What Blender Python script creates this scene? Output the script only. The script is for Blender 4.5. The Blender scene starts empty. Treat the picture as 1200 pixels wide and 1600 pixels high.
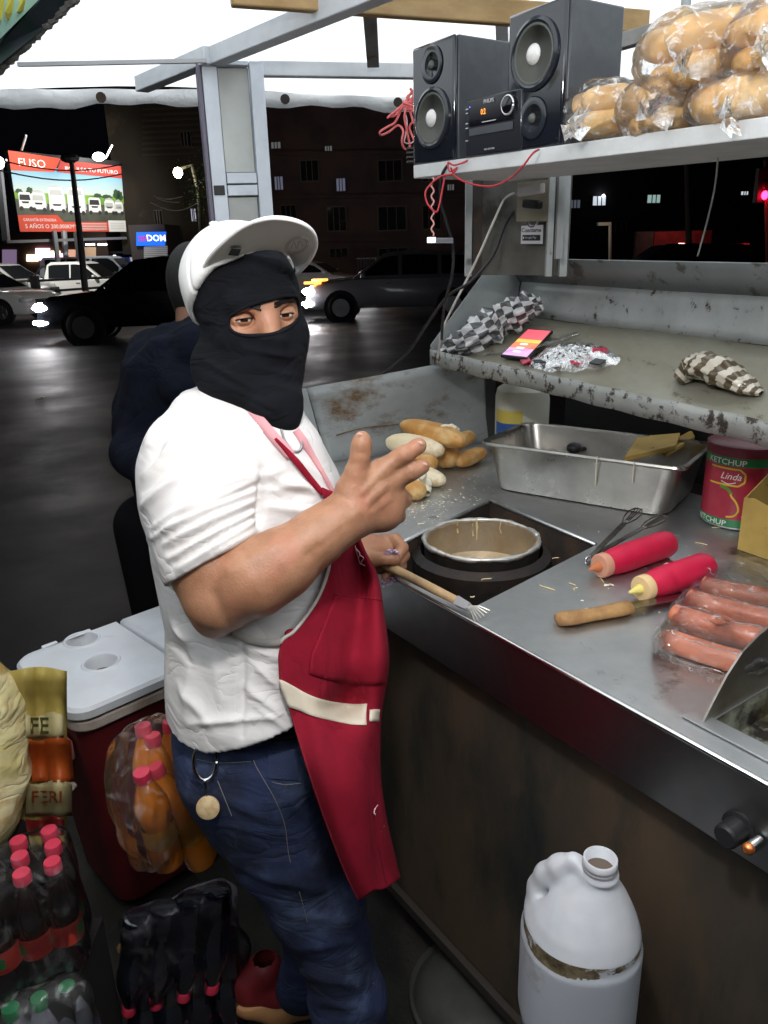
import bpy, bmesh, math, random
import numpy as np
from mathutils import Vector, Matrix
from mathutils.bvhtree import BVHTree
random.seed(7)
rng = np.random.default_rng(7)
scene = bpy.context.scene
COL = scene.collection
# ------------------------------------------------------------------ camera, world, light, exposure
CAM_H = 1.60; FPX = 1200.0; PITCH = math.radians(19.0); ROLL = math.radians(1.6)
_c, _s = math.cos(ROLL), math.sin(ROLL)
CF = np.array([0, math.cos(PITCH), -math.sin(PITCH)])
_u0 = np.array([0, math.sin(PITCH), math.cos(PITCH)]); _r0 = np.array([1.0, 0, 0])
CU = _u0*_c + _r0*_s
CR = _r0*_c - _u0*_s
CC = np.array([0, 0, CAM_H])
cam_data = bpy.data.cameras.new('camera')
cam = bpy.data.objects.new('camera', cam_data); COL.objects.link(cam)
cam_data.sensor_fit = 'VERTICAL'; cam_data.sensor_height = 36.0; cam_data.lens = FPX/1600*36
cam_data.clip_start = 0.05; cam_data.clip_end = 600
cam.matrix_world = Matrix(((CR[0], CU[0], -CF[0], CC[0]), (CR[1], CU[1], -CF[1], CC[1]), (CR[2], CU[2], -CF[2], CC[2]), (0, 0, 0, 1)))
scene.camera = cam
scene.render.resolution_x = 768; scene.render.resolution_y = 1024
scene.view_settings.view_transform = 'Standard'; scene.view_settings.look = 'None'
scene.view_settings.gamma = 1; scene.view_settings.use_curve_mapping = False
scene.view_settings.exposure = 0.0
world = bpy.data.worlds.new('World'); scene.world = world; world.use_nodes = True
_bg = world.node_tree.nodes['Background']
_bg.inputs[0].default_value = (0.010, 0.011, 0.018, 1); _bg.inputs[1].default_value = 0.12
def lamp(name, kind, loc, power, color=(1, 1, 1), size=.05, size_y=None, target=None, spot=None):
    d = bpy.data.lights.new(name, kind); d.energy = power; d.color = color
    if kind == 'AREA':
        d.size = size
        if size_y: d.shape = 'RECTANGLE'; d.size_y = size_y
    else: d.shadow_soft_size = size
    if spot: d.spot_size = math.radians(spot); d.spot_blend = .6
    o = bpy.data.objects.new(name, d); COL.objects.link(o); o.location = loc
    if target is not None:
        o.rotation_euler = (Vector(target)-Vector(loc)).to_track_quat('-Z', 'Y').to_euler()
    return o
# the stall's own LED bulbs, hung under the roof just above and in front of the photographer
LAMP1 = (-0.05, 0.42, 2.00); LAMP2 = (1.05, 0.95, 2.02)
lamp('stall_bulb_light', 'POINT', LAMP1, 30, (1.0, .97, .95), .05)
lamp('stall_bulb_light', 'POINT', LAMP2, 7, (.93, .98, 1.0), .05)
# area light added to brighten the translucent white canopy sheet
lamp('canopy_fill', 'AREA', (.1, 1.25, 2.62), 190, (.93, .97, 1.0), 3.9, 5.0, target=(.1, 1.25, 0))

# ------------------------------------------------------------------ pixel -> place
def ray(x, y): return CF + CR*(x-600)/FPX - CU*(y-800)/FPX
def atz(x, y, z):
    d = ray(x, y); return CC + d*((z-CAM_H)/d[2])
def atd(x, y, D): return CC + ray(x, y)*D
def aty(x, y, Y):
    d = ray(x, y); return CC + d*(Y/d[1])
def atplane(x, y, p, n):
    d = ray(x, y); p = np.array(p); n = np.array(n); return CC + d*(((p-CC)@n)/(d@n))
def proj(P):
    q = np.atleast_2d(np.array(P))-CC; D = q@CF
    return np.stack([600+FPX*(q@CR)/D, 800-FPX*(q@CU)/D, D], 1)
GS = -0.010
def atg(x, y, off=0.0):                       # the street falls away gently
    d = ray(x, y); t = (off-CAM_H)/(d[2]-GS*d[1]); return CC + d*t
def gz(y): return GS*y

# ------------------------------------------------------------------ materials
def rgba(c): return (c[0], c[1], c[2], 1)
MATS = {}
def mat(name, c, rough=.5, metal=0, c2=None, scale=20, detail=6, fac=(.4, .65), c3=None, scale3=5, fac3=(.55, .62), bump=0, bscale=80, stretch=None,
        rough2=None, spec=.5, trans=0, sss=0, ior=1.45, coat=0, alpha=1, bdist=.002, wave=None, sheen=0, emit=None, crease=None):
    if name in MATS: return MATS[name]
    m = bpy.data.materials.new(name); m.use_nodes = True; MATS[name] = m
    nt = m.node_tree; N = nt.nodes; L = nt.links; b = N['Principled BSDF']
    b.inputs['Base Color'].default_value = rgba(c); b.inputs['Roughness'].default_value = rough; b.inputs['Metallic'].default_value = metal
    b.inputs['Specular IOR Level'].default_value = spec; b.inputs['IOR'].default_value = ior
    b.inputs['Transmission Weight'].default_value = trans; b.inputs['Alpha'].default_value = alpha
    b.inputs['Coat Weight'].default_value = coat; b.inputs['Sheen Weight'].default_value = sheen
    if sss:
        b.inputs['Subsurface Weight'].default_value = sss; b.inputs['Subsurface Radius'].default_value = (.012, .004, .002); b.inputs['Subsurface Scale'].default_value = 1
    if emit: b.inputs['Emission Color'].default_value = rgba(emit[0]); b.inputs['Emission Strength'].default_value = emit[1]
    tc = N.new('ShaderNodeTexCoord'); mp = N.new('ShaderNodeMapping'); L.new(tc.outputs['Object'], mp.inputs[0])
    if stretch: mp.inputs['Scale'].default_value = stretch
    def noise(s, d=detail, r=.6):
        n = N.new('ShaderNodeTexNoise'); n.inputs['Scale'].default_value = s; n.inputs['Detail'].default_value = d; n.inputs['Roughness'].default_value = r
        L.new(mp.outputs[0], n.inputs[0]); return n
    def ramp(n, f):
        r = N.new('ShaderNodeMapRange'); r.inputs[1].default_value = f[0]; r.inputs[2].default_value = f[1]; r.clamp = True
        L.new(n.outputs[0], r.inputs[0]); return r
    def mix(f, a, bb):
        x = N.new('ShaderNodeMix'); x.data_type = 'RGBA'; L.new(f.outputs[0], x.inputs[0])
        if isinstance(a, tuple): x.inputs[6].default_value = rgba(a)
        else: L.new(a, x.inputs[6])
        x.inputs[7].default_value = rgba(bb); return x.outputs[2]
    col = None
    if c2 is not None:
        f = ramp(noise(scale), fac); col = mix(f, tuple(c), c2)
        if rough2 is not None:
            r = N.new('ShaderNodeMapRange'); r.inputs[3].default_value = rough; r.inputs[4].default_value = rough2; L.new(f.outputs[0], r.inputs[0]); L.new(r.outputs[0], b.inputs['Roughness'])
    if c3 is not None:
        f = ramp(noise(scale3, 8, .7), fac3); col = mix(f, col if col is not None else tuple(c), c3)
    if col is not None: L.new(col, b.inputs['Base Color'])
    if bump:
        bn = N.new('ShaderNodeBump'); bn.inputs['Strength'].default_value = bump; bn.inputs['Distance'].default_value = bdist
        L.new(noise(bscale, 5).outputs[0], bn.inputs['Height']); L.new(bn.outputs[0], b.inputs['Normal'])
    if crease:                                  # folded noise: thin sharp creases; (scale, distance, stretch)
        mp2 = N.new('ShaderNodeMapping'); mp2.inputs['Scale'].default_value = crease[2]; L.new(tc.outputs['Object'], mp2.inputs[0]); mp2.inputs['Rotation'].default_value = crease[3] if len(crease) > 3 else (0, 0, 0)
        n1 = N.new('ShaderNodeTexNoise'); n1.inputs['Scale'].default_value = crease[0]; n1.inputs['Detail'].default_value = 3; n1.inputs['Distortion'].default_value = .8; L.new(mp2.outputs[0], n1.inputs[0])
        s1 = N.new('ShaderNodeMath'); s1.operation = 'SUBTRACT'; s1.inputs[1].default_value = .5; L.new(n1.outputs[0], s1.inputs[0])
        a1 = N.new('ShaderNodeMath'); a1.operation = 'ABSOLUTE'; L.new(s1.outputs[0], a1.inputs[0])
        p1 = N.new('ShaderNodeMath'); p1.operation = 'POWER'; p1.inputs[1].default_value = .6; L.new(a1.outputs[0], p1.inputs[0])
        b2 = N.new('ShaderNodeBump'); b2.inputs['Strength'].default_value = .9; b2.inputs['Distance'].default_value = crease[1]; L.new(p1.outputs[0], b2.inputs['Height'])
        if bump: L.new(bn.outputs[0], b2.inputs['Normal'])
        L.new(b2.outputs[0], b.inputs['Normal'])
    return m
def plastic_film(name, tint=(1, 1, 1), opac=.25, scale=18, white=.9, fior=1.45):
    if name in MATS: return MATS[name]
    m = bpy.data.materials.new(name); m.use_nodes = True; MATS[name] = m
    nt = m.node_tree; N = nt.nodes; L = nt.links; N.remove(N['Principled BSDF']); out = N['Material Output']
    tr = N.new('ShaderNodeBsdfTransparent'); tr.inputs[0].default_value = rgba(tint)
    gl = N.new('ShaderNodeBsdfGlossy'); gl.inputs['Roughness'].default_value = .11; gl.inputs[0].default_value = (1, 1, 1, 1)
    df = N.new('ShaderNodeBsdfDiffuse'); df.inputs[0].default_value = (white, white, white, 1)
    tc = N.new('ShaderNodeTexCoord'); n = N.new('ShaderNodeTexNoise'); n.inputs['Scale'].default_value = scale; n.inputs['Detail'].default_value = 6; n.inputs['Distortion'].default_value = 1.5
    L.new(tc.outputs['Object'], n.inputs[0])
    mr = N.new('ShaderNodeMapRange'); mr.inputs[1].default_value = .54; mr.inputs[2].default_value = .74; mr.inputs[3].default_value = opac*.22; mr.inputs[4].default_value = min(1, opac*2.6)  # noise mixes in sparse white streaks as painted highlights
    L.new(n.outputs[0], mr.inputs[0])
    bn = N.new('ShaderNodeBump'); bn.inputs['Strength'].default_value = .8; bn.inputs['Distance'].default_value = .004; L.new(n.outputs[0], bn.inputs['Height'])
    L.new(bn.outputs[0], gl.inputs['Normal']); L.new(bn.outputs[0], df.inputs['Normal'])
    m1 = N.new('ShaderNodeMixShader'); L.new(mr.outputs[0], m1.inputs[0]); L.new(tr.outputs[0], m1.inputs[1]); L.new(df.outputs[0], m1.inputs[2])
    fr = N.new('ShaderNodeFresnel'); fr.inputs[0].default_value = fior; L.new(bn.outputs[0], fr.inputs['Normal'])
    m2 = N.new('ShaderNodeMixShader'); L.new(fr.outputs[0], m2.inputs[0]); L.new(m1.outputs[0], m2.inputs[1]); L.new(gl.outputs[0], m2.inputs[2])
    L.new(m2.outputs[0], out.inputs[0]); return m
def emis(name, c, s):
    if name in MATS: return MATS[name]
    m = bpy.data.materials.new(name); m.use_nodes = True; MATS[name] = m
    b = m.node_tree.nodes['Principled BSDF']; b.inputs['Base Color'].default_value = rgba(c); b.inputs['Emission Color'].default_value = rgba(c); b.inputs['Emission Strength'].default_value = s
    return m

# ------------------------------------------------------------------ objects
ORG = {}                                        # world origin of each object built in world coordinates
def tagp(o, label=None, cat=None, group=None, kind=None):
    if label: o['label'] = label
    if cat: o['category'] = cat
    if group: o['group'] = group
    if kind: o['kind'] = kind
    return o
def thing(name, label, cat, loc=(0, 0, 0), group=None, rot=None, local=False):
    o = bpy.data.objects.new(name, None); COL.objects.link(o); o.location = Vector(loc); o.empty_display_size = .05
    if rot is not None: o.rotation_euler = rot if hasattr(rot, '__len__') else (0, 0, rot)
    ORG[o.name] = np.zeros(3) if local else np.array(loc, float)
    return tagp(o, label, cat, group)
class MB:
    def __init__(s): s.v = []; s.f = []; s.n = 0
    def add(s, v, f):
        v = np.asarray(v, float).reshape(-1, 3); s.v.append(v); s.f += [tuple(i+s.n for i in q) for q in f]; s.n += len(v); return s
    def box(s, c, size, R=None):
        h = np.array(size)/2.0; v = np.array([[x, y, z] for x in (-1, 1) for y in (-1, 1) for z in (-1, 1)])*h
        if R is not None: v = v@np.array(R).T
        return s.add(v+np.array(c), [(0, 1, 3, 2), (4, 6, 7, 5), (0, 4, 5, 1), (2, 3, 7, 6), (0, 2, 6, 4), (1, 5, 7, 3)])
    def frame_box(s, p0, a, b, c):              # corner and three edge vectors
        p0, a, b, c = map(np.array, (p0, a, b, c))
        v = [p0+i*a+j*b+k*c for i in (0, 1) for j in (0, 1) for k in (0, 1)]
        F = [(0, 1, 3, 2), (4, 6, 7, 5), (0, 4, 5, 1), (2, 3, 7, 6), (0, 2, 6, 4), (1, 5, 7, 3)]
        if np.dot(np.cross(a, b), c) < 0: F = [q[::-1] for q in F]
        return s.add(v, F)
    def bar(s, p, q, w, h, up=(0, 0, 1)):       # box from p to q
        p = np.array(p, float); q = np.array(q, float); d = q-p; dn = d/np.linalg.norm(d)
        x = np.cross(dn, up); x /= np.linalg.norm(x); y = np.cross(x, dn)
        return s.frame_box(p-x*w/2-y*h/2, d, x*w, y*h)
    def tube(s, pts, r, n=8, cap=True):
        P = np.array(pts, float); m = len(P); r = np.broadcast_to(np.array(r, float), (m,))
        T = np.gradient(P, axis=0); T /= np.maximum(np.linalg.norm(T, axis=1, keepdims=True), 1e-9)
        a = np.array([0, 0, 1.0]) if abs(T[0][2]) < .9 else np.array([1.0, 0, 0])
        x = np.cross(T[0], a); x /= np.linalg.norm(x); V = []
        for i in range(m):
            x = x-T[i]*(x@T[i]); x /= max(np.linalg.norm(x), 1e-9); y = np.cross(T[i], x)
            for k in range(n):
                t = 2*math.pi*k/n; V.append(P[i]+r[i]*(math.cos(t)*x+math.sin(t)*y))
        F = [(i*n+k, i*n+(k+1) % n, (i+1)*n+(k+1) % n, (i+1)*n+k) for i in range(m-1) for k in range(n)]
        if cap: F += [tuple(range(n))[::-1], tuple((m-1)*n+k for k in range(n))]
        return s.add(V, F)
    def lathe(s, prof, base=(0, 0, 0), axis=(0, 0, 1), n=24, cap=True, sq=None):   # prof: (radius, height)
        ax = np.array(axis, float); ax /= np.linalg.norm(ax)
        a = np.array([1.0, 0, 0]) if abs(ax[0]) < .9 else np.array([0, 1.0, 0])
        x = a-ax*(a@ax); x /= np.linalg.norm(x); y = np.cross(ax, x); V = []
        for (r, h) in prof:
            for k in range(n):
                t = 2*math.pi*k/n; q = 1
                if sq: q = (abs(math.cos(t))**sq+abs(math.sin(t))**sq)**(-1/sq)
                V.append(np.array(base)+ax*h+r*q*(math.cos(t)*x+math.sin(t)*y))
        m = len(prof)
        F = [(i*n+k, i*n+(k+1) % n, (i+1)*n+(k+1) % n, (i+1)*n+k) for i in range(m-1) for k in range(n)]
        if cap: F += [tuple(range(n))[::-1], tuple((m-1)*n+k for k in range(n))]
        return s.add(V, F)
    def grid(s, G, flip=False):                 # G[rows][cols][3]
        G = np.array(G, float); a, b = G.shape[:2]
        F = [(i*b+j, i*b+j+1, (i+1)*b+j+1, (i+1)*b+j) for i in range(a-1) for j in range(b-1)]
        if flip: F = [q[::-1] for q in F]
        return s.add(G.reshape(-1, 3), F)
    def prism(s, poly, vec):                    # planar polygon extruded by vec
        P = np.array(poly, float); n = len(P); v = np.array(vec, float)
        F = [tuple(range(n))[::-1], tuple(range(n, 2*n))]+[(i, (i+1) % n, n+(i+1) % n, n+i) for i in range(n)]
        return s.add(np.vstack([P, P+v]), F)
    def ball(s, c, r, R=None, n=16, m=10):
        r = np.broadcast_to(np.array(r, float), (3,)); V = []
        for i in range(m+1):
            p = math.pi*i/m
            for k in range(n):
                t = 2*math.pi*k/n; V.append([math.sin(p)*math.cos(t), math.sin(p)*math.sin(t), math.cos(p)])
        V = np.array(V)*r
        if R is not None: V = V@np.array(R).T
        F = [((i+1)*n+k, (i+1)*n+(k+1) % n, i*n+(k+1) % n, i*n+k) for i in range(m) for k in range(n)]
        return s.add(V+np.array(c), F)
    def V(s): return np.vstack(s.v)
def link(name, me, m, parent=None):
    o = bpy.data.objects.new(name, me); COL.objects.link(o)
    for q in (m if isinstance(m, (list, tuple)) else [m]): me.materials.append(q)
    if parent is not None: o.parent = parent; ORG[o.name] = ORG[parent.name]
    return o
def obj(name, mb, m, parent=None, smooth=False, bevel=0, solid=0, sub=0, origin=None, merge=0, fixn=True, seg=2):
    if isinstance(mb, MB): V, F = mb.V(), mb.f
    else: V, F = mb
    V = np.asarray(V, float)
    if parent is not None: org = ORG[parent.name]
    else: org = np.array(origin) if origin is not None else np.array([V[:, 0].mean(), V[:, 1].mean(), V[:, 2].min()])
    me = bpy.data.meshes.new(name); me.from_pydata((V-org).tolist(), [], [tuple(int(i) for i in q) for q in F])
    if merge or fixn:
        bm = bmesh.new(); bm.from_mesh(me)
        if merge: bmesh.ops.remove_doubles(bm, verts=bm.verts, dist=merge)
        if fixn: bmesh.ops.recalc_face_normals(bm, faces=bm.faces)
        bm.to_mesh(me); bm.free()
    o = link(name, me, m, parent)
    if parent is None: o.location = Vector(org); ORG[o.name] = org
    if smooth:
        me.polygons.foreach_set('use_smooth', [True]*len(me.polygons))
        if smooth == 'auto': me.set_sharp_from_angle(angle=math.radians(38))
    if solid: q = o.modifiers.new('solid', 'SOLIDIFY'); q.thickness = solid; q.offset = 0
    if bevel:
        q = o.modifiers.new('bevel', 'BEVEL'); q.width = bevel; q.segments = seg; q.limit_method = 'ANGLE'; q.angle_limit = math.radians(35)
        me.polygons.foreach_set('use_smooth', [True]*len(me.polygons)); me.set_sharp_from_angle(angle=math.radians(60))
    if sub: q = o.modifiers.new('sub', 'SUBSURF'); q.levels = sub; q.render_levels = sub
    return o
def dup(root, loc=None, rot=None, label=None, group=None):
    def cp(o, par):
        c = o.copy(); COL.objects.link(c); c.parent = par
        for ch in kids.get(o.name, []): cp(ch, c)
        return c
    kids = {}
    for q in list(COL.objects):
        if q.parent: kids.setdefault(q.parent.name, []).append(q)
    c = cp(root, None)
    if loc is not None: c.location = Vector(loc)
    if rot is not None: c.rotation_euler = rot
    if label: c['label'] = label
    if group: c['group'] = group
    return c
def smooth_path(pts, n=8):
    P = np.array(pts, float); m = len(P); out = []
    for i in range(m-1):
        p0 = P[max(i-1, 0)]; p1 = P[i]; p2 = P[i+1]; p3 = P[min(i+2, m-1)]
        for k in range(n):
            t = k/n; out.append(.5*((2*p1)+(-p0+p2)*t+(2*p0-5*p1+4*p2-p3)*t*t+(-p0+3*p1-3*p2+p3)*t**3))
    out.append(P[-1]); return np.array(out)
def text_mesh(s, size=1.0, bold=0.0, shear=0.0, sx=1.0):
    c = bpy.data.curves.new('t', 'FONT'); c.body = s; c.size = size; c.offset = bold; c.shear = shear; c.align_x = 'LEFT'; c.resolution_u = 2
    o = bpy.data.objects.new('t', c); COL.objects.link(o); bpy.context.view_layer.update()
    me = o.to_mesh(); V = np.array([v.co[:] for v in me.vertices]); F = [tuple(p.vertices) for p in me.polygons]; o.to_mesh_clear()
    bpy.data.objects.remove(o); bpy.data.curves.remove(c)
    if len(V) == 0: return np.zeros((0, 3)), []
    V[:, 0] *= sx; return V, F
def text_at(name, s, p0, ux, uy, width=None, height=None, m=None, parent=None, off=0.0, bold=0.0, shear=0.0):
    # writes s starting at world point p0 along ux; scaled to width / height
    V, F = text_mesh(s, 1.0, bold, shear); ux = np.array(ux, float); uy = np.array(uy, float)
    ux /= np.linalg.norm(ux); uy /= np.linalg.norm(uy); nn = np.cross(ux, uy)
    w = V[:, 0].max()-V[:, 0].min(); h = V[:, 1].max()-V[:, 1].min()
    sy = height/h if height else width/w; sx = width/w if width else sy
    W = np.array(p0)+np.outer((V[:, 0]-V[:, 0].min())*sx, ux)+np.outer((V[:, 1]-V[:, 1].min())*sy, uy)+nn*off
    return obj(name, (W, F), m, parent, fixn=False)

# ------------------------------------------------------------------ implicit surfaces (numpy surface nets)
def nets(F, org, h):
    S = F < 0
    nx, ny, nz = F.shape
    cnt = np.zeros((nx-1, ny-1, nz-1), np.uint8)
    for i in (0, 1):
        for j in (0, 1):
            for k in (0, 1): cnt += S[i:nx-1+i, j:ny-1+j, k:nz-1+k]
    idx = np.argwhere((cnt > 0) & (cnt < 8)); n = len(idx)
    M = np.full(cnt.shape, -1, np.int32); M[idx[:, 0], idx[:, 1], idx[:, 2]] = np.arange(n)
    acc = np.zeros((n, 3)); num = np.zeros(n)
    cor = [(i, j, k) for i in (0, 1) for j in (0, 1) for k in (0, 1)]
    val = {c: F[idx[:, 0]+c[0], idx[:, 1]+c[1], idx[:, 2]+c[2]].astype(float) for c in cor}
    for a in cor:
        for ax in range(3):
            if a[ax] == 0:
                b = tuple(1 if t == ax else a[t] for t in range(3)); fa, fb = val[a], val[b]
                cr = (fa < 0) != (fb < 0); t = np.where(cr, fa/np.where(cr, fa-fb, 1), 0)
                p = np.tile(np.array(a, float), (n, 1)); p[:, ax] += t
                acc += p*cr[:, None]; num += cr
    V = (idx+acc/num[:, None])*h+org
    faces = []
    for ax in range(3):
        o1, o2 = [(1, 2), (2, 0), (0, 1)][ax]
        sl0 = [slice(1, -1)]*3; sl0[ax] = slice(0, -1); sl1 = list(sl0); sl1[ax] = slice(1, None)
        A = S[tuple(sl0)]; B = S[tuple(sl1)]
        e = np.argwhere(A != B); inside = A[e[:, 0], e[:, 1], e[:, 2]]
        g = e.copy()
        for t in range(3):
            if t != ax: g[:, t] += 1
        def cell(d1, d2):
            q = g.copy(); q[:, o1] -= d1; q[:, o2] -= d2; return M[q[:, 0], q[:, 1], q[:, 2]]
        Q = np.stack([cell(0, 0), cell(1, 0), cell(1, 1), cell(0, 1)], 1)
        Q[~inside] = Q[~inside][:, ::-1]; faces.append(Q)
    Fc = np.vstack(faces); return V, Fc[(Fc >= 0).all(1)]
class Field:
    def __init__(s, lo, hi, h):
        s.lo = np.array(lo, float); s.h = h; s.n = np.ceil((np.array(hi)-s.lo)/h).astype(int)+1
        s.F = np.full(tuple(s.n), .05, np.float32)
    def sub_(s, lo, hi):
        a = np.maximum(np.floor((np.array(lo)-s.lo)/s.h).astype(int), 0); b = np.minimum(np.ceil((np.array(hi)-s.lo)/s.h).astype(int)+1, s.n)
        if (b <= a).any(): return None, None
        sl = tuple(slice(x, y) for x, y in zip(a, b))
        g = [s.lo[i]+s.h*np.arange(a[i], b[i], dtype=np.float32) for i in range(3)]
        return sl, (g[0][:, None, None], g[1][None, :, None], g[2][None, None, :])
    def put(s, lo, hi, fn, k=.01, op='add'):
        m = k+3*s.h+.012; sl, g = s.sub_(np.array(lo)-m, np.array(hi)+m)
        if sl is None: return s
        d = fn(*g).astype(np.float32); F = s.F[sl]
        if op == 'sub': d = -d
        if k <= 0: s.F[sl] = np.minimum(F, d) if op == 'add' else np.maximum(F, d); return s
        hh = np.maximum(k-np.abs(F-d), 0)/k
        s.F[sl] = (np.minimum(F, d)-hh*hh*k*.25) if op == 'add' else (np.maximum(F, d)+hh*hh*k*.25)
        return s
    def cap(s, a, b, ra, rb=None, k=.01, op='add'):
        rb = ra if rb is None else rb; a = np.array(a, float); b = np.array(b, float); ab = b-a; L = max(ab@ab, 1e-9); R = max(ra, rb)
        def fn(x, y, z):
            px, py, pz = x-a[0], y-a[1], z-a[2]; t = np.clip((px*ab[0]+py*ab[1]+pz*ab[2])/L, 0, 1)
            return np.sqrt((px-t*ab[0])**2+(py-t*ab[1])**2+(pz-t*ab[2])**2)-(ra+(rb-ra)*t)
        return s.put(np.minimum(a, b)-R, np.maximum(a, b)+R, fn, k, op)
    def chain(s, pts, k=.01):                   # [(p, r), ...]
        for (p, r), (q, t) in zip(pts[:-1], pts[1:]): s.cap(p, q, r, t, k)
        return s
    def ell(s, c, r, R=None, k=.01, op='add'):  # R rows are the axes
        c = np.array(c, float); r = np.array(r, float); R = np.eye(3) if R is None else np.array(R, float)
        def fn(x, y, z):
            P = (x-c[0], y-c[1], z-c[2]); q = [P[0]*R[i][0]+P[1]*R[i][1]+P[2]*R[i][2] for i in range(3)]
            k0 = np.sqrt(sum((q[i]/r[i])**2 for i in range(3))); k1 = np.sqrt(sum((q[i]/r[i]**2)**2 for i in range(3)))
            return k0*(k0-1)/np.maximum(k1, 1e-6)
        e = r.max(); return s.put(c-e, c+e, fn, k, op)
    def loft(s, zs, cx, cy, a, b, fb, k=.02, p=2.3):   # elliptical sections stacked in z; fb = unit xy of the a axis
        zs = np.array(zs, float); o = np.argsort(zs); zs = zs[o]; cx, cy, a, b = [np.array(q, float)[o] for q in (cx, cy, a, b)]
        e = max(a.max(), b.max())
        def fn(x, y, z):
            zz = z.ravel(); I = lambda q: np.interp(zz, zs, q).reshape(1, 1, -1)
            X = x-I(cx); Y = y-I(cy); A = I(a); B = I(b); u = np.abs(X*fb[0]+Y*fb[1])/A; v = np.abs(-X*fb[1]+Y*fb[0])/B
            d = ((u**p+v**p+1e-9)**(1/p)-1)*np.minimum(A, B); dz = np.maximum(zs[0]-z, z-zs[-1])
            return np.maximum(d, dz)
        return s.put((cx.min()-e, cy.min()-e, zs[0]), (cx.max()+e, cy.max()+e, zs[-1]), fn, k)
    def mesh(s): return nets(s.F, s.lo, s.h)
def relax(V, F, it=2, lam=.5):
    F = np.asarray(F); n = len(V)
    for _ in range(it):
        acc = np.zeros_like(V); c = np.zeros(n)
        for a, b in ((0, 1), (1, 2), (2, 3), (3, 0)):
            for k in range(3):
                acc[:, k] += np.bincount(F[:, a], V[F[:, b], k], n)+np.bincount(F[:, b], V[F[:, a], k], n)
            c += np.bincount(F[:, a], minlength=n)+np.bincount(F[:, b], minlength=n)
        V = V+(acc/np.maximum(c, 1)[:, None]-V)*lam
    return V
def vnormals(V, F):
    F = np.asarray(F); n = np.cross(V[F[:, 2]]-V[F[:, 0]], V[F[:, 3]]-V[F[:, 1]]); N = np.zeros_like(V)
    for k in range(4):
        for c in range(3): N[:, c] += np.bincount(F[:, k], n[:, c], len(V))
    return N/np.maximum(np.linalg.norm(N, axis=1, keepdims=True), 1e-12)
def sines(P, n, fmin, fmax, aniso=None, seed=1):    # cheap smooth noise
    r = np.random.default_rng(seed); out = np.zeros(len(P))
    for i in range(n):
        d = r.normal(size=3)
        if aniso is not None: d *= np.array(aniso)
        d /= np.linalg.norm(d)+1e-9; f = r.uniform(fmin, fmax); out += np.sin(P@d*f*2*math.pi+r.uniform(0, 6.28))
    return out/math.sqrt(n)
def bvh(V, F): return BVHTree.FromPolygons([Vector(v) for v in V], [tuple(int(i) for i in f) for f in F])
def fast_obj(name, V, F, m, parent=None, smooth=True):
    org = ORG[parent.name] if parent is not None else np.array([V[:, 0].mean(), V[:, 1].mean(), V[:, 2].min()])
    me = bpy.data.meshes.new(name); V = V-org; F = np.asarray(F)
    me.vertices.add(len(V)); me.vertices.foreach_set('co', V.astype(np.float32).ravel())
    me.loops.add(F.size); me.loops.foreach_set('vertex_index', F.astype(np.int32).ravel())
    me.polygons.add(len(F)); me.polygons.foreach_set('loop_start', np.arange(0, F.size, F.shape[1], dtype=np.int32))
    me.update(calc_edges=True); me.validate()
    if smooth: me.polygons.foreach_set('use_smooth', [True]*len(me.polygons))
    o = link(name, me, m, parent)
    if parent is None: o.location = Vector(org); ORG[o.name] = org
    return o
# ================================================================== STREET AND BACKGROUND
asph = mat('asphalt', (.012, .012, .0135), .60, c2=(.007, .007, .009), scale=.7, rough2=.42, bump=1.0, bscale=220, bdist=.004, c3=(.020, .020, .022), scale3=70, fac3=(.5, .75), spec=.28)
def ground_grid(name, x0, x1, y0, y1, nx, ny, m, off, kind='structure', thick=0):
    xs = np.linspace(x0, x1, nx); ys = y0+(y1-y0)*np.linspace(0, 1, ny)**1.0
    G = np.array([[(x, y, gz(y)+off) for x in xs] for y in ys]); o = obj(name, MB().grid(G), m, None, origin=(0, 0, 0), fixn=False); tagp(o, kind=kind); return o
ground_grid('road', -160, 160, 2.7, 300, 3, 3, asph, 0)
floor_m = mat('stall_floor', (.014, .012, .010), .8, c2=(.024, .022, .018), scale=6, bump=.8, bscale=60, bdist=.006, c3=(.015, .013, .012), scale3=2.5)
ground_grid('pavement', -40, 40, -12, 2.7, 3, 3, floor_m, .012)
# far side verge behind the guard rail
kb = MB().frame_box((-80, 31, gz(31)), (160, 0, 0), (0, .25, 0), (0, 0, .14)); tagp(obj('kerb', kb, mat('kerb_concrete', (.16, .15, .14), .9, c2=(.08, .08, .08), scale=2), None), kind='structure')
ground_grid('far_pavement', -80, 80, 31.25, 90, 3, 3, mat('far_pavement', (.07, .065, .06), .9, c2=(.04, .04, .04), scale=.6), .13)

paint_w = mat('white_car_paint', (.62, .62, .60), .3, coat=.6)
paint_k = mat('black_car_paint', (.008, .009, .012), .22, coat=.8)
paint_g = mat('silver_grey_car_paint', (.34, .34, .37), .35, metal=.1, coat=.6)
paint_s = mat('grey_car_paint', (.3, .3, .3), .35, coat=.6)
glass_car = mat('dark_car_glass', (.012, .014, .016), .05, spec=.8, coat=.5)
tyre_m = mat('tyre_rubber', (.012, .012, .012), .8); rim_m = mat('alloy_rim', (.35, .35, .36), .35, metal=.9); blk = mat('black_plastic', (.012, .012, .013), .5)
head_on = emis('headlight_on', (1, .98, 1), 160); amber_on = emis('amber_light_on', (1, .28, .03), 9); red_on = emis('tail_light_on', (1, .02, .06), 5); chrome = mat('chrome', (.7, .7, .7), .15, metal=1)
lamp_off = mat('headlight_lens', (.6, .6, .62), .15, coat=.5)
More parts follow.
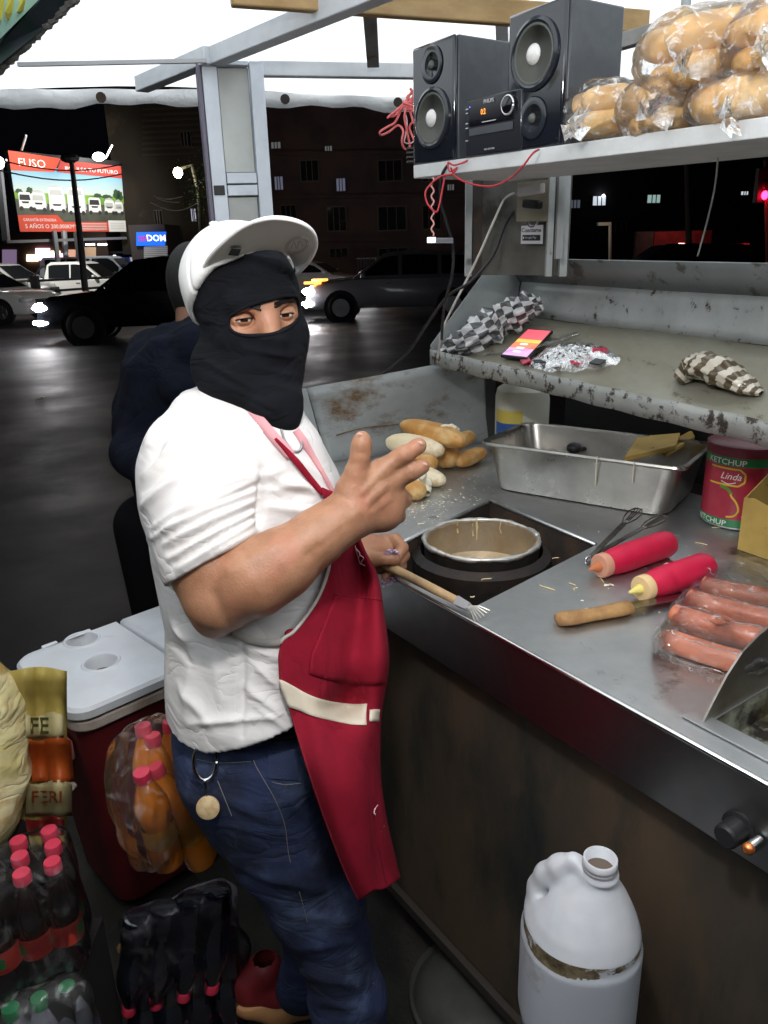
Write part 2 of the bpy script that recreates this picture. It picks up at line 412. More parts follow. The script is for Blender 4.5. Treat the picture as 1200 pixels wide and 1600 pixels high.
PROF = {  # side outline (x forward, z), greenhouse outline, window splits, wheel positions, wheel radius, width
 'pickup': dict(body=[(-2.65, .45), (-2.65, .98), (-2.6, 1.02), (-.95, 1.02), (-.9, 1.06), (1.35, 1.06), (2.35, .98), (2.62, .82), (2.68, .5), (2.6, .38), (-2.55, .38)],
    cab=[(-1.0, 1.03), (-.86, 1.62), (-.7, 1.72), (.35, 1.72), (.62, 1.66), (1.42, 1.05)], win=[(-.78, .05), (.12, 1.18)], wheels=(-1.62, 1.68), r=.38, w=1.85),
 'suv': dict(body=[(-2.3, .42), (-2.36, .7), (-2.3, 1.08), (1.15, 1.08), (2.1, .99), (2.34, .82), (2.4, .5), (2.3, .34), (-2.2, .34)],
    cab=[(-2.26, 1.05), (-2.1, 1.5), (-1.9, 1.66), (-.2, 1.72), (.35, 1.66), (1.2, 1.06)], win=[(-2.0, -1.1), (-1.0, -.1), (0, .98)], wheels=(-1.4, 1.48), r=.37, w=1.86),
 'sedan': dict(body=[(-2.25, .36), (-2.3, .62), (-2.2, .95), (-1.5, .99), (1.05, .95), (2.0, .84), (2.25, .66), (2.3, .42), (2.2, .26), (-2.1, .26)],
    cab=[(-1.75, .96), (-1.2, 1.32), (-.8, 1.44), (.1, 1.46), (.4, 1.4), (1.2, .94)], win=[(-1.3, -.35), (-.25, .9)], wheels=(-1.35, 1.4), r=.33, w=1.76),
 'van': dict(body=[(-2.4, .4), (-2.45, .8), (-2.4, 1.1), (1.7, 1.1), (2.3, .95), (2.45, .75), (2.45, .4), (2.3, .32), (-2.3, .32)],
    cab=[(-2.4, 1.08), (-2.36, 1.75), (-2.2, 1.95), (.9, 1.95), (1.15, 1.88), (1.9, 1.08)], win=[(-2.1, -1.1), (-1.0, .1), (.2, 1.5)], wheels=(-1.5, 1.6), r=.34, w=1.8)}
def car(kind, label, loc, yaw, paint, group=None, cat='car', head=False, tail=False, amber=False, name=None, noplate=False):
    P = PROF[kind]; w = P['w']
    t = thing(name or {'pickup': 'pickup_truck', 'suv': 'parked_car', 'sedan': 'sedan_car', 'van': 'passenger_van'}[kind], label, cat, loc, group, yaw, local=True)
    b = MB(); body = np.array(P['body']); n = len(body)
    secs = [(-w/2, .93, .05), (-w/2+.05, 1, 0), (0, 1, 0), (w/2-.05, 1, 0), (w/2, .93, .05)]
    V = [(x*s_, y, z*(1)-(0 if z > .6 else -d)) for (y, s_, d) in secs for (x, z) in body]
    F = [(i*n+k, i*n+(k+1) % n, (i+1)*n+(k+1) % n, (i+1)*n+k) for i in range(4) for k in range(n)]+[tuple(range(n))[::-1], tuple(4*n+k for k in range(n))]
    b.add(V, F); obj('body', b, paint, t, bevel=.04)
    c = np.array(P['cab']); n = len(c); zt = c[:, 1].max(); zb = c[:, 1].min()
    def yy(z, out=0): return (w/2-.03-.22*(z-zb)/(zt-zb))+out
    V = [(x, s_*yy(z), z) for s_ in (-1, 1) for (x, z) in c]; F = [(k, (k+1) % n, n+(k+1) % n, n+k) for k in range(n)]+[tuple(range(n))[::-1], tuple(n+k for k in range(n))]
    obj('cabin', MB().add(V, F), paint, t, bevel=.03)
    def zc(x):                                  # height of the cabin outline at x
        return np.interp(x, c[:, 0], c[:, 1])
    for (x0, x1) in P['win']:
        for s_ in (-1, 1):
            z0 = zb+.09; q = []
            xs = np.linspace(x0, x1, 6); top = [(x, max(z0+.02, min(zc(x)-.09, zt-.1))) for x in xs]
            poly = [(x0, z0)]+top+[(x1, z0)]; q = [(x, s_*yy(z, .004), z) for x, z in poly]
            obj('side_window', MB().prism(q if s_ < 0 else q[::-1], (0, s_*.012, 0)), glass_car, t)
            obj('door_handle', MB().box(((x0+x1)/2-.25, s_*(w/2+.012), zb-.1), (.16, .03, .035)), chrome if kind == 'pickup' else paint, t, bevel=.01)
    for a, d in ((c[-1], c[-2]), (c[0], c[1])):   # windscreen and rear window
        a = np.array(a); d = np.array(d); nrm = np.array([-(d-a)[1], (d-a)[0]]); nrm /= np.linalg.norm(nrm)
        if nrm[0]*(a[0]) < 0: nrm = -nrm
        p0 = a+(d-a)*.12; p1 = a+(d-a)*.92; q = []
        for p, s_ in ((p0, -1), (p0, 1), (p1, 1), (p1, -1)):
            r = p+nrm*.006; q.append((r[0], s_*(yy(p[1])-.09), r[1]))
        obj('windscreen' if a[0] > 0 else 'rear_window', MB().prism(q, (nrm[0]*.01, 0, nrm[1]*.01)), glass_car, t)
    for x in P['wheels']:
        for s_ in (-1, 1):
            r = P['r']; ar = MB().lathe([(r+.07, 0), (r+.07, .03)], (x, s_*(w/2-.012), r), (0, s_, 0), 20); obj('wheel_arch', ar, blk, t)
            wh = obj('wheel', MB().lathe([(r-.02, -.2), (r, -.16), (r, .03), (r-.04, .045), (r*.62, .045)], (x, s_*(w/2-.02), r), (0, s_, 0), 20), tyre_m, t, smooth='auto')
            rm = MB().lathe([(r*.62, 0), (r*.6, .012)], (x, s_*(w/2+.022), r), (0, s_, 0), 20)
            for k in range(5):
                a = k*2*math.pi/5; rm.bar((x, s_*(w/2+.04), r), (x+r*.6*math.cos(a), s_*(w/2+.04), r+r*.6*math.sin(a)), .06, .02, (0, 1, 0))
            obj('rim', rm, rim_m, wh)
    xf = body[:, 0].max(); xb = body[:, 0].min(); zl = .78 if kind != 'sedan' else .66
    for s_ in (-1, 1):
        hl = MB().ball((xf-.14, s_*(w/2-.18), zl), (.22, .22, .10), n=12, m=8); obj('headlight', hl, head_on if head else lamp_off, t, smooth=True)
        tl = MB().box((xb+.04, s_*(w/2-.14), zl+.12), (.12, .26, .2)); obj('tail_light', tl, red_on if tail else mat('tail_light_off', (.25, .01, .01), .3), t, bevel=.02)
        obj('wing_mirror', MB().box((c[-1][0]-.32, s_*(w/2+.06), zb+.12), (.12, .2, .13)), paint, t, bevel=.03)
        if head: obj('fog_light', MB().ball((xf-.12, s_*(w/2-.16), zl-.30), (.24, .19, .065), n=12, m=8), head_on, t, smooth=True)
        if amber: obj('indicator_light', MB().box((xf-.22, s_*(w/2-.06), zl+.22), (.42, .16, .05)), amber_on, t)
    obj('grille', MB().box((xf-.01, 0, zl-.1), (.06, w*.5, .22)), blk, t, bevel=.01)
    obj('bumper', MB().box((xf-.02, 0, .42), (.14, w*.92, .16)), blk if kind == 'pickup' else paint, t, bevel=.04)
    if kind == 'pickup': obj('sport_bar', MB().tube(smooth_path([(-1.9, -.8, 1.02), (-1.35, -.78, 1.25), (-1.05, -.72, 1.55), (-1.05, .72, 1.55), (-1.35, .78, 1.25), (-1.9, .8, 1.02)], 4), .035), blk, t)
    return t
def at_road(x, y): p = atg(x, y); return p
# parked vehicles across the street
p = at_road(128, 478); car('pickup', 'white double cab pickup truck parked beyond the guard rail below the billboard', (p[0], p[1], p[2]), math.radians(-4), paint_w, cat='pickup truck')
p = atd(118, 470, 36.5); car('van', 'light silver van parked behind the white pickup truck', (p[0]+.6, p[1]+1.5, gz(p[1])+.0), math.radians(-3), mat('silver_paint', (.42, .47, .52), .3, coat=.5), cat='van')
p = at_road(18, 484); car('suv', 'dark grey car with black bonnet nosed in left of the white pickup', (p[0]-.6, p[1]+1, p[2]), math.radians(-12), paint_s)
p = at_road(-22, 502); car('sedan', 'white car cut off by the left edge behind the guard rail', (p[0], p[1], p[2]), math.radians(-15), paint_w)
p = at_road(488, 470); car('sedan', 'white sedan with its headlight on, driving right behind the masked vendor', (p[0]-.2, p[1]+2, p[2]), math.radians(-14), paint_w, head=True)
# traffic passing close to the stall
p = atg(215, 536); car('suv', 'black car with two bright front lamps passing behind the man in the hoodie', (p[0]+.35, p[1]+.9, p[2]), math.radians(180+7), paint_k, head=True, name='passing_car')
p = atg(612, 502); car('suv', 'silver grey car passing to the right of the vendor\'s head with lit headlight', (p[0]+.22, p[1]+.9, p[2]), math.radians(180-2), paint_g, head=True, tail=True, amber=True, name='passing_car')
p = atg(672, 462); car('suv', 'black car with thin amber side light behind the silver grey car', (p[0]+.6, p[1]+2, p[2]), math.radians(180), paint_k, amber=True, tail=True, name='passing_car')
p = atg(1040, 480); car('suv', 'black car roof showing above the back of the warming tray', (p[0], p[1], p[2]), math.radians(176), paint_k, name='passing_car')
# light the traffic throws on the wet road
for (x, y, e) in ((93, 482, 260), (487, 483, 200)):
    q = atd(x, y, 15.0 if x < 200 else 18.5)
    lamp('headlight_beam', 'SPOT', (q[0]-.3, q[1]-.05, q[2]), e, (.95, .95, 1), .12, target=(q[0]-8, q[1]-5.5, gz(q[1])), spot=75)

q = atd(6, 262, 28); lamp('street_and_fill_light', 'SPOT', (q[0]-1, q[1]-3, q[2]+1), 2600, (1, .98, .92), .3, target=tuple(atg(110, 478)), spot=60)
# guard rail
rail_m = mat('rail_metal', (.10, .10, .11), .5, metal=.5)
gr = thing('guard_rail', 'low dark metal guard rail with square posts in front of the parked vehicles', 'guard rail', (-9, 24, gz(24)))
def rp(x, y, D): return atd(x, y, D)
obj('rail', MB().tube([rp(-160, 452, 25), rp(7, 441, 25), rp(225, 431, 26.5), rp(420, 424, 28)], .045, 6), rail_m, gr)
obj('rail', MB().tube([rp(-160, 470, 25), rp(7, 460, 25), rp(187, 447, 26), rp(420, 440, 28)], .045, 6), rail_m, gr)
for (x, y, D) in ((54, 437, 25.3), (183, 431, 26.2), (310, 426, 27.3), (-70, 444, 25)):
    q = rp(x, y, D); obj('post', MB().frame_box((q[0]-.12, q[1]-.1, gz(q[1])), (.24, 0, 0), (0, .2, 0), (0, 0, q[2]-gz(q[1])+.12)), rail_m, gr)

# billboard
def quadP(px): return [atd(x, y, D) for x, y, D in px]
TL, TR = quadP([(12, 235, 34.5), (188, 252, 39.5)])
_h = TR-TL; _n = np.array([_h[1], -_h[0], 0]); BR = atplane(197, 362, TL, _n); BL = atplane(31, 362, TL, _n)
def bb(u, v): return (TL*(1-u)+TR*u)*(1-v)+(BL*(1-u)+BR*u)*v
bn = np.cross(TR-TL, TL-BL); bn /= np.linalg.norm(bn); bn = bn if bn[1] < 0 else -bn
bo = thing('billboard', 'large lit billboard advertising a row of white trucks', 'billboard', tuple((BL+BR)/2+np.array([0, 0, -2.8])))
def bpoly(name, uv, m, off, par=bo):
    P = [bb(u, v)+bn*off for u, v in uv]; return obj(name, MB().add(P, [tuple(range(len(P)))]), m, par, fixn=False)
obj('panel', MB().prism([bb(0, 0), bb(1, 0), bb(1, 1), bb(0, 1)], -bn*.25), blk, bo)
pr = lambda n, c, c2=None, s=.6: mat(n, c, .7, c2=c2, scale=s)
N_ = 14
for k in range(N_):                             # printed sky in graded strips
    a, b_ = .17+.33*k/N_, .17+.33*(k+1)/N_; t = k/N_; c = tuple(np.array((.10, .34, .52))*(1-t)+np.array((.55, .62, .56))*t)
    bpoly('printed_sky', [(0, a), (1, a), (1, b_), (0, b_)], pr('print_sky%d' % k, c), .01)
bpoly('printed_field', [(0, .5), (1, .5), (1, .64), (0, .64)], pr('print_grass', (.22, .42, .05), (.1, .25, .03), 1.5), .012)
bpoly('printed_road', [(0, .58), (.12, .64), (.9, .62), (1, .6), (1, 1), (0, 1)], pr('print_road', (.05, .055, .045), (.09, .1, .07), 1), .014)
for (u, v, w_, h_) in ((.04, .49, .03, .03), (.13, .48, .03, .045), (.74, .5, .04, .03), (.93, .47, .035, .07), (.965, .49, .03, .07), (.83, .51, .05, .03)):
    bpoly('printed_tree', [(u+w_*math.cos(a)*(1+.2*math.sin(5*a)), v+h_*math.sin(a)*(1+.15*math.cos(7*a))) for a in np.linspace(0, 2*math.pi, 16)[:-1] if True][:15], pr('print_tree', (.03, .07, .03)), .016)
pw = pr('print_white', (.8, .8, .78)); pk = pr('print_black', (.03, .03, .035)); pg = pr('print_grey', (.45, .47, .46))
for (u, v0, v1, w_, box) in ((.08, .50, .70, .11, 0), (.19, .5, .71, .12, 1), (.35, .42, .72, .14, 1), (.525, .41, .74, .16, 1), (.70, .53, .73, .12, 0), (.845, .56, .73, .10, 1), (.94, .58, .73, .085, 1)):
    if box: bpoly('printed_cargo_box', [(u-w_*.35, v0-.02), (u+w_*.1, v0-.04), (u+w_*.55, v0+.01), (u+w_*.6, v1-.04), (u-w_*.3, v1-.04)], pg, .018)
    bpoly('printed_truck', [(u-w_*.45, v0+.02), (u-w_*.35, v0), (u+w_*.4, v0), (u+w_*.5, v0+.03), (u+w_*.52, v1), (u-w_*.5, v1)], pw, .02)
    bpoly('printed_windscreen', [(u-w_*.36, v0+.03), (u+w_*.36, v0+.03), (u+w_*.42, v0+.1), (u-w_*.42, v0+.1)], pg if box else pk, .022)
    bpoly('printed_grille', [(u-w_*.3, v1-.085), (u+w_*.3, v1-.085), (u+w_*.22, v1-.06), (u-w_*.22, v1-.06)], pk, .022)
    for du in (-.35, .38): bpoly('printed_wheel', [(u+w_*du+.018*math.cos(a), v1+.005+.03*math.sin(a)) for a in np.linspace(0, 2*math.pi, 9)[:-1]], pk, .021)
pred = pr('print_red', (.62, .07, .035)); pred2 = pr('print_dark_red', (.42, .05, .04))
bpoly('printed_banner', [(0, 0), (.43, .04), (.36, .22), (0, .24)], pred, .024)
bpoly('printed_banner', [(.43, .06), (1, .07), (1, .24), (.38, .22)], pred2, .02)
bpoly('printed_banner', [(0, .79), (.34, .78), (.39, .87), (.82, .86), (.82, 1), (0, 1)], pred, .024)
bpoly('printed_note', [(.82, .84), (1, .84), (1, 1), (.82, 1)], pw, .024)
uxb = bb(.6, .1)-bb(.4, .1); Wb = np.linalg.norm(TR-TL); upb = TL-BL
def btext(s, u, v, w_, h_, m=pw, off=.03):
    p0 = bb(u, v)+bn*off; ux = bb(u+.2, v)-bb(u, v); text_at('printed_text', s, p0, ux, upb, w_*Wb, h_*np.linalg.norm(upb), m, bo, bold=.0)
btext('FUSO', .07, .18, .22, .10); btext('IMPULSA TU FUTURO', .46, .185, .5, .05)
btext('GARANTÍA EXTENDIDA', .04, .865, .28, .045); btext('5 AÑOS O 200,000KM*', .05, .965, .44, .075)
for k in range(5): bpoly('printed_line', [(.53, .885+.022*k), (.8, .88+.022*k), (.8, .887+.022*k), (.53, .892+.022*k)], pw, .026)
for k in range(4): bpoly('printed_line', [(.84, .88+.025*k), (.98, .88+.025*k), (.98, .885+.025*k), (.84, .885+.025*k)], pg, .026)
fm = mat('frame_steel', (.25, .26, .28), .5, metal=.4)
for x, y0, y1, D, r in ((100, 362, 440, 37, .14), (122, 364, 415, 36, .22), (85, 362, 415, 35.5, .12)):
    obj('support_column', MB().tube([atd(x, y0, D), atd(x+6, y1, D)], r, 8), fm, bo)
obj('catwalk', MB().bar(atd(8, 378, 34), atd(195, 372, 39), .3, .12), fm, bo)
obj('side_frame', MB().bar(atd(-2, 260, 34.3), atd(10, 378, 34.3), .25, .25, (0, 1, 0)), fm, bo)
for (x, y, x2, y2) in ((34, 234, 41, 212), (165, 247, 175, 227), (-3, 262, 10, 250)):
    obj('lamp_arm', MB().tube([atd(x, y, 35), atd(x2, y2, 34)], .05, 6), mat('bright_arm', (.75, .75, .72), .4), bo)
    e = atd(x-6 if x > 50 else x, y-6, 33.6)
obj('flood_light', MB().ball(atd(154, 245, 37), (.3, .15, .2), n=10, m=6), emis('flood_on', (1, 1, .95), 20), bo)
obj('flood_light', MB().ball(atd(-2, 254, 33), (.25, .15, .25), n=10, m=6), emis('flood_on', (1, 1, .95), 20), bo)
q0 = bb(.3, .3)+bn*5+np.array([0, 0, 1.5]); lamp('billboard_flood', 'SPOT', tuple(q0+np.array([0, 0, -1.0])), 1100, (1, .97, .92), .3, target=tuple(bb(.45, .55)), spot=110)
q0 = bb(.85, -.1)+bn*2.2; lamp('billboard_flood', 'SPOT', tuple(q0), 420, (1, .97, .9), .2, target=tuple(bb(.78, .35)), spot=100)
q0 = bb(.12, -.15)+bn*2.2; lamp('billboard_flood', 'SPOT', tuple(q0), 260, (1, .95, .9), .2, target=tuple(bb(.15, .3)), spot=100)
# slim black pole before the billboard
sp = thing('street_pole', 'slim black leaning pole standing in front of the truck billboard', 'pole', tuple(atg(137, 485)))
obj('shaft', MB().tube([atd(112, 255, 22), atd(124, 360, 22), atd(136, 483, 22)], [.07, .09, .1], 8), blk, sp); obj('lamp_head', MB().ball(atd(109, 247, 22), (.28, .15, .14), n=10, m=6), blk, sp)
# overhead cables
wm = mat('cable_black', (.012, .012, .012), .6)
for k, (a, b_) in enumerate((((-20, 246, 20), (60, 243, 22), (190, 257, 26)), ((-20, 262, 20), (70, 270, 22), (190, 272, 26)), ((-20, 386, 24), (60, 388, 24), (190, 384, 26)))if 0 else (((-20, 246, 20), (190, 257, 26)), ((-20, 262, 20), (190, 272, 26)))):
    A = atd(*a); B = atd(*b_); pts = [A*(1-t)+B*t-np.array([0, 0, .25*math.sin(math.pi*t)]) for t in np.linspace(0, 1, 10)]
    tagp(obj('overhead_cable', MB().tube(pts, .02, 5), wm), 'black overhead cable sagging across the %s of the truck billboard' % ('top edge' if k == 0 else 'lower edge of the red banner'), 'cable', 'cables across the billboard')
tw = mat('light_cable', (.42, .42, .36), .6)
for k, (x0, y0, x1, y1, s_) in enumerate(((235, 316, 312, 315, .32), (240, 306, 268, 312, .03), (245, 310, 280, 316, .05), (256, 311, 285, 307, .03))):
    A = atd(x0, y0, 30); B = atd(x1, y1, 30); pts = [A*(1-t)+B*t-np.array([0, 0, s_*math.sin(math.pi*t)]) for t in np.linspace(0, 1, 10)]
    tagp(obj('overhead_cable', MB().tube(pts, .014, 5), tw), ('long pale cable sagging below the street lamp', 'short pale cable nearest below the street lamp', 'pale cable just over the long sagging one', 'pale cable curving up right of the street lamp')[k], 'cable', 'pale cables under the street lamp')

# street lamp
sl = thing('street_lamp', 'lit warm white street lamp glowing in front of the dark building', 'street lamp', tuple(atg(318, 470)))
obj('lamp_post', MB().tube([atd(318, 440, 33), atd(310, 300, 33), atd(300, 258, 33), atd(280, 264, 33)], .08, 8), mat('dim_post', (.05, .05, .04), .6), sl)
obj('lamp_head', MB().ball(atd(278, 270, 33), (.20, .16, .22), n=12, m=8), emis('street_lamp_on', (1, .9, .62), 30), sl, smooth=True)
q = atd(278, 272, 32.4); lamp('street_and_fill_light', 'POINT', tuple(q), 110, (1, .85, .6), .2)
q = atd(470, 395, 24.0); lamp('street_and_fill_light', 'POINT', (q[0]-3, q[1], 5.5), 110, (1, .9, .8), .3)  # added fill light over the far street; no lamp stands there

# buildings
def building(name, label, x0, x1, ytop, D0, D1, m, wins, cat='building', extra=None, winm=None, ybot=470):
    A = atd(x0, 400, D0); B = atd(x1, 400, D1); base = gz(min(A[1], B[1]))-.1
    top = max(atd((x0+x1)/2, ytop, (D0+D1)/2)[2], 3)
    t = thing(name, label, cat, (float(A[0]+B[0])/2, float(A[1]+B[1])/2, base))
    A[2] = B[2] = base; e = B-A; n = np.array([e[1], -e[0], 0]); n /= np.linalg.norm(n); n = n if n[1] < 0 else -n
    obj('wall', MB().frame_box(A, e, -n*6, (0, 0, top-base)), m, t)
    for wi in wins:
        (u0, v0, u1, v1) = wi[:4]; lit = wi[4] if len(wi) > 4 else None
        P = [atplane(u, v, A+n*.02, n) for u, v in ((u0, v1), (u1, v1), (u1, v0), (u0, v0))]
        P[3][0:2] = P[0][0:2]; P[2][0:2] = P[1][0:2]; P[1][2] = P[0][2]; P[2][2] = P[3][2]
        fr = obj('window', MB().prism(P, n*.06), mat('window_frame_dim', (.09, .075, .06), .7), t)
        c = sum(P)/4; Q = [c+(q-c)*np.array([.88, .88, .88])+n*.065 for q in P]
        obj('pane', MB().prism(Q, n*.01), lit or glass_car, fr)
        for k in (1, 2): obj('mullion', MB().bar(Q[0]+(Q[1]-Q[0])*k/3+n*.03, Q[3]+(Q[2]-Q[3])*k/3+n*.03, .05, .05, (0, 1, 0)), mat('window_frame_dim', (0, 0, 0)), fr)
    return t, A, e, n
wall_b = mat('brown_wall', (.035, .027, .018), .9, c2=(.025, .02, .015), scale=.5, c3=(.06, .045, .025), scale3=.25)
wall_r = mat('maroon_wall', (.09, .055, .055), .9, c2=(.05, .035, .04), scale=.4)
t, A, e, n = building('apartment_building', 'dark brown building behind the street lamp with a barred window', 193, 345, 150, 42, 42, wall_b,
    [(284, 205, 300, 230), (300, 268, 312, 290), (300, 325, 308, 347, emis('dim_window', (.6, .6, .75), .6)), (243, 328, 256, 352)])
for k in range(9): obj('shutter_line', MB().bar(atplane(222, 170+k*9, A+n*.05, n), atplane(318, 166+k*9, A+n*.05, n), .06, .1), mat('shutter_dim', (.04, .03, .02), .8), t)
dimw = emis('faint_window', (.32, .33, .34), .25)
t2, A2, e2_, n2 = building('apartment_building', 'long dark maroon building with rows of windows right of the steel post', 425, 735, 140, 45, 43, wall_r,
    [(424, 222, 440, 233, dimw), (508, 228, 520, 240, dimw), (430, 275, 444, 298, emis('faint_window2', (.25, .27, .4), .3)), (526, 278, 541, 300, emis('faint_window2', (0, 0, 0), 0)), (512, 322, 543, 363), (590, 322, 637, 362), (515, 388, 545, 403), (590, 388, 640, 405), (440, 320, 465, 350), (699, 288, 710, 298, dimw), (660, 320, 690, 360), (590, 250, 630, 285), (470, 250, 500, 285), (660, 250, 690, 285)])
for yy_ in (308, 375, 240): obj('ledge', MB().bar(atplane(428, yy_, A2+n2*.12, n2), atplane(733, yy_-3, A2+n2*.12, n2), .25, .2), wall_r, t2)
fence = thing('bar_fence', 'dark upright bar fence at the foot of the maroon building', 'fence', tuple(atg(620, 440)))
for k in range(40):
    x = 560+4.4*k; obj('fence_bar', MB().tube([atd(x, 432, 40), atd(x, 402, 40)], .03, 4), rail_m, fence)
obj('rail', MB().bar(atd(556, 404, 40), atd(738, 402, 40), .05, .06), rail_m, fence)
# shop with the blue sign
ts, As, es, ns = building('corner_shop', 'small shop with blue sign and half lit roller shutter', 206, 262, 358, 39, 39, mat('shop_wall', (.06, .05, .05), .9), [], cat='shop')
P = [atplane(u, v, As+ns*.1, ns) for u, v in ((214, 384), (258, 384), (260, 362), (214, 363))]
obj('sign', MB().prism(P, ns*.12), emis('blue_sign', (.01, .12, .75), 1.1), ts)
a = atplane(217, 377, As+ns*.24, ns); b_ = atplane(230, 377, As+ns*.24, ns); h_ = 8*39/1200
text_at('sign_text', 'SIN', a, b_-a, (0, 0, 1), None, h_*1.0, emis('sign_red', (.5, .01, .15), .8), ts, bold=.02)
text_at('sign_text', 'DOM', b_, b_-a, (0, 0, 1), None, h_*1.2, emis('sign_white', (1, 1, 1), 1.2), ts, bold=.02)
for k in range(12):
    y = 386+k*3; obj('shutter_slat', MB().bar(atplane(225, y, As+ns*.12, ns), atplane(262, y-.5, As+ns*.12, ns), .05, .075), mat('shutter_grey', (.5, .5, .52), .6), ts)
q = atplane(243, 395, As+ns*1.6, ns); lamp('shop_light', 'POINT', tuple(q), 16, (.9, .95, 1), .1)
# left shops glowing behind the parked cars
t3, A3, e3, n3 = building('shop_row', 'row of shops with glowing pink and cream windows under the billboard', -20, 170, 385, 46, 46, mat('shop_row_wall', (.12, .08, .06), .9), [], cat='shops')
for (u0, v0, u1, v1, c, s_) in ((42, 398, 60, 408, (1, .78, .55), 5), (56, 388, 78, 402, (1, .6, .75), 5), (62, 396, 108, 407, (1, .5, .75), 3), (80, 392, 94, 398, (1, .75, .5), 4), (100, 390, 118, 406, (.85, .45, .3), .9), (120, 386, 150, 408, (.75, .5, .3), .5), (4, 390, 26, 412, (.5, .35, .6), .35)):
    P = [atplane(u, v, A3+n3*.05, n3) for u, v in ((u0, v1), (u1, v1), (u1, v0), (u0, v0))]; obj('lit_window', MB().prism(P, n3*.05), emis('lit%d' % int(u0*7+v0), c, s_), t3)
for (u, v) in ((141, 382), (160, 382), (184, 400)): obj('strip_light', MB().box(atd(u, v, 45), (.5, .1, .1)), emis('cool_strip', (.9, .9, 1), 8), t3)
sh = thing('blue_kiosk', 'dim blue street kiosk with hanging goods behind the pickup truck', 'kiosk', tuple(atg(195, 462)))
bm_ = mat('kiosk_blue', (.02, .05, .35), .7)
for k in range(7): obj('hanging_cloth', MB().prism([atd(181+5*k, 398, 41), atd(185+5*k, 397, 41), atd(185+5*k, 428, 41), atd(181+5*k, 430, 41)], (0, .15, 0)), bm_ if k % 3 else mat('kiosk_dark', (.01, .02, .07), .7), sh)
obj('price_board', MB().box(atd(206, 405, 40.8), (.16, .05, .2)), pw, sh); obj('roof', MB().box(atd(198, 394, 41), (1.5, .8, .1)), blk, sh)
# tree right of the street lamp
trunk_m = mat('bark', (.07, .05, .03), .9, c2=(.04, .03, .02), scale=8, bump=.6, bscale=30); leaf_m = mat('leaf', (.07, .13, .03), .6, c2=(.04, .08, .02), scale=2)
tr = thing('street_tree', 'sparse small tree with thin crown right of the street lamp', 'tree', tuple(atg(330, 462)))
obj('trunk', MB().tube([atd(334, 440, 31), atd(326, 350, 31), atd(319, 318, 31)], [.1, .08, .05], 8), trunk_m, tr)
for (x, y) in ((305, 290), (332, 285), (300, 318), (340, 310), (316, 280)): obj('limb', MB().tube([atd(320, 322, 31), atd((x+320)/2, (y+322)/2-4, 31), atd(x, y, 31)], [.04, .025, .012], 5), trunk_m, tr)
lv = MB()
for k in range(650):
    a = rng.normal(size=3)*np.array([.42, .4, .5]); c = atd(319, 300, 31)+a; d = rng.normal(size=3); d /= np.linalg.norm(d); e_ = np.cross(d, rng.normal(size=3)); e_ /= np.linalg.norm(e_)
    lv.add([c-d*.05, c+e_*.035, c+d*.05, c-e_*.035], [(0, 1, 2, 3)])
tagp(obj('crown', lv, leaf_m, tr, fixn=False), kind='stuff')
# dark mass beyond the right-hand opening
t4, A4, e4, n4 = building('distant_building', 'black building front beyond the shelf with few lit windows', 886, 1240, 215, 46, 50, mat('night_wall', (.03, .028, .03), .9),
    [(924, 306, 946, 322, emis('cool_window', (.6, .68, .75), .9)), (1009, 304, 1031, 318, emis('cool_window2', (.5, .75, .7), .5)), (1156, 299, 1168, 305, emis('cool_window', (0, 0, 0), 0)), (888, 312, 906, 326, emis('faint_window3', (.25, .28, .35), .25)), (960, 345, 985, 365), (1060, 300, 1080, 318)])
obj('yard_light', MB().ball(atplane(943, 306, A4+n4*.3, n4), .09, n=8, m=6), emis('cool_strip', (0, 0, 0), 0), t4)
rw = thing('painted_wall', 'low wall lit dull red beside a grey stretch behind the tray', 'wall', tuple(atg(1060, 455)))
for (u0, u1, c) in ((995, 1022, (.12, .12, .12)), (1023, 1113, (.35, .05, .05))):
    a = atd(u0, 362, 36); b_ = atd(u1, 360, 36); obj('wall_section', MB().frame_box((a[0], a[1], gz(36)), (b_[0]-a[0], 0, 0), (0, .3, 0), (0, 0, a[2]-gz(36))), mat('wallc%d' % u0, c, .8, c2=tuple(np.array(c)*.6), scale=2), rw)
q = atd(1068, 352, 34.5); lamp('red_wall_light', 'POINT', tuple(q), 22, (1, .35, .3), .2)  # red point light close before the wall; no sign is built here
bs = thing('sign_post', 'thin post with small flat cap right of the shelf upright', 'sign post', tuple(atg(953, 455)))
obj('post', MB().tube([atd(953, 440, 30), atd(953, 350, 30)], .06, 6), mat('pale_post', (.35, .3, .24), .6), bs); obj('cap', MB().box(atd(944, 350, 30), (.5, .2, .12)), mat('pale_post', (0, 0, 0)), bs)
q = atd(950, 340, 29); lamp('yard_glow', 'POINT', tuple(q), 12, (1, .9, .8), .2)
ut = thing('utility_pole', 'dark round utility pole behind the red wall', 'utility pole', tuple(atg(1078, 470)))
obj('shaft', MB().tube([atd(1078, 460, 33), atd(1073, 240, 33)], [.15, .12], 8), mat('pole_dark', (.06, .05, .05), .8), ut)
tl = thing('traffic_light', 'traffic light showing red at the right edge', 'traffic light', tuple(atg(1200, 470)))
obj('pole', MB().tube([atd(1202, 450, 22), atd(1198, 250, 22)], .09, 8), mat('pole_rusty', (.12, .05, .03), .8), tl); obj('housing', MB().box(atd(1190, 290, 22), (.34, .25, .95)), blk, tl, bevel=.03)
for k, z in enumerate((305, 288, 272)): obj('lens', MB().ball(atd(1195, z, 21.84), (.10, .05, .12), n=12, m=8), emis('red_signal', (1, .01, .04), 25) if k == 0 else mat('signal_off', (.03, .02, .01), .3), tl)
q = atd(1195, 305, 21.3); lamp('signal_light', 'POINT', tuple(q), 10, (1, .03, .06), .1)
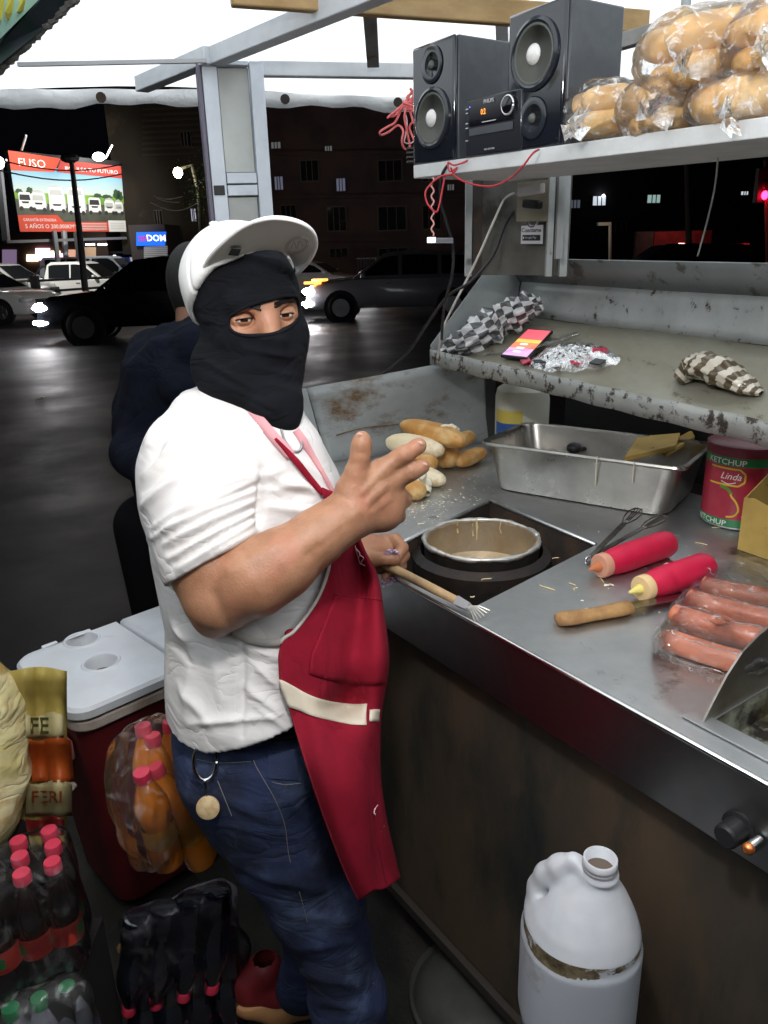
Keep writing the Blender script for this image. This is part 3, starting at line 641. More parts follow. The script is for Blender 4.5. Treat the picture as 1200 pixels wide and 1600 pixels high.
# litter on the road
tagp(obj('paper_scrap', MB().prism([atg(54, 628)+np.array(d) for d in ((0, 0, .01), (.09, .02, .02), (.1, .07, .05), (.02, .06, .03))], (0, 0, .004)), mat('paper_white', (.7, .7, .66), .8)), 'tiny white scrap of paper lying on the dark road', 'litter')

# the man behind
hood = mat('navy_hoodie', (.003, .005, .012), .95, spec=.2, crease=(6, .012, (1, 1, 1.6)), c2=(.002, .003, .008), scale=30, bump=.5, bscale=300); skin2 = mat('skin_dim', (.20, .10, .06), .55)
pm = thing('person', 'person in navy hooded jacket seen from behind, standing past the masked vendor', 'person', tuple(atg(285, 960)))
f = Field((-1.15, 1.75, .35), (-.2, 2.75, 1.68), .009)
J2 = lambda x, y, D: atd(x+16, y, D)
zs = [J2(270, y, 2.25)[2] for y in (520, 560, 640, 720, 830)]; cx = [J2(x, 600, 2.25)[0] for x in (292, 285, 272, 272, 275)]
f.loft(zs, cx, [2.2]*5, [.10, .17, .185, .17, .16], [.09, .12, .125, .12, .11], (1, 0), .05)
f.chain([(J2(222, 556, 2.25), .075), (J2(206, 650, 2.3), .062), (J2(198, 715, 2.15), .055), (J2(240, 760, 2.0), .045)], .05)
f.chain([(J2(345, 560, 2.3), .08), (J2(365, 660, 2.3), .06)], .05)
f.chain([(J2(250, 528, 2.2), .045), (J2(290, 540, 2.10), .055), (J2(330, 528, 2.2), .045)], .03); f.chain([(J2(268, 512, 2.26), .03), (J2(290, 518, 2.18), .034), (J2(312, 512, 2.26), .03)], .03); f.chain([(J2(235, 545, 2.14), .03), (J2(265, 610, 2.07), .035), (J2(330, 600, 2.07), .04)], .03)
V, F = f.mesh(); V = relax(V, F, 3); Nn = vnormals(V, F); V += Nn*(.006*sines(V, 8, 4, 12, (1, 1, .4), 5))[:, None]; fast_obj('hoodie', V, F, hood, pm)
f = Field((-.95, 1.9, 1.1), (-.35, 2.5, 1.75), .006)
f.chain([(J2(288, 545, 2.25), .055), (J2(289, 480, 2.25), .055)], .02); f.ell(J2(287, 440, 2.25), (.066, .084, .095), None, .02); f.ell(J2(257, 450, 2.25), (.012, .02, .03), None, .008)
V, F = f.mesh(); V = relax(V, F, 2); fast_obj('body', V, F, skin2, pm)
f = Field((-.95, 1.9, 1.3), (-.35, 2.5, 1.8), .006); f.ell(J2(287, 440, 2.25), (.078, .100, .112), None, .01); f.cap(J2(288, 455, 2.26), J2(288, 484, 2.27), .060, .055, .02)
V, F = f.mesh(); V = relax(V, F, 2); fast_obj('hair', V, F, mat('dark_hair', (.01, .009, .008), .7, bump=1, bscale=250), pm)
f = Field((-1.1, 1.8, -.02), (-.2, 2.7, .95), .012)
for dx in (-.1, .1): f.chain([((-.62+dx, 2.2, .82), .1), ((-.62+dx*1.1, 2.22, .45), .075), ((-.62+dx*1.2, 2.24, .1), .07)], .04)
V, F = f.mesh(); fast_obj('jeans', relax(V, F, 2), F, mat('dark_trousers', (.004, .004, .005), .95, spec=.1), pm)
for dx in (-.12, .12): obj('shoe', MB().ball((-.62+dx, 2.2, .05), (.05, .13, .05)), blk, pm, smooth=True)
# ================================================================== STALL
P0 = np.array([.034, 1.397, .97]); E1 = np.array([.565, -.825, 0]); E1 /= np.linalg.norm(E1); E2 = np.array([-E1[1], E1[0], 0]); ZUP = np.array([0, 0, 1.0]); CZ = .97
def ST(s, t, z=CZ): return P0*np.array([1, 1, 0])+E1*s+E2*t+ZUP*z
steel = mat('brushed_steel', (.60, .61, .61), .40, metal=1, c2=(.46, .47, .47), scale=5, rough2=.52, bump=.25, bscale=40, bdist=.0015, c3=(.16, .15, .14), scale3=9, fac3=(.60, .74))
steel_pan = mat('pan_steel', (.52, .50, .46), .27, metal=1, c2=(.40, .38, .35), scale=9, rough2=.38, bump=.15, bscale=50, bdist=.001)
steel_skirt = mat('skirt_steel', (.34, .34, .34), .30, metal=1, c2=(.25, .25, .25), scale=4, rough2=.4, bump=.2, bscale=20, bdist=.0015)
grime_wall = mat('grimy_panel', (.095, .066, .042), .62, c2=(.042, .038, .031), scale=3.6, c3=(.018, .024, .022), scale3=5, fac3=(.5, .68), bump=.5, bscale=60, stretch=(1, 1, .35))
rust_black = mat('burnt_metal', (.035, .028, .024), .65, c2=(.10, .055, .03), scale=14, fac=(.5, .75), bump=.9, bscale=60, c3=(.25, .2, .15), scale3=22, fac3=(.66, .74))
galv = mat('galvanised_sheet', (.36, .38, .38), .5, metal=.35, c2=(.28, .30, .30), scale=6, c3=(.10, .065, .035), scale3=4.5, fac3=(.60, .70), bump=.25, bscale=40)
galv2 = mat('worn_white_sheet', (.40, .42, .42), .5, metal=.3, c2=(.30, .32, .31), scale=7, c3=(.06, .045, .035), scale3=28, fac3=(.60, .66), bump=.4, bscale=60)
tray_floor_m = mat('greasy_sheet', (.34, .33, .27), .42, metal=.45, c2=(.25, .235, .18), scale=4, rough2=.6, c3=(.10, .085, .055), scale3=16, fac3=(.58, .68), bump=.4, bscale=60, stretch=(1, .5, 1))
dark_metal = mat('dark_upright', (.02, .02, .022), .6)
counter = thing('food_counter', 'long stainless steel cooking counter with sunken burner hole and grimy front', 'counter', tuple(ST(.2, .4, 0)))
def at_top(x, y): return atz(x, y, CZ)
hole = [at_top(*q) for q in ((765, 783), (930, 852), (742, 948), (590, 868))]
cL = ST(-.92, 0); cLb = ST(-.84, .93)
pit = [ST(.60, .055), ST(1.45, .055), ST(1.45, .62), ST(.60, .62)]
a_ = at_top(1118, 1124); pit[0] = ST((a_-P0)@E1, .055); pit[3] = ST((a_-P0)@E1, .62)
outer = [cL, ST(1.7, 0), ST(1.7, .93), cLb]
bm = bmesh.new(); loops = []
for L_ in (outer, hole, pit):
    L2 = []
    for i in range(len(L_)):
        A, B = L_[i], L_[(i+1) % len(L_)]; n = 8 if L_ is outer else 3
        L2 += [A+(B-A)*k/n for k in range(n)]
    vs = [bm.verts.new(tuple(p-ORG[counter.name])) for p in L2]; loops.append(vs)
    for i in range(len(vs)): bm.edges.new((vs[i], vs[(i+1) % len(vs)]))
bmesh.ops.triangle_fill(bm, use_beauty=True, edges=bm.edges[:])
bmesh.ops.recalc_face_normals(bm, faces=bm.faces); me = bpy.data.meshes.new('worktop'); bm.to_mesh(me); bm.free(); link('worktop', me, steel, counter)
# skirt, edge bead
obj('front_apron', MB().frame_box(ST(-.92, -.003, CZ-.125), E1*2.62, E2*.012, ZUP*.122), steel_skirt, counter, bevel=.002)
obj('edge_bead', MB().tube([ST(-.92, -.001, CZ-.003), ST(1.7, -.001, CZ-.003)], .0045, 8), mat('bright_edge', (.75, .75, .74), .22, metal=1), counter, smooth=True)
obj('front_panel', MB().frame_box(ST(-.16, .03, .12), E1*1.86, E2*.02, ZUP*.722), grime_wall, counter, bevel=.002)
obj('cupboard_door', MB().frame_box(ST(-.62, .036, .12), E1*.452, E2*.02, ZUP*.70), mat('door_panel', (.022, .012, .009), .6, c2=(.012, .008, .007), scale=5, bump=.4, bscale=50), counter, bevel=.003)
obj('door_handle', MB().tube([ST(-.27, .03, .66), ST(-.27, .01, .66), ST(-.19, .01, .64), ST(-.19, .03, .64)], .006, 6), mat('old_handle', (.2, .15, .11), .5, metal=.5), counter)
obj('kick_strip', MB().frame_box(ST(-.9, .015, .09), E1*2.6, E2*.02, ZUP*.026), mat('kick_strip', (.035, .028, .022), .7), counter)
obj('corner_post', MB().frame_box(ST(-.92, .02, 0), E1*.04, E2*.04, ZUP*.83), dark_metal, counter)
obj('back_board', MB().frame_box(ST(-.92, .9, 0), E1*2.6, E2*.01, ZUP*.95), dark_metal, counter)
obj('end_board', MB().frame_box(ST(-.915, .06, 0), E1*.01, E2*.8, ZUP*.95), dark_metal, counter)
# burner hole walls (a firebox), rim
hc = sum(hole)/4; fb_ = MB(); fl = [hc+(p-hc)*.97-ZUP*.26 for p in hole]; G = []
for i in range(4):
    A, B = hole[i], hole[(i+1) % 4]; C_, D_ = fl[i], fl[(i+1) % 4]; fb_.add([A-ZUP*.002, B-ZUP*.002, D_, C_], [(0, 1, 2, 3)])
fb_.add(fl, [(0, 1, 2, 3)]); obj('firebox', fb_, rust_black, counter, fixn=False)
for nm, i, j in (('hole_rim', 3, 0), ('hole_rim', 0, 1)):
    A, B = hole[i], hole[j]; o = (A+B)/2-hc; o /= np.linalg.norm(o); d = (B-A)/np.linalg.norm(B-A)
    obj(nm, MB().tube([A+o*.003, B+o*.003], .0055, 8), steel, counter, smooth=True)
pf = MB(); pc = sum(pit)/4
for i in range(4):
    A, B = pit[i], pit[(i+1) % 4]; pf.add([A-ZUP*.001, B-ZUP*.001, B-ZUP*.05, A-ZUP*.05], [(0, 1, 2, 3)])
pf.add([p-ZUP*.05 for p in pit], [(0, 1, 2, 3)])
obj('griddle_pan', pf, mat('griddle_grime', (.36, .37, .30), .4, metal=.3, c2=(.12, .10, .05), scale=14, c3=(.03, .025, .02), scale3=10, fac3=(.5, .62), bump=.6, bscale=50), counter, fixn=False)
s0 = (pit[0]-P0)@E1
obj('griddle_plate', MB().frame_box(ST(s0+.07, .16, CZ-.035), E1*.7, E2*.4, ZUP*.015), rust_black, counter, bevel=.004)
obj('griddle_front_strip', MB().frame_box(ST(s0-.03, .034, CZ+.001), E1*.9, E2*.03, ZUP*.003), steel, counter, bevel=.001)
# curved guard beside the griddle
gp = []
for (u, h_) in ((0, .004), (.02, .03), (.045, .06), (.075, .085), (.115, .10), (.2, .115), (.5, .12)): gp.append((u, h_))
poly = [ST(s0-.006, .045+u, CZ+h_) for u, h_ in gp]+[ST(s0-.006, .545, CZ-.04), ST(s0-.006, .045, CZ-.04)]
obj('griddle_guard', MB().prism(poly, E1*.003), mat('guard_steel', (.34, .32, .29), .3, metal=1, c2=(.2, .17, .15), scale=7, rough2=.45), counter)
# gas knob
kp = atplane(1155, 1292, ST(0, -.003), E2)
kn = obj('gas_knob', MB().lathe([(.022, 0), (.022, .004), (.017, .006), (.016, .03), (.013, .033)], kp, -E2, 20), blk, counter, smooth='auto')
obj('knob_stem', MB().lathe([(.008, 0), (.008, .02), (.006, .024)], kp+E1*.028-E2*.003, -E2, 12), chrome, kn, smooth='auto'); obj('knob_tip', MB().ball(kp+E1*.028-E2*.025, .008), mat('copper_tip', (.8, .25, .08), .25, metal=.8), kn, smooth=True)

# side splash panel
L0 = np.array([-.17, 2.322, CZ+.002]); R0 = np.array([.345, 2.52, CZ+.002]); L1 = np.array([-.222, 2.332, 1.202]); R1 = np.array([.355, 2.535, 1.262]); R0b = np.array([.37, 2.53, CZ+.002])
sp_ = thing('splash_panel', 'rust stained grey metal splash panel standing behind the bread rolls', 'panel', tuple((L0+R0)/2))
dd = np.array([-.01, .02, 0])
def warp_grid(A, B, C_, D_, nu, nv, amp):       # A-B bottom, D-C top
    G = []
    for j in range(nv+1):
        v = j/nv; row = []
        for i in range(nu+1):
            u = i/nu; p = (A*(1-u)+B*u)*(1-v)+(D_*(1-u)+C_*u)*v; p = p+dd/np.linalg.norm(dd)*amp*(math.sin(u*5+v*2)+.6*math.sin(u*11+1)*v); row.append(p)
        G.append(row)
    return G
obj('sheet', MB().grid(warp_grid(L0, R0b, R1+np.array([.02, .01, 0]), L1, 24, 8, .003)), mat('stained_sheet', (.33, .35, .35), .5, metal=.3, c2=(.24, .26, .26), scale=5, c3=(.12, .065, .025), scale3=6.5, fac3=(.50, .64), bump=.35, bscale=50, stretch=(.7, .7, 1.3)), sp_, smooth=True, solid=.004)
dL = (L0-R0b); dL /= np.linalg.norm(dL)
obj('side_sheet', MB().prism([L0+dL*.004, L0+dL*.35, L1+dL*.35-ZUP*.015, L1+dL*.004], dd*.3), galv, sp_)
obj('dent_line', MB().tube(smooth_path([L0*(1-u)+R0b*u+ZUP*(.075+.06*u+.008*math.sin(9*u))-dd*.18 for u in np.linspace(.05, .55, 8)], 3), .0022, 6), mat('rust_streak', (.12, .07, .035), .8, c2=(.2, .13, .07), scale=60), sp_)
# back uprights and wall strips behind the trough
up = thing('back_upright', 'greasy sheet metal back wall between the shelf and the tray, with socket plate', 'wall panel', (.5, 2.3, .9))
bx = lambda x, y, Y: aty(x, y, Y)
YB = 2.36
def vquad(x0, x1, y0, y1, Y, Y1=None):
    Y1 = Y1 or Y; A = aty(x0, y1, Y); B = aty(x1, y1, Y1); zt = aty(x0, y0, Y)[2]; return [A, B, np.array([B[0], B[1], zt]), np.array([A[0], A[1], zt])]
q = vquad(745, 884, 225, 430, 2.30, 2.06); obj('sheet', MB().prism(q, (.01, .02, 0)), mat('back_sheet', (.14, .135, .12), .6, metal=.3, c2=(.09, .085, .075), scale=8, c3=(.05, .045, .04), scale3=4), up)
for (x0, x1, Y, m_) in ((727, 737, 2.28, galv), (737, 752, 2.285, rust_black), (874, 885, 2.03, galv), (853, 862, 2.05, galv2)):
    q = vquad(x0, x1, 240, 432, Y); obj('angle_strip', MB().prism(q, (0, .02, 0)), m_, up)
for y in (282, 300, 318, 334): obj('bolt', MB().ball(aty(731, y, 2.275), (.005, .003, .005), n=8, m=5), chrome, up)
q = vquad(809, 858, 286, 346, 2.13, 2.06); plate = obj('socket_plate', MB().prism(q, (-.006, -.012, 0)), mat('aged_plate', (.26, .23, .17), .6, c2=(.19, .17, .12), scale=12), up)
# stickers
def flatq(x0, x1, y0, y1, Y0, Y1): return vquad(x0, x1, y0, y1, Y0, Y1)
st = thing('sticker', 'white die cut app sticker reading Cuentame under the socket', 'sticker', tuple(aty(832, 380, 2.1)))
q = flatq(814, 848, 353, 381, 2.152, 2.095); obj('base', MB().prism(q, (-.0008, -.0015, 0)), mat('sticker_white', (.62, .62, .64), .5), st)
c0 = (q[0]+q[1])/2; uq = q[1]-q[0]; wq = np.linalg.norm(uq); uq /= wq; vq = ZUP; nq = np.cross(uq, vq); off = -nq*-.003 if nq[1] < 0 else -nq*.003; nq = nq if nq[1] < 0 else -nq
text_at('lettering', 'Cuentame', q[3]+uq*.003-vq*.016+nq*.003, uq, vq, wq*.9, .011, mat('ink_black', (.02, .02, .025), .5), st, bold=.015)
bq = [q[0]+uq*.007+vq*.008, q[0]+uq*(wq-.007)+vq*.008, q[0]+uq*(wq-.007)+vq*.022, q[0]+uq*.007+vq*.022]; obj('badge', MB().prism([p+nq*.002 for p in bq], nq*.001), mat('ink_black', (0, 0, 0)), st)
text_at('lettering', '\u25b6 Google Play' if 0 else 'Google Play', q[0]+uq*.017+vq*.0115+nq*.0045, uq, vq, wq*.52, .007, mat('sticker_white', (0, 0, 0)), st)
obj('play_mark', MB().add([q[0]+uq*.010+vq*.011+nq*.0045, q[0]+uq*.0155+vq*.015+nq*.0045, q[0]+uq*.010+vq*.019+nq*.0045], [(0, 1, 2)]), mat('sticker_white', (0, 0, 0)), st)
rc = q[3]+uq*wq*.5+vq*.018; obj('purple_ring', MB().tube([rc+uq*.017*math.cos(a)+vq*.021*math.sin(a)+nq*.003 for a in np.linspace(0, 2*math.pi, 20)], .0026, 6), mat('ink_purple', (.10, .02, .09), .5), st)
obj('ring_ground', MB().tube([rc+uq*.017*math.cos(a)+vq*.021*math.sin(a)+nq*.0008 for a in np.linspace(0, 2*math.pi, 20)], .0045, 6), mat('sticker_white', (0, 0, 0)), st)
# charger and plug
ch = thing('phone_charger', 'white usb charger block plugged in high on the socket plate', 'charger', tuple(aty(830, 296, 2.05)))
A = aty(812, 300, 2.05); B = aty(848, 293, 1.99); obj('body', MB().bar(A, B, .022, .024), mat('charger_white', (.75, .74, .72), .4), ch, bevel=.004); obj('usb_plug', MB().bar(aty(814, 299.5, 2.048), aty(806, 301, 2.06), .012, .012), mat('charger_grey', (.4, .4, .38), .4), ch, bevel=.002)
pl_ = thing('power_plug', 'black power plug seated below the white charger', 'plug', tuple(aty(832, 320, 2.05)))
obj('body', MB().bar(aty(820, 318, 2.05), aty(844, 320, 2.0), .022, .02), blk, pl_, bevel=.005)
def cord(name, px, r, m, label, cat='cable', group=None, n=10):
    pts = smooth_path([atd(*p) for p in px], n); return tagp(obj(name, MB().tube(pts, r, 7), m, smooth=True), label, cat, group)
white_c = mat('white_cord', (.55, .53, .48), .5); black_c = mat('black_cord', (.015, .015, .016), .5); red_c = mat('red_cord', (.45, .03, .04), .5); pink_c = mat('pink_cord', (.75, .16, .16), .5)
DT = lambda p: proj(p)[0][2]
cord('charger_cable', [(806, 301, DT(aty(806, 301, 2.06))), (788, 312, 2.06), (772, 345, 2.0), (750, 395, 1.98), (728, 440, 2.02), (705, 485, 2.05), (690, 520, 2.1), (684, 560, 2.2)], .0032, white_c, 'white cable curving down from the charger past the tray edge')
cord('power_cable', [(820, 318, 2.05), (808, 325, 2.06), (790, 350, 2.03), (770, 400, 1.95), (735, 440, 1.93), (700, 463, 1.98), (672, 500, 2.05), (640, 548, 2.2), (612, 574, 2.35), (590, 590, 2.5)], .0038, black_c, 'long black cable slanting from the plug out to the street side')
cord('hanging_cable', [(727, 240, 1.70), (706, 252, 1.68), (690, 275, 1.70), (688, 310, 1.74), (697, 345, 1.78), (708, 385, 1.82), (706, 430, 1.85), (694, 480, 1.9), (690, 530, 2.0)], .0036, black_c, 'black cable hanging straight down from the shelf left of the trough')
cord('string', [(1124, 222, 1.35), (1117, 290, 1.5), (1105, 345, 1.65), (1090, 400, 1.75)], .0018, mat('pale_string', (.35, .38, .36), .6), 'thin pale string hanging from the shelf over the dark opening', 'string')

# trough
A = atz(675, 545, 1.30); B = atz(1230, 662, 1.285)     # lip top
LB = np.array([A[0], A[1], 1.30])
dl = (B-A)/np.linalg.norm(B-A); perp = np.array([-dl[1], dl[0], 0]); perp /= np.linalg.norm(perp)
# back edge of floor
Fb0 = atplane(862, 503, A+perp*.28, perp); Fb1 = atplane(1210, 527, A+perp*.28, perp)
F0 = A+perp*.28; F0[2] = Fb0[2]-.004; ext = 1.5
zb_ = (Fb0[2]+Fb1[2])/2
fold_z = atplane(1000, 447, A+perp*.30, perp)[2]
tro = thing('warming_tray', 'long open sheet metal tray with rusty lip mounted above the counter', 'metal tray', tuple(A+perp*.1-ZUP*.02))
Lp = lambda s, t, z: A+dl*s*1.0+perp*t+ZUP*(z-A[2])
Lx = lambda s, t, dz: Lp(s, t, 1.30+dz)
obj('tray_floor', MB().grid([[Lx(s, t, -.035+t*(zb_-1.265)/.28+.002*math.sin(9*s+7*t)) for s in np.linspace(.02, ext, 24)] for t in np.linspace(0, .28, 6)]), tray_floor_m, tro, smooth=True, solid=.003)
lipb = -.048
lip = MB(); ss = np.linspace(-.0, ext, 60)
lip.grid([[Lx(s, -.006+.002*math.sin(13*s), dz+.0012*math.sin(41*s)) for s in ss] for dz in (-.048, -.02, -.002)])
obj('lip', lip, mat('rusted_lip', (.40, .41, .39), .5, metal=.3, c2=(.30, .31, .29), scale=8, c3=(.05, .04, .032), scale3=34, fac3=(.53, .60), bump=.6, bscale=70), tro, solid=.004, smooth=True)
obj('back_panel', MB().grid([[Lx(s, .28+.02*v, (zb_-1.30)+v*(fold_z-zb_)+.0015*math.sin(8*s)) for s in np.linspace(.05, ext, 20)] for v in np.linspace(0, 1, 5)]), galv2, tro, smooth=True, solid=.003)
ztop = fold_z-1.30
K0 = Lx(.05, .30, ztop)
# top flange leans forward above the back panel
tp = atplane(900, 403, Lx(0, .25, 0), perp)[2]-1.30-0
obj('top_flange', MB().grid([[Lx(s, .30-.05*v, ztop+v*(tp-ztop)) for s in np.linspace(.02, ext, 20)] for v in (0, 1)]), mat('flange_sheet', (.26, .28, .28), .5, metal=.3, c2=(.2, .22, .22), scale=5, c3=(.1, .1, .09), scale3=12), tro, smooth=True, solid=.003)
side = [Lx(.0, -.004, -.045), Lx(.03, .285, zb_-1.335), Lx(.04, .30, ztop), Lx(.03, .25, tp), Lx(.022, .20, tp-.015), Lx(.0, -.004, .012)]
obj('end_panel', MB().prism(side, dl*-.003), mat('end_sheet', (.33, .35, .35), .5, metal=.3, c2=(.26, .28, .28), scale=6), tro)
pp = atz(763, 690, CZ); obj('upright', MB().frame_box((pp[0]-.012, pp[1]-.01, CZ+.003), (.03, 0, 0), (0, .03, 0), ZUP*.32), dark_metal, tro)
obj('rear_shield', MB().frame_box(Lx(.12, .44, -.33+.003), dl*1.4, perp*.01, ZUP*.3), dark_metal, tro)

# upper shelf
SA = atz(646, 279, 1.75); SB = atz(1215, 213, 1.735)
sd = (SB-SA)/np.linalg.norm(SB-SA); sn = np.array([-sd[1], sd[0], 0]); sn /= np.linalg.norm(sn)
SHT = .028
shelf = thing('shelf', 'white painted board shelf carrying speakers and bagged bread', 'shelf', tuple((SA+SB)/2))
white_b = mat('white_board', (.62, .64, .64), .55, c2=(.50, .52, .52), scale=9, c3=(.42, .43, .42), scale3=25, fac3=(.62, .74), bump=.3, bscale=60)
obj('board', MB().frame_box(SA, (SB-SA)*1.7, sn*.30, ZUP*SHT), white_b, shelf, bevel=.002)
for (x, Y) in ((733, 2.2), (879, 1.98)): 
    a = aty(x, 280, Y); zl_ = aty(x, 404, Y)[2]; obj('bracket_post', MB().frame_box((a[0]-.008, a[1], zl_), (.016, 0, 0), (0, .02, 0), ZUP*(1.749-zl_)), galv, shelf)
def SHP(x, t=0.0, dz=0.0):                        # point on the shelf top, t metres in from its front edge, seen at pixel column x
    best = None; lo, hi = -.5, 2.0
    for _ in range(50):
        m_ = (lo+hi)/2; p = SA+sd*m_*1.0+sn*t+ZUP*(SHT+.001)
        if proj(p)[0][0] < x: lo = m_
        else: hi = m_
    return p+ZUP*dz

# canopy
def B2(x, y, z): return atz(x, y, z)
can = thing('canopy', 'bright white canopy roof over the stall with ragged far edge', 'canopy', (0, 1.5, 2.1))
ceil_m = mat('canopy_white', (.86, .87, .88), .8, c2=(.80, .82, .84), scale=2)
_nt = ceil_m.node_tree; _tl = _nt.nodes.new('ShaderNodeBsdfTranslucent'); _tl.inputs[0].default_value = (.85, .87, .88, 1); _mx = _nt.nodes.new('ShaderNodeMixShader'); _mx.inputs[0].default_value = .55
_nt.links.new(_nt.nodes['Principled BSDF'].outputs[0], _mx.inputs[1]); _nt.links.new(_tl.outputs[0], _mx.inputs[2]); _nt.links.new(_mx.outputs[0], _nt.nodes['Material Output'].inputs[0])
CZ2 = 2.20
def edgeY(x): return 3.12+.235*(x+1.1)+.03*math.sin(3*x)
G = []
for x in np.linspace(-2.3, 2.6, 26):
    ye = edgeY(x); G.append([(x, -1.6+(ye+1.6)*v, CZ2+.01*math.sin(4*x+5*v)-.03*max(0, v-.9)*10) for v in np.linspace(0, 1, 14)])
obj('roof_sheet', MB().grid(G), ceil_m, can, smooth=True)
valm = mat('valance_cloth', (.88, .88, .88), .8, c2=(.82, .80, .78), scale=14, crease=(14, .02, (1, 1, 1)), c3=(.03, .02, .02), scale3=7, fac3=(.66, .70))
_nt = valm.node_tree; _tl = _nt.nodes.new('ShaderNodeBsdfTranslucent'); _tl.inputs[0].default_value = (.85, .87, .88, 1); _mx = _nt.nodes.new('ShaderNodeMixShader'); _mx.inputs[0].default_value = .7
_nt.links.new(_nt.nodes['Principled BSDF'].outputs[0], _mx.inputs[1]); _nt.links.new(_tl.outputs[0], _mx.inputs[2]); _nt.links.new(_mx.outputs[0], _nt.nodes['Material Output'].inputs[0])
val = [[(x, edgeY(x)+.004+.01*math.sin(21*x), CZ2-.03-v*(.055+.008*math.sin(9*x)+.005*math.sin(33*x))) for x in np.linspace(-2.3, 1.3, 90)] for v in (0, .5, 1)]
obj('valance', MB().grid(val), valm, can, smooth=True, solid=.005)
for x in (-.98, -.33, .1, .16, .45, -.62):
    c = np.array([x, edgeY(x)-.02, CZ2-.06]); obj('eyelet', MB().lathe([(.018, -.002), (.018, .006), (.010, .006)], c, (0, -1, -.2), 10), rust_black, can)
beam_w = mat('painted_beam', (.60, .63, .66), .5, c2=(.52, .55, .58), scale=12, bump=.3, bscale=40); beam_r = mat('rusty_painted_beam', (.30, .31, .30), .6, c2=(.2, .19, .17), scale=10, c3=(.12, .07, .04), scale3=16, fac3=(.55, .65))
ZB = 2.10
obj('beam', MB().bar(B2(222, 143, ZB)+ZUP*.02, B2(331, 99, ZB)+ZUP*.02, .045, .045), beam_w, can, bevel=.003)
d_ = B2(588, 5, ZB)-B2(335, 104, ZB); obj('beam', MB().bar(B2(335, 102, ZB)+ZUP*.02, B2(335, 102, ZB)+d_*1.8+ZUP*.02, .045, .045), beam_w, can, bevel=.003)
obj('thin_bar', MB().bar(B2(28, 101, ZB), B2(322, 95, ZB), .012, .01), mat('dim_bar', (.4, .41, .43), .5), can)
c0 = B2(405, 108, ZB+.01); c1 = B2(660, 112, ZB+.01); obj('beam', MB().bar(c0, c1, .035, .04), beam_w, can, bevel=.003)
c2_ = B2(790, 112, ZB+.01)
obj('beam', MB().bar(c1+(c1-c0)/np.linalg.norm(c1-c0)*.002, c1+(c1-c0)*.7, .035, .04), beam_r, can, bevel=.003)
a = atd(583, 96, DT(B2(583, 108, ZB))-.02); obj('hanger', MB().bar(a, atd(577, 5, DT(a)-.35), .035, .035), beam_r, can, bevel=.002)
obj('hanger', MB().bar(atd(786, 90, 2.3), atd(782, -20, 2.05), .035, .03), beam_w, can, bevel=.002)
wood_y = mat('old_timber', (.42, .28, .13), .7, c2=(.30, .19, .08), scale=8, stretch=(.3, 3, 3), bump=.3, bscale=30)
pa = atz(360, -12, 2.145); pb = atz(1010, 36, 2.145); obj('timber_rail', MB().bar(pa, pb, .03, .055), wood_y, can, bevel=.004)
obj('beam', MB().bar(atd(940, 74, 1.98), atd(1240, -12, 1.55), .03, .035), beam_r, can, bevel=.002)
obj('bolt_head', MB().lathe([(.02, 0), (.024, .01), (.012, .02), (.012, .04)], atd(1070, 26, 1.8), (0, 0, 1), 10), galv, can)
obj('night_gap', MB().prism([atd(952, 118, 3.0), atd(1022, 104, 2.95), atd(1024, 128, 2.95), atd(1000, 150, 3.0), atd(952, 152, 3.0)], (0, .02, 0)), dark_metal, can)  # black sheet standing for the night darkness past the canopy edge
# green banner at the upper left
bnr = thing('banner_sign', 'pale green and yellow banner edge with ragged dark frame at upper left', 'sign', tuple(atd(0, 60, 1.6)))
def bpt(x, y, D): return atd(x, y, D)
obj('dark_frame', MB().prism([bpt(-60, 148, 1.75), bpt(30, 76, 1.65), bpt(80, 36, 1.60), bpt(132, -18, 1.52), bpt(90, -30, 1.5), bpt(42, 18, 1.6), bpt(-4, 74, 1.68), bpt(-60, 118, 1.72)], (-.01, .02, .012)), mat('dark_green_frame', (.012, .03, .025), .6, c2=(.03, .03, .05), scale=12, bump=.6, bscale=40), bnr)
obj('board', MB().prism([bpt(-60, 121, 1.735), bpt(-4, 77, 1.695), bpt(42, 20, 1.615), bpt(92, -32, 1.515), bpt(-60, -40, 1.55)], (-.01, .03, .012)), mat('banner_green', (.35, .60, .50), .5, c2=(.5, .72, .65), scale=4), bnr)
for k, (x, w_) in enumerate(((-6, 14), (14, 9), (33, 8))):
    obj('painted_stroke', MB().prism([bpt(x, -6, 1.525), bpt(x+w_, -6, 1.525), bpt(x+w_-4, 26-5*k, 1.56), bpt(x-2, 46-12*k, 1.58), bpt(x-7, 20, 1.55)], (.001, -.002, 0)), mat('banner_yellow', (.75, .72, .12), .5), bnr)
obj('ragged_edge', MB().tube([bpt(130-1.35*k+2*math.sin(k*1.9), -14+1.28*k+1.6*math.sin(k*2.7), 1.52+.0022*k) for k in range(0, 108, 2)], [.006+.003*abs(math.sin(k)) for k in range(54)], 6), mat('ragged_cloth', (.12, .12, .11), .9), bnr)

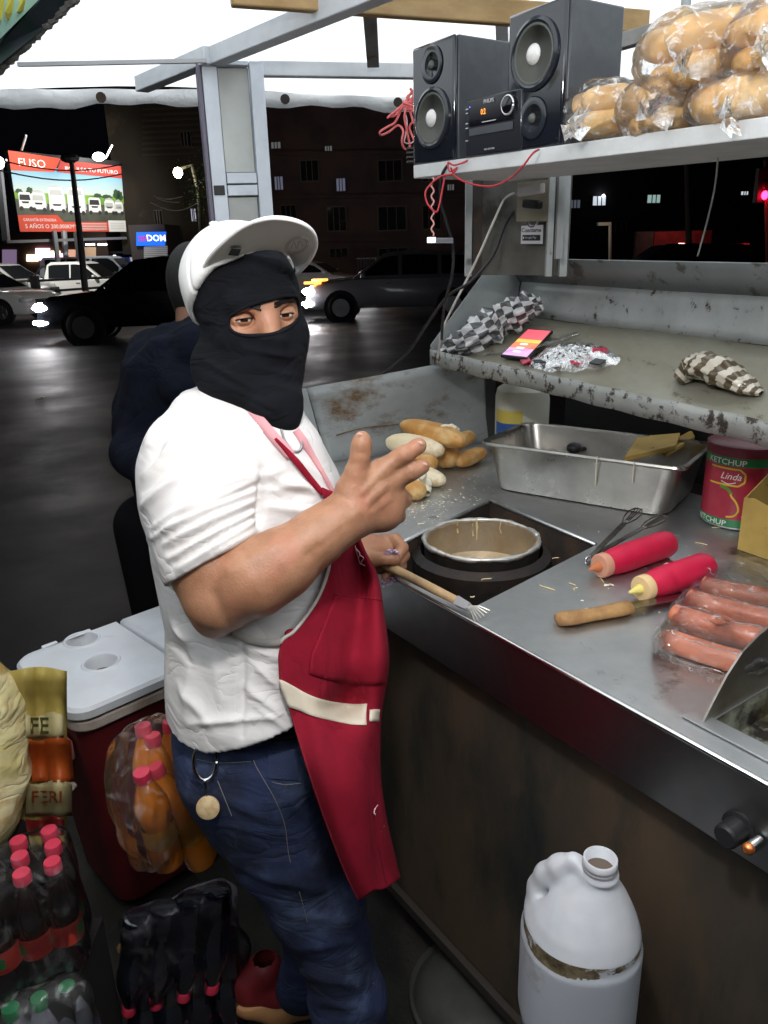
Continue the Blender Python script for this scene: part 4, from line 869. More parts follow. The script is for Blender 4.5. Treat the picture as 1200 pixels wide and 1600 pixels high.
# steel post
post = thing('steel_post', 'silver painted steel frame post with a panel inset, behind the white cap', 'post', tuple(aty(385, 700, 2.5)*np.array([1, 1, 0])))
def PV(x, y): return aty(x, y, 2.46+ (x-330)*.0004)
zt = 2.115
def vline(xt, yt, Y):                           # vertical line through a pixel at depth Y
    a = aty(xt, yt, Y); return a
aL = vline(322, 200, 2.47); aR = vline(418, 200, 2.52); w_ = aR-aL; wn = w_/np.linalg.norm(w_); nn_ = np.array([-wn[1], wn[0], 0]); W = np.linalg.norm(w_)
pm_ = mat('silver_paint_post', (.55, .60, .66), .42, metal=.25, c2=(.48, .52, .58), scale=10, bump=.25, bscale=60)
def pbox(u0, u1, z0, z1, t0, t1, m_, nm): return obj(nm, MB().frame_box(np.array([aL[0], aL[1], 0])+wn*u0+nn_*t0+ZUP*z0, wn*(u1-u0), nn_*(t1-t0), ZUP*(z1-z0)), m_, post, bevel=.002)
z1_ = aty(370, 270, 2.48)[2]; z2_ = aty(370, 288, 2.48)[2]; z3_ = aty(370, 306, 2.48)[2]
pbox(.002, .045, 0, zt, 0, .045, pm_, 'stile'); pbox(W-.04, W, 0, zt, 0, .045, pm_, 'stile'); pbox(-.012, 0, 0, zt, -.004, .05, mat('dark_edge', (.13, .12, .16), .5, metal=.5), 'edge_strip')
pbox(.047, W-.042, z2_+.002, z1_+.0, .001, .044, pm_, 'cross_rail'); pbox(.047, W-.042, z3_, z2_-.002, .001, .044, pm_, 'cross_rail'); pbox(.047, W-.042, zt-.012, zt, .001, .044, pm_, 'cross_rail'); pbox(.047, W-.042, .9, .93, .001, .044, pm_, 'cross_rail')
pbox(.006, .038, (z1_+z2_)/2-.045, (z1_+z2_)/2-.018, -.003, -.0005, blk, 'square_hole')
inset = mat('dull_inset', (.34, .36, .35), .35, metal=.5, c2=(.27, .28, .27), scale=4, rough2=.5)
pbox(.047, W-.042, z1_+.002, zt-.014, .022, .026, inset, 'inset_panel'); pbox(.047, W-.042, .932, z3_-.002, .022, .026, inset, 'inset_panel')
# ================================================================== THINGS ON THE COUNTER
# pot
pz = .974; pcx = atz(752, 842, pz); e1_ = atz(661, 842, pz); e2_ = atz(843, 842, pz); pr_ = np.linalg.norm(e2_-e1_)/2
pot = thing('cooking_pot', 'round aluminium pot with greasy rim sunk in the burner hole', 'cooking pot', tuple(pcx-ZUP*.2))
alu = mat('pot_aluminium', (.60, .55, .47), .35, metal=.9, c2=(.48, .38, .25), scale=10, rough2=.5, bump=.3, bscale=50)
soot = mat('soot', (.012, .009, .008), .6, c2=(.04, .022, .012), scale=18, fac=(.5, .8), bump=.9, bscale=60, c3=(.2, .16, .1), scale3=30, fac3=(.70, .76))
prof = [(pr_*.97, -.20), (pr_*.985, -.03), (pr_*1.0, -.004)]
obj('outer_wall', MB().lathe([(pr_*.5, -.2)]+prof, pcx, (0, 0, 1), 64, cap=False), soot, pot, smooth=True)
obj('inner_wall', MB().lathe([(.0005, -.17), (pr_*.7, -.168), (pr_*.90, -.15), (pr_*.94, -.05), (pr_*.96, -.002)], pcx, (0, 0, 1), 64, cap=False), alu, pot, smooth=True)
rimp = [pcx+np.array([math.cos(a), math.sin(a), 0])*(pr_*.98)+ZUP*(.001*math.sin(7*a)) for a in np.linspace(0, 2*math.pi, 65)]
obj('rim', MB().tube(rimp, [.006+.0012*math.sin(9*a)+.001*math.sin(23*a) for a in np.linspace(0, 2*math.pi, 65)], 8), mat('rim_aluminium', (.62, .60, .56), .4, metal=.8, c2=(.4, .3, .18), scale=30, fac=(.55, .7)), pot, smooth=True)
obj('broth', MB().lathe([(.0005, -.078), (pr_*.945, -.078)], pcx, (0, 0, 1), 48, cap=False), mat('broth', (.42, .30, .17), .12, c2=(.55, .42, .26), scale=12, bump=.2, bscale=20), pot, smooth=True)
chz = mat('cheese_shred', (.75, .60, .33), .6)
drip = MB()
for k in range(12):
    a = rng.uniform(0, 6.28) if k > 3 else (1.9, 1.05, 4.0, 4.6)[k]; L_ = rng.uniform(.015, .06); c = pcx+np.array([math.cos(a), math.sin(a), 0])*pr_*.945
    drip.tube([c+ZUP*.004, c-ZUP*L_*.5+rng.normal(0, .002, 3), c-ZUP*L_+rng.normal(0, .003, 3)], [.0016, .001, .0018], 5)
tagp(obj('cheese_drips', drip, chz, pot), kind='stuff')
bu = thing('burner_drum', 'charred steel drum collar around the pot inside the burner hole', 'burner', tuple(pcx-ZUP*.25))
obj('collar', MB().lathe([(pr_*1.18, -.22), (pr_*1.2, -.035), (pr_*1.06, -.022), (pr_*1.04, -.22)], pcx+np.array([.0, .0, 0]), (0, 0, 1), 40, cap=False), soot, bu, smooth='auto')
# brush / skimmer with wooden handle
ba = atz(618, 890, 1.0); bb_ = atz(716, 940, .985); sk = thing('wire_skimmer', 'wooden handled skimmer with metal ferrule and thin wires, held in the fist', 'kitchen tool', tuple(bb_))
woodh = mat('pale_wood', (.52, .36, .19), .55, c2=(.42, .27, .13), scale=12, stretch=(4, 1, 1), bump=.2, bscale=80)
hd_ = ba-bb_; obj('handle', MB().tube([bb_, bb_+hd_*.5, ba, ba+hd_*.35], [.0085, .0095, .0095, .0085], 10), woodh, sk, smooth=True)
u_ = (bb_-ba)/np.linalg.norm(bb_-ba); obj('ferrule', MB().tube([bb_-u_*.002, bb_+u_*.026], [.0125, .010], 4), mat('tin', (.6, .6, .62), .35, metal=.9), sk)
for k in range(6):
    w = np.cross(u_, ZUP)*(.004*(k-2.5)); obj('wire', MB().tube([bb_+u_*.024+w*.3, bb_+u_*.04+w*1.2+ZUP*.004, bb_+u_*.058+w*2.0-ZUP*.002*k], .0011, 5), mat('pale_wire', (.6, .58, .52), .4, metal=.5), sk)

# gastronorm pan
zT = 1.102
R_ = [atz(748, 690, zT), atz(1072, 733, zT), atz(1118, 676, zT), atz(808, 648, zT)]   # near-left, near-right, far-right, far-left rim corners
Bq = [atz(777, 750, CZ+.004), atz(1040, 806, CZ+.004)]
pw_ = R_[1]-R_[0]; pdn = np.array([-pw_[1], pw_[0], 0]); pdn /= np.linalg.norm(pdn); pu = pw_/np.linalg.norm(pw_)
Wd = np.linalg.norm(pw_); Dd = .285
pan = thing('food_pan', 'deep rectangular stainless food pan holding scraps and a wood board', 'food pan', tuple((R_[0]+R_[1])/2+pdn*.14-ZUP*.13))
pc_ = R_[0]+pu*Wd/2+pdn*Dd/2
def rrect(cx, w, d, r, z, n=6):
    out = []
    for (sx, sy, a0) in ((1, 1, 0), (-1, 1, 90), (-1, -1, 180), (1, -1, 270)):
        for k in range(n+1):
            a = math.radians(a0+90*k/n); out.append(cx+pu*(sx*(w/2-r)+r*math.cos(a))+pdn*(sy*(d/2-r)+r*math.sin(a))+ZUP*z)
    return out
base = np.array([pc_[0], pc_[1], 0]); zb = CZ+.004; H = zT-zb
rings = [rrect(base, Wd*.80, Dd*.80, .03, zb+.004), rrect(base, Wd*.845, Dd*.85, .04, zb+.0), rrect(base, Wd*.865, Dd*.87, .042, zb+.012), rrect(base, Wd*.945, Dd*.93, .042, zT-.006), rrect(base, Wd*.955, Dd*.94, .042, zT-.001), rrect(base, Wd*.995, Dd, .03, zT), rrect(base, Wd, Dd*1.01, .03, zT-.004), rrect(base, Wd*.995, Dd, .03, zT-.008)]
n_ = len(rings[0]); V_ = [p for r in rings for p in r]; F_ = [(i*n_+k, i*n_+(k+1) % n_, (i+1)*n_+(k+1) % n_, (i+1)*n_+k) for i in range(len(rings)-1) for k in range(n_)]+[tuple(range(n_))]
obj('body', MB().add(V_, F_), steel_pan, pan, smooth='auto', fixn=True, solid=.0016)
drp = MB()
for (x, y, y2) in ((933, 713, 758), (991, 722, 756)):
    c = atplane(x, y, R_[0]-pdn*.004, pdn); c2 = atplane(x-2, y2, R_[0]+pdn*.012, pdn); drp.tube(smooth_path([c, (c+c2)/2-pdn*.004, c2-pdn*.004], 4), .0016, 5)
tagp(obj('sauce_drips', drp, mat('cream_drip', (.72, .66, .5), .5), pan), kind='stuff')
ladle = thing('black_ladle', 'black plastic serving spoon lying in the food pan', 'spoon', tuple(base+ZUP*(zb+.03)))
obj('bowl', MB().ball(atz(897, 700, zT-.05), (.022, .02, .016), n=16, m=10), blk, ladle, smooth=True); obj('handle', MB().tube(smooth_path([atz(905, 702, zT-.055), atz(945, 700, zT-.06), atz(985, 705, zT-.055)], 5), [.006]*11, 8), blk, ladle, smooth=True)
brd = thing('wooden_board', 'short yellow wooden board leaning inside the food pan', 'board', tuple(base+ZUP*(zb+.04)))
yel = mat('yellow_board', (.50, .34, .09), .7, c2=(.40, .26, .07), scale=9, c3=(.12, .06, .02), scale3=30, fac3=(.64, .7), bump=.5, bscale=60)
obj('plank', MB().prism([atz(975, 722, zT-.02), atz(1055, 704, zT-.0), atz(1062, 684, zT-.0), atz(995, 690, zT-.02)], ZUP*.014), yel, brd, bevel=.002)
obj('plank', MB().prism([atz(1040, 716, zT-.03), atz(1085, 688, zT-.01), atz(1080, 678, zT-.01), atz(1030, 705, zT-.03)], ZUP*.012), yel, brd, bevel=.002)
sc = MB()
for k in range(60):
    c = base+pu*rng.uniform(-.18, .2)+pdn*rng.uniform(-.1, .1)+ZUP*(zb+.008); d = rng.normal(0, .006, 3); sc.tube([c, c+d*.5+ZUP*.002, c+d], [.0016, .0022, .0012], 4)
tagp(obj('food_scraps', sc, mat('bread_scrap', (.65, .55, .38), .8)), 'pale food scraps scattered over the bottom of the food pan', 'food scraps', kind='stuff')

# white plastic gallon behind the pan
gp0 = atd(815, 655, 2.45); gp0[2] = CZ+.003
gj = thing('white_jug', 'white plastic container with blue and yellow label in the shade behind the pan', 'container', tuple(gp0))
wj = mat('milky_plastic', (.62, .62, .52), .4, c2=(.52, .52, .42), scale=10, sss=.05)
obj('body', MB().lathe([(.07, 0), (.082, .01), (.082, .17), (.076, .195), (.05, .215), (.02, .22), (.02, .25)], gp0, (0, 0, 1), 28, sq=3), wj, gj, smooth='auto')
lb = MB()
for nm, c, z0_, z1_ in (('label', (.03, .10, .35), .06, .10), ('label', (.62, .5, .1), .10, .14)):
    ring_ = [[gp0+np.array([math.cos(a), math.sin(a), 0])*.083*(abs(math.cos(a))**3+abs(math.sin(a))**3)**(-1/3)+ZUP*z for a in np.linspace(math.radians(190), math.radians(262), 12)] for z in (z0_, z1_)]
    obj(nm, MB().grid(ring_), mat('label%d' % int(z0_*100), c, .5), gj, smooth=True)

# ketchup can
cz0 = atz(1150, 812, CZ+.002); tp_ = atd(1152, 690, DT(cz0)); rr = .5*abs(atd(1206, 800, DT(cz0))-atd(1103, 800, DT(cz0)))[0]*1.02; Hc = .178
can_ = thing('ketchup_can', 'large red and green tomato ketchup tin beside the yellow box', 'can', tuple(cz0))
tin_r = mat('can_red', (.42, .025, .055), .35, coat=.3, c2=(.36, .02, .045), scale=30); tin_g = mat('can_green', (.01, .20, .06), .35, coat=.3)
def cyl(r, z0, z1, m_, nm, a0=0, a1=2*math.pi, n=40): 
    G = [[cz0+np.array([math.cos(a), math.sin(a), 0])*r+ZUP*z for a in np.linspace(a0, a1, n)] for z in (z0, z1)]; return obj(nm, MB().grid(G), m_, can_, smooth=True, fixn=False)
obj('tin_body', MB().lathe([(rr-.003, 0), (rr, .003), (rr-.001, .006), (rr-.001, Hc-.006), (rr, Hc-.003), (rr-.003, Hc), (rr-.006, Hc-.004), (.0005, Hc-.004)], cz0, (0, 0, 1), 40), mat('tin', (0, 0, 0)), can_, smooth='auto')
cyl(rr+.0005, .022, Hc-.028, tin_r, 'red_label'); cyl(rr+.0006, .006, .024, tin_g, 'green_band'); cyl(rr+.0006, Hc-.030, Hc-.010, tin_g, 'green_band')
obj('red_lid', MB().lathe([(rr+.002, Hc-.010), (rr+.003, Hc+.012), (rr-.004, Hc+.016), (.0005, Hc+.016)], cz0, (0, 0, 1), 40), mat('lid_dark_red', (.2, .02, .04), .4), can_, smooth='auto')
def on_can(name, V, F, ac, zc, sx, sy, m_, off=.0012):
    W = np.array(V); a = ac+(W[:, 0]*sx)/rr; z = zc+W[:, 1]*sy; r = rr+off
    P = np.stack([cz0[0]+r*np.cos(a), cz0[1]+r*np.sin(a), cz0[2]+z], 1); return obj(name, (P, F), m_, can_, fixn=False)
aview = math.atan2(-cz0[1], -cz0[0]); white_ink = mat('white_ink', (.75, .75, .72), .5); yel_ink = mat('yellow_ink', (.70, .50, .05), .5); green_ink = mat('green_ink', (.10, .28, .03), .5)
Vt, Ft = text_mesh('KETCHUP', 1, .01); wt = Vt[:, 0].max()
on_can('lettering', Vt-np.array([wt, 0, 0]), Ft, aview+.10, Hc-.0275, .0205, .0185, white_ink); on_can('lettering', Vt-np.array([wt, 0, 0]), Ft, aview-.25, .0085, .0205, .0175, white_ink)
Vt, Ft = text_mesh('Linda', 1, .0, .35); wt = Vt[:, 0].max(); on_can('lettering', Vt-np.array([wt/2, 0, 0]), Ft, aview-.28, Hc-.060, .021, .022, white_ink, .002)
def on_curve(name, pts, w, m_, off=.0012):
    P = np.array(pts, float); P = smooth_path(np.c_[P, np.zeros(len(P))], 5)[:, :2]; T = np.gradient(P, axis=0); T /= np.linalg.norm(T, axis=1)[:, None]; Nn = np.c_[-T[:, 1], T[:, 0]]*w/2
    V = np.vstack([P-Nn, P+Nn]); n = len(P); F = [(i, i+1, n+i+1, n+i) for i in range(n-1)]
    return on_can(name, np.c_[V, np.zeros(len(V))], F, aview-.28, 0, 1, 1, m_, off)
h_ = Hc
for pts in ([(-.05, h_-.036), (.018, h_-.036)], [(.018, h_-.036), (.030, h_-.046)], [(.030, h_-.046), (.030, h_-.064)], [(.030, h_-.064), (.018, h_-.074)], [(.018, h_-.074), (-.05, h_-.074)]): on_curve('yellow_border', pts, .004, yel_ink)
on_curve('smile', [(-.02, h_-.066), (-.004, h_-.071), (.012, h_-.066)], .002, white_ink)
on_curve('pear_outline', [(-.006, h_-.083), (.004, h_-.088), (.006, h_-.098), (.018, h_-.112), (.024, h_-.13), (.016, h_-.144), (0, h_-.148)], .004, yel_ink)
on_curve('stalk', [(-.02, h_-.078), (-.004, h_-.082), (.006, h_-.092)], .007, green_ink, .0018)
Vt, Ft = text_mesh('NET WT', 1, .0); on_can('lettering', Vt, Ft, aview+.12, .032, .006, .006, white_ink)
# yellow box (open, standing)
by = thing('yellow_box', 'torn open yellow cardboard box standing at the right edge of the counter', 'box', tuple(atz(1180, 860, CZ)))
bA = atz(1152, 858, CZ+.002); bB = atz(1230, 885, CZ+.002); bC = atz(1206, 800, CZ+.002); du = bB-bA; dv = bC-bA
ht1 = atplane(1158, 778, bA, E2)[2]-CZ; ht2 = .175
obj('front_wall', MB().prism([bA, bB, bB+ZUP*(ht1-.01), bA+du*.5+ZUP*(ht1-.004), bA+du*.2+ZUP*(ht1+.004), bA+ZUP*ht1], E2*.003), yel, by)
obj('side_wall', MB().prism([bA+E2*.0035, bA+E2*.13, bA+E2*.13+ZUP*ht2, bA+E2*.0035+ZUP*.115], E1*.003), yel, by)
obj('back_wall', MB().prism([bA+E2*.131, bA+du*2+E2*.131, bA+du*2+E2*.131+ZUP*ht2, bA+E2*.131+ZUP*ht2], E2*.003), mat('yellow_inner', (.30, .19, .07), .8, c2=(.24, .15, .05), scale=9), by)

# squeeze bottles
bot_r = mat('bottle_red', (.62, .012, .06), .42, sss=.1, c2=(.55, .012, .05), scale=14)
def squeeze(label, nose, tail, noz_m, col_m, rad):
    N0 = atz(nose[0], nose[1], CZ+rad*.9); T0 = atz(tail[0], tail[1], CZ+rad+.001); N0[2] = CZ+rad*.9; ax = N0-T0; L = np.linalg.norm(ax); ax /= L
    t = thing('squeeze_bottle', label, 'sauce bottle', tuple((N0+T0)/2*np.array([1, 1, 0])+ZUP*CZ), 'red squeeze bottles lying on the counter')
    pr = [(rad*.5, 0), (rad*.88, .003), (rad*.99, .012), (rad, .02), (rad, .105), (rad*.97, .108), (rad, .112), (rad*.95, .13), (rad*.82, .148), (rad*.78, .152)]
    Lb = L-.045; pr = [(a, h*Lb/.152) for a, h in pr]
    obj('body', MB().lathe(pr, T0, ax, 32), bot_r, t, smooth='auto')
    obj('collar', MB().lathe([(rad*.84, 0), (rad*.86, .003), (rad*.86, .014), (rad*.80, .018), (rad*.3, .0195)], T0+ax*Lb, ax, 28), col_m, t, smooth='auto')
    obj('nozzle', MB().lathe([(rad*.36, 0), (rad*.3, .008), (rad*.16, .022), (.0028, .0275), (.002, .028)], T0+ax*(Lb+.018), ax, 18), noz_m, t, smooth='auto')
squeeze('red squeeze bottle with orange brown nozzle, lying farther from the knife', (921, 890), (1046, 848), mat('nozzle_orange', (.55, .18, .07), .5), mat('collar_tan', (.62, .30, .20), .5), .0285)
squeeze('red squeeze bottle with pale yellow nozzle, lying just behind the knife', (984, 926), (1106, 884), mat('nozzle_yellow', (.80, .68, .20), .45), mat('collar_cream', (.78, .55, .28), .5), .0285)

# tongs
tg = thing('tongs', 'steel tongs with slotted ends lying beside the burner hole', 'tongs', tuple(atz(925, 870, CZ)))
dk = mat('tong_steel', (.30, .28, .25), .3, metal=1, c2=(.15, .12, .1), scale=30)
hg = atz(922, 872, CZ+.012)
def blade(tip, nm, zt_):
    tpt = atd(tip[0], tip[1], tip[2]); d = tpt-hg; L = np.linalg.norm(d); d /= L; sdv = np.cross(d, ZUP); sdv /= np.linalg.norm(sdv); n = np.cross(sdv, d)
    b = MB().frame_box(hg-sdv*.006, d*(L*.70), sdv*.012, n*.0018); a0 = hg+d*L*.70
    ol = [(-.006, 0), (-.014, .02), (-.016, .045), (-.008, .062), (.008, .062), (.016, .045), (.014, .02), (.006, 0)]; s_ = L*.30/.062
    pts = [a0+sdv*u+d*v*s_ for u, v in ol]; b.tube(pts+[pts[0]], .0018, 6)
    for u in (-.006, 0, .006): b.tube([a0+sdv*u*.6+d*.01, a0+sdv*u+d*.058*s_], .0016, 5)
    obj(nm, b, dk, tg, fixn=False)
blade((998, 795, DT(hg)+.14), 'arm', 0); blade((1038, 806, DT(hg)+.12), 'arm', 0)
obj('hinge', MB().tube(smooth_path([hg-E1*.0+ZUP*.004, hg-E2*.012+ZUP*.002, hg-E2*.012-ZUP*.008, hg-ZUP*.009], 5), .003, 8), mat('tin', (0, 0, 0)), tg, smooth=True)

# knife
kA = atz(871, 968, CZ+.012); kB = atz(984, 948, CZ+.012); kd = kB-kA; kl = np.linalg.norm(kd); kd /= kl; kn_ = np.cross(ZUP, kd)
kf = thing('kitchen_knife', 'kitchen knife with worn wooden handle, blade under the sausage bag', 'knife', tuple(kA-ZUP*.01))
hw = [(0, .010), (.012, .0155), (.03, .0145), (.05, .0115), (.075, .0125), (.1, .015), (.118, .013)]; hw = [(a*kl/.118, b*1.32) for a, b in hw]
G = [[kA+kd*a+kn_*(b*math.cos(t)-.004*math.sin(a/kl*3.1))+ZUP*(.0105*math.sin(t)) for t in np.linspace(0, 2*math.pi, 13)] for a, b in hw]
hb = MB().grid(G); hb.add([G[0][i] for i in range(12)], [tuple(range(12))]); hb.add([G[-1][i] for i in range(12)], [tuple(range(12))]); obj('handle', hb, mat('knife_wood', (.42, .24, .09), .5, c2=(.28, .14, .05), scale=14, stretch=(3, 3, 1), bump=.3, bscale=60), kf, smooth=True, merge=.0004)
for a in (.15, .45, .75): obj('rivet', MB().ball(kA+kd*kl*a+ZUP*.0103, (.003, .003, .0008), n=8, m=5), mat('brass_dull', (.35, .25, .12), .4, metal=.8), kf, smooth=True)
obj('blade', MB().prism([kB-kn_*.012, kB+kd*.16-kn_*.006, kB+kd*.21+kn_*.002, kB+kd*.15+kn_*.012, kB+kn_*.013], ZUP*.0016), mat('blade_steel', (.35, .34, .33), .25, metal=1, c2=(.2, .18, .16), scale=20), kf)

# sausages in film
saus = mat('sausage', (.58, .185, .10), .38, sss=.15, c2=(.52, .15, .07), scale=20, coat=.25, bump=.1, bscale=100)
sg = [((1048, 958), (1200, 1000), .0125), ((1072, 936), (1215, 972), .0125), ((1090, 918), (1225, 945), .0125), ((1035, 988), (1180, 1030), .013), ((1040, 1000), (1150, 1035), .012)]
def sausage(a, b, r, z, label):
    A = atz(a[0], a[1], z); B = atz(b[0], b[1], z); d = B-A; n = 30; nn = np.cross(d, ZUP); nn /= np.linalg.norm(nn)
    r = r*1.5; pts = [A+d*t+nn*.003*math.sin(math.pi*t) for t in np.linspace(0, 1, n)]; rs = [r*min(1, math.sqrt(max(1e-3, 1-(1-min(t, 1-t)*n/1.1)**2)) if min(t, 1-t)*n < 1.1 else 1) for t in np.linspace(0, 1, n)]
    rs[0] = rs[-1] = r*.45
    tagp(obj('sausage', MB().tube(pts, rs, 14), saus, smooth=True), label, 'sausage', 'sausages in the clear bag')
sausage((1094, 915), (1235, 940), .0125, CZ+.030, 'raw sausage farthest back in the clear bag, nearest the yellow box')
sausage((1072, 935), (1218, 972), .0125, CZ+.030, 'second sausage from the back in the clear bag')
sausage((1048, 958), (1200, 1003), .0125, CZ+.034, 'front sausage of the upper layer with a torn skin flap')
sausage((1032, 996), (1195, 1046), .0125, CZ+.020, 'lowest front sausage lying inside the folded film')
sausage((1062, 972), (1225, 1012), .0125, CZ+.014, 'sausage of the lower layer half hidden under the front upper one')
obj_flap = obj('torn_skin', MB().prism([atz(1105, 968, CZ+.049), atz(1132, 962, CZ+.050), atz(1165, 978, CZ+.048), atz(1120, 976, CZ+.050)], ZUP*.001), saus); tagp(obj_flap, 'torn flap of sausage skin on the front upper sausage', 'sausage skin')
film = plastic_film('clear_film', opac=.10, scale=70, fior=1.3)
outl = np.array([(1025, 985), (1022, 1018), (1060, 1040), (1110, 1062), (1172, 1066), (1215, 1050), (1245, 1000), (1250, 930), (1200, 890), (1150, 872), (1105, 885), (1070, 920)])
oc = np.array([1135, 965]); G = []
for j, k in enumerate([1, .97, .94, .90, .85, .78, .68, .56, .42, .28, .14, 0]):
    row = []
    for i in range(len(outl)*5+1):
        q = i/5; i0 = int(q) % len(outl); i1 = (i0+1) % len(outl); fr_ = q-int(q); w_ = fr_*fr_*(3-2*fr_)*.5+fr_*.5
        p = outl[i0]*(1-w_)+outl[i1]*w_; p = oc+(p-oc)*k; zz = CZ+.003+.060*(1-k**9)+.0035*math.sin(i*1.9+j*1.3)+.003*math.sin(i*.83-j*2.1)
        if k == 1: zz = CZ+.002
        P_ = atz(p[0], p[1], min(zz, CZ+.068)); row.append(P_)
    G.append(row)
fbt = thing('sausage_bag', 'crinkled clear plastic bag wrapped around the sausages', 'plastic bag', tuple(atz(1130, 960, CZ)))
obj('film', MB().grid(G), film, fbt, smooth=True, fixn=False)
G2 = []
r2 = np.random.default_rng(5)
for k in (1.035, .985, .93, .87):
    row = []
    for i in range(len(outl)*8+1):
        q = i/8; i0 = int(q) % len(outl); i1 = (i0+1) % len(outl); w_ = q-int(q); p = outl[i0]*(1-w_)+outl[i1]*w_
        p = oc+(p-oc)*(k+r2.normal(0, .012)); row.append(atz(p[0], p[1], CZ+.004+(1.035-k)*.22+abs(r2.normal(0, .0035))))
    G2.append(row)
obj('crumpled_edge', MB().grid(G2), plastic_film('edge_film', opac=.42, scale=90, fior=1.4), fbt, smooth=True, fixn=False)
ridge = []
for (x0, y0, x1, y1, z) in ((1040, 985, 1180, 1035, .050), (1060, 945, 1200, 985, .058), (1085, 925, 1230, 955, .057), (1150, 875, 1215, 915, .03), (1100, 890, 1150, 905, .045), (1060, 1030, 1150, 1060, .02), (1105, 905, 1190, 925, .055)):
    pts = [atz(x0+(x1-x0)*t+4*math.sin(t*13+x0), y0+(y1-y0)*t+3*math.sin(t*9+y0), CZ+z+.002*math.sin(t*17)) for t in np.linspace(0, 1, 14)]
    obj('highlight_crease', MB().tube(pts, [.0003+.0012*abs(math.sin(i*1.1+x0)) for i in range(14)], 5), plastic_film('highlight_film', opac=.5, scale=150, fior=1.5), fbt, smooth=True)  # whitish tubes drawn as highlights along the film creases

# bread rolls
crust = mat('bread_crust', (.56, .27, .07), .5, c2=(.72, .50, .22), scale=13, fac=(.46, .66), c3=(.42, .17, .045), scale3=8, fac3=(.60, .72), bump=.6, bscale=90, crease=(20, .003, (1, 1, 1)))
crust_p = mat('pale_crust', (.80, .66, .42), .6, c2=(.86, .78, .60), scale=9, c3=(.66, .42, .16), scale3=8, fac3=(.56, .68), bump=.35, bscale=80)
crumb = mat('bread_crumb', (.84, .78, .62), .9, bump=1, bscale=60, bdist=.006)
def bun(name, c, ax, L, r, m_, label=None, group=None, up=None, slash=True, parent=None, seed=0, cat='bread roll', flat=.82):
    ax = np.array(ax, float); ax /= np.linalg.norm(ax); up = np.array(up if up is not None else (0, 0, 1), float); sd_ = np.cross(up, ax); sd_ /= np.linalg.norm(sd_); up2 = np.cross(ax, sd_)
    n, m = 26, 20; G = []
    for i in range(n+1):
        t = -1+2*i/n; rr_ = (1-abs(t)**3.2)**.5; row = []
        for k in range(m+1):
            a = 2*math.pi*k/m; x = math.cos(a)*r*rr_; z = math.sin(a)*r*flat*rr_
            bulge = 1+.05*math.sin(3*t+seed)+.04*math.sin(5*a+seed*2+t*3)
            if slash: bulge -= .16*math.exp(-((a-math.pi/2+.35*t-.1)/.16)**2)*(1 if abs(t) < .75 else .2); bulge += .07*math.exp(-((a-math.pi/2+.35*t-.5)/.25)**2)
            row.append(np.array(c)+ax*(t*L/2)+sd_*(x*bulge+.06*r*math.sin(2*t+seed))+up2*z*bulge)
        G.append(row)
    o = obj(name, MB().grid(G), m_, parent, smooth=True, merge=.0003, sub=1)
    if label: tagp(o, label, cat, group)
    return o
def bunpx(a, b, z, r, m_, label, **kw):
    A = atz(a[0], a[1], z); B = atz(b[0], b[1], z); return bun('bread_roll', (A+B)/2, B-A, np.linalg.norm(B-A)*1.1, r*1.3, m_, label, 'bread rolls heaped on the counter', **kw)
g_ = CZ
bunpx((632, 664), (722, 690), g_+.105, .029, crust, 'golden split roll lying on top of the heap', seed=1)
bunpx((608, 690), (690, 705), g_+.075, .030, crust_p, 'pale floury roll just under the topmost golden one', seed=2)
bunpx((682, 712), (716, 716), g_+.034, .031, crust, 'dark golden round roll end in the middle of the heap', seed=3, slash=False)
bunpx((716, 722), (754, 706), g_+.026, .022, crust, 'small golden roll farthest right, resting on the counter', seed=4, slash=False)
bunpx((700, 700), (736, 680), g_+.058, .022, crust, 'roll wedged behind the dark round one', seed=5)
bunpx((620, 728), (682, 722), g_+.050, .024, crust, 'roll in the third layer behind the two fingertips', seed=6)
bunpx((622, 760), (660, 770), g_+.024, .024, crust, 'golden roll nearest the camera at the left foot of the heap', seed=7)
bunpx((640, 735), (692, 752), g_+.024, .022, crust_p, 'pale roll with soft end beside the torn crumb', seed=8)
f = Field(atz(660, 765, g_)-.07, atz(660, 765, g_)+np.array([.07, .07, .09]), .0025)
c0_ = atz(655, 752, g_+.035)
for k in range(16): f.ell(c0_+rng.normal(0, .011, 3)+np.array([0, 0, -.002*k]), (.010, .009, .011), None, .004)
f.chain([(atz(668, 757, g_+.02), .011), (atz(667, 774, g_+.008), .008)], .004)
V, F = f.mesh(); V += vnormals(V, F)*(.0012*sines(V, 10, 60, 160, None, 3))[:, None]; o = fast_obj('bread_roll', V, F, crumb); tagp(o, 'torn open roll showing white crumb at the front of the heap', 'bread roll', 'bread rolls heaped on the counter')
f = Field(atz(702, 668, g_+.128)-.04, atz(702, 668, g_+.128)+.04, .0025)
for k in range(8): f.ell(atz(702+rng.uniform(-8, 10), 668, g_+.128)+rng.normal(0, .004, 3), (.008, .006, .006), None, .004)
V, F = f.mesh(); o = fast_obj('bread_crumb_lump', V, F, crumb); tagp(o, 'torn white crumb lump stuck on top of the heap of rolls', 'bread')
cr = MB()
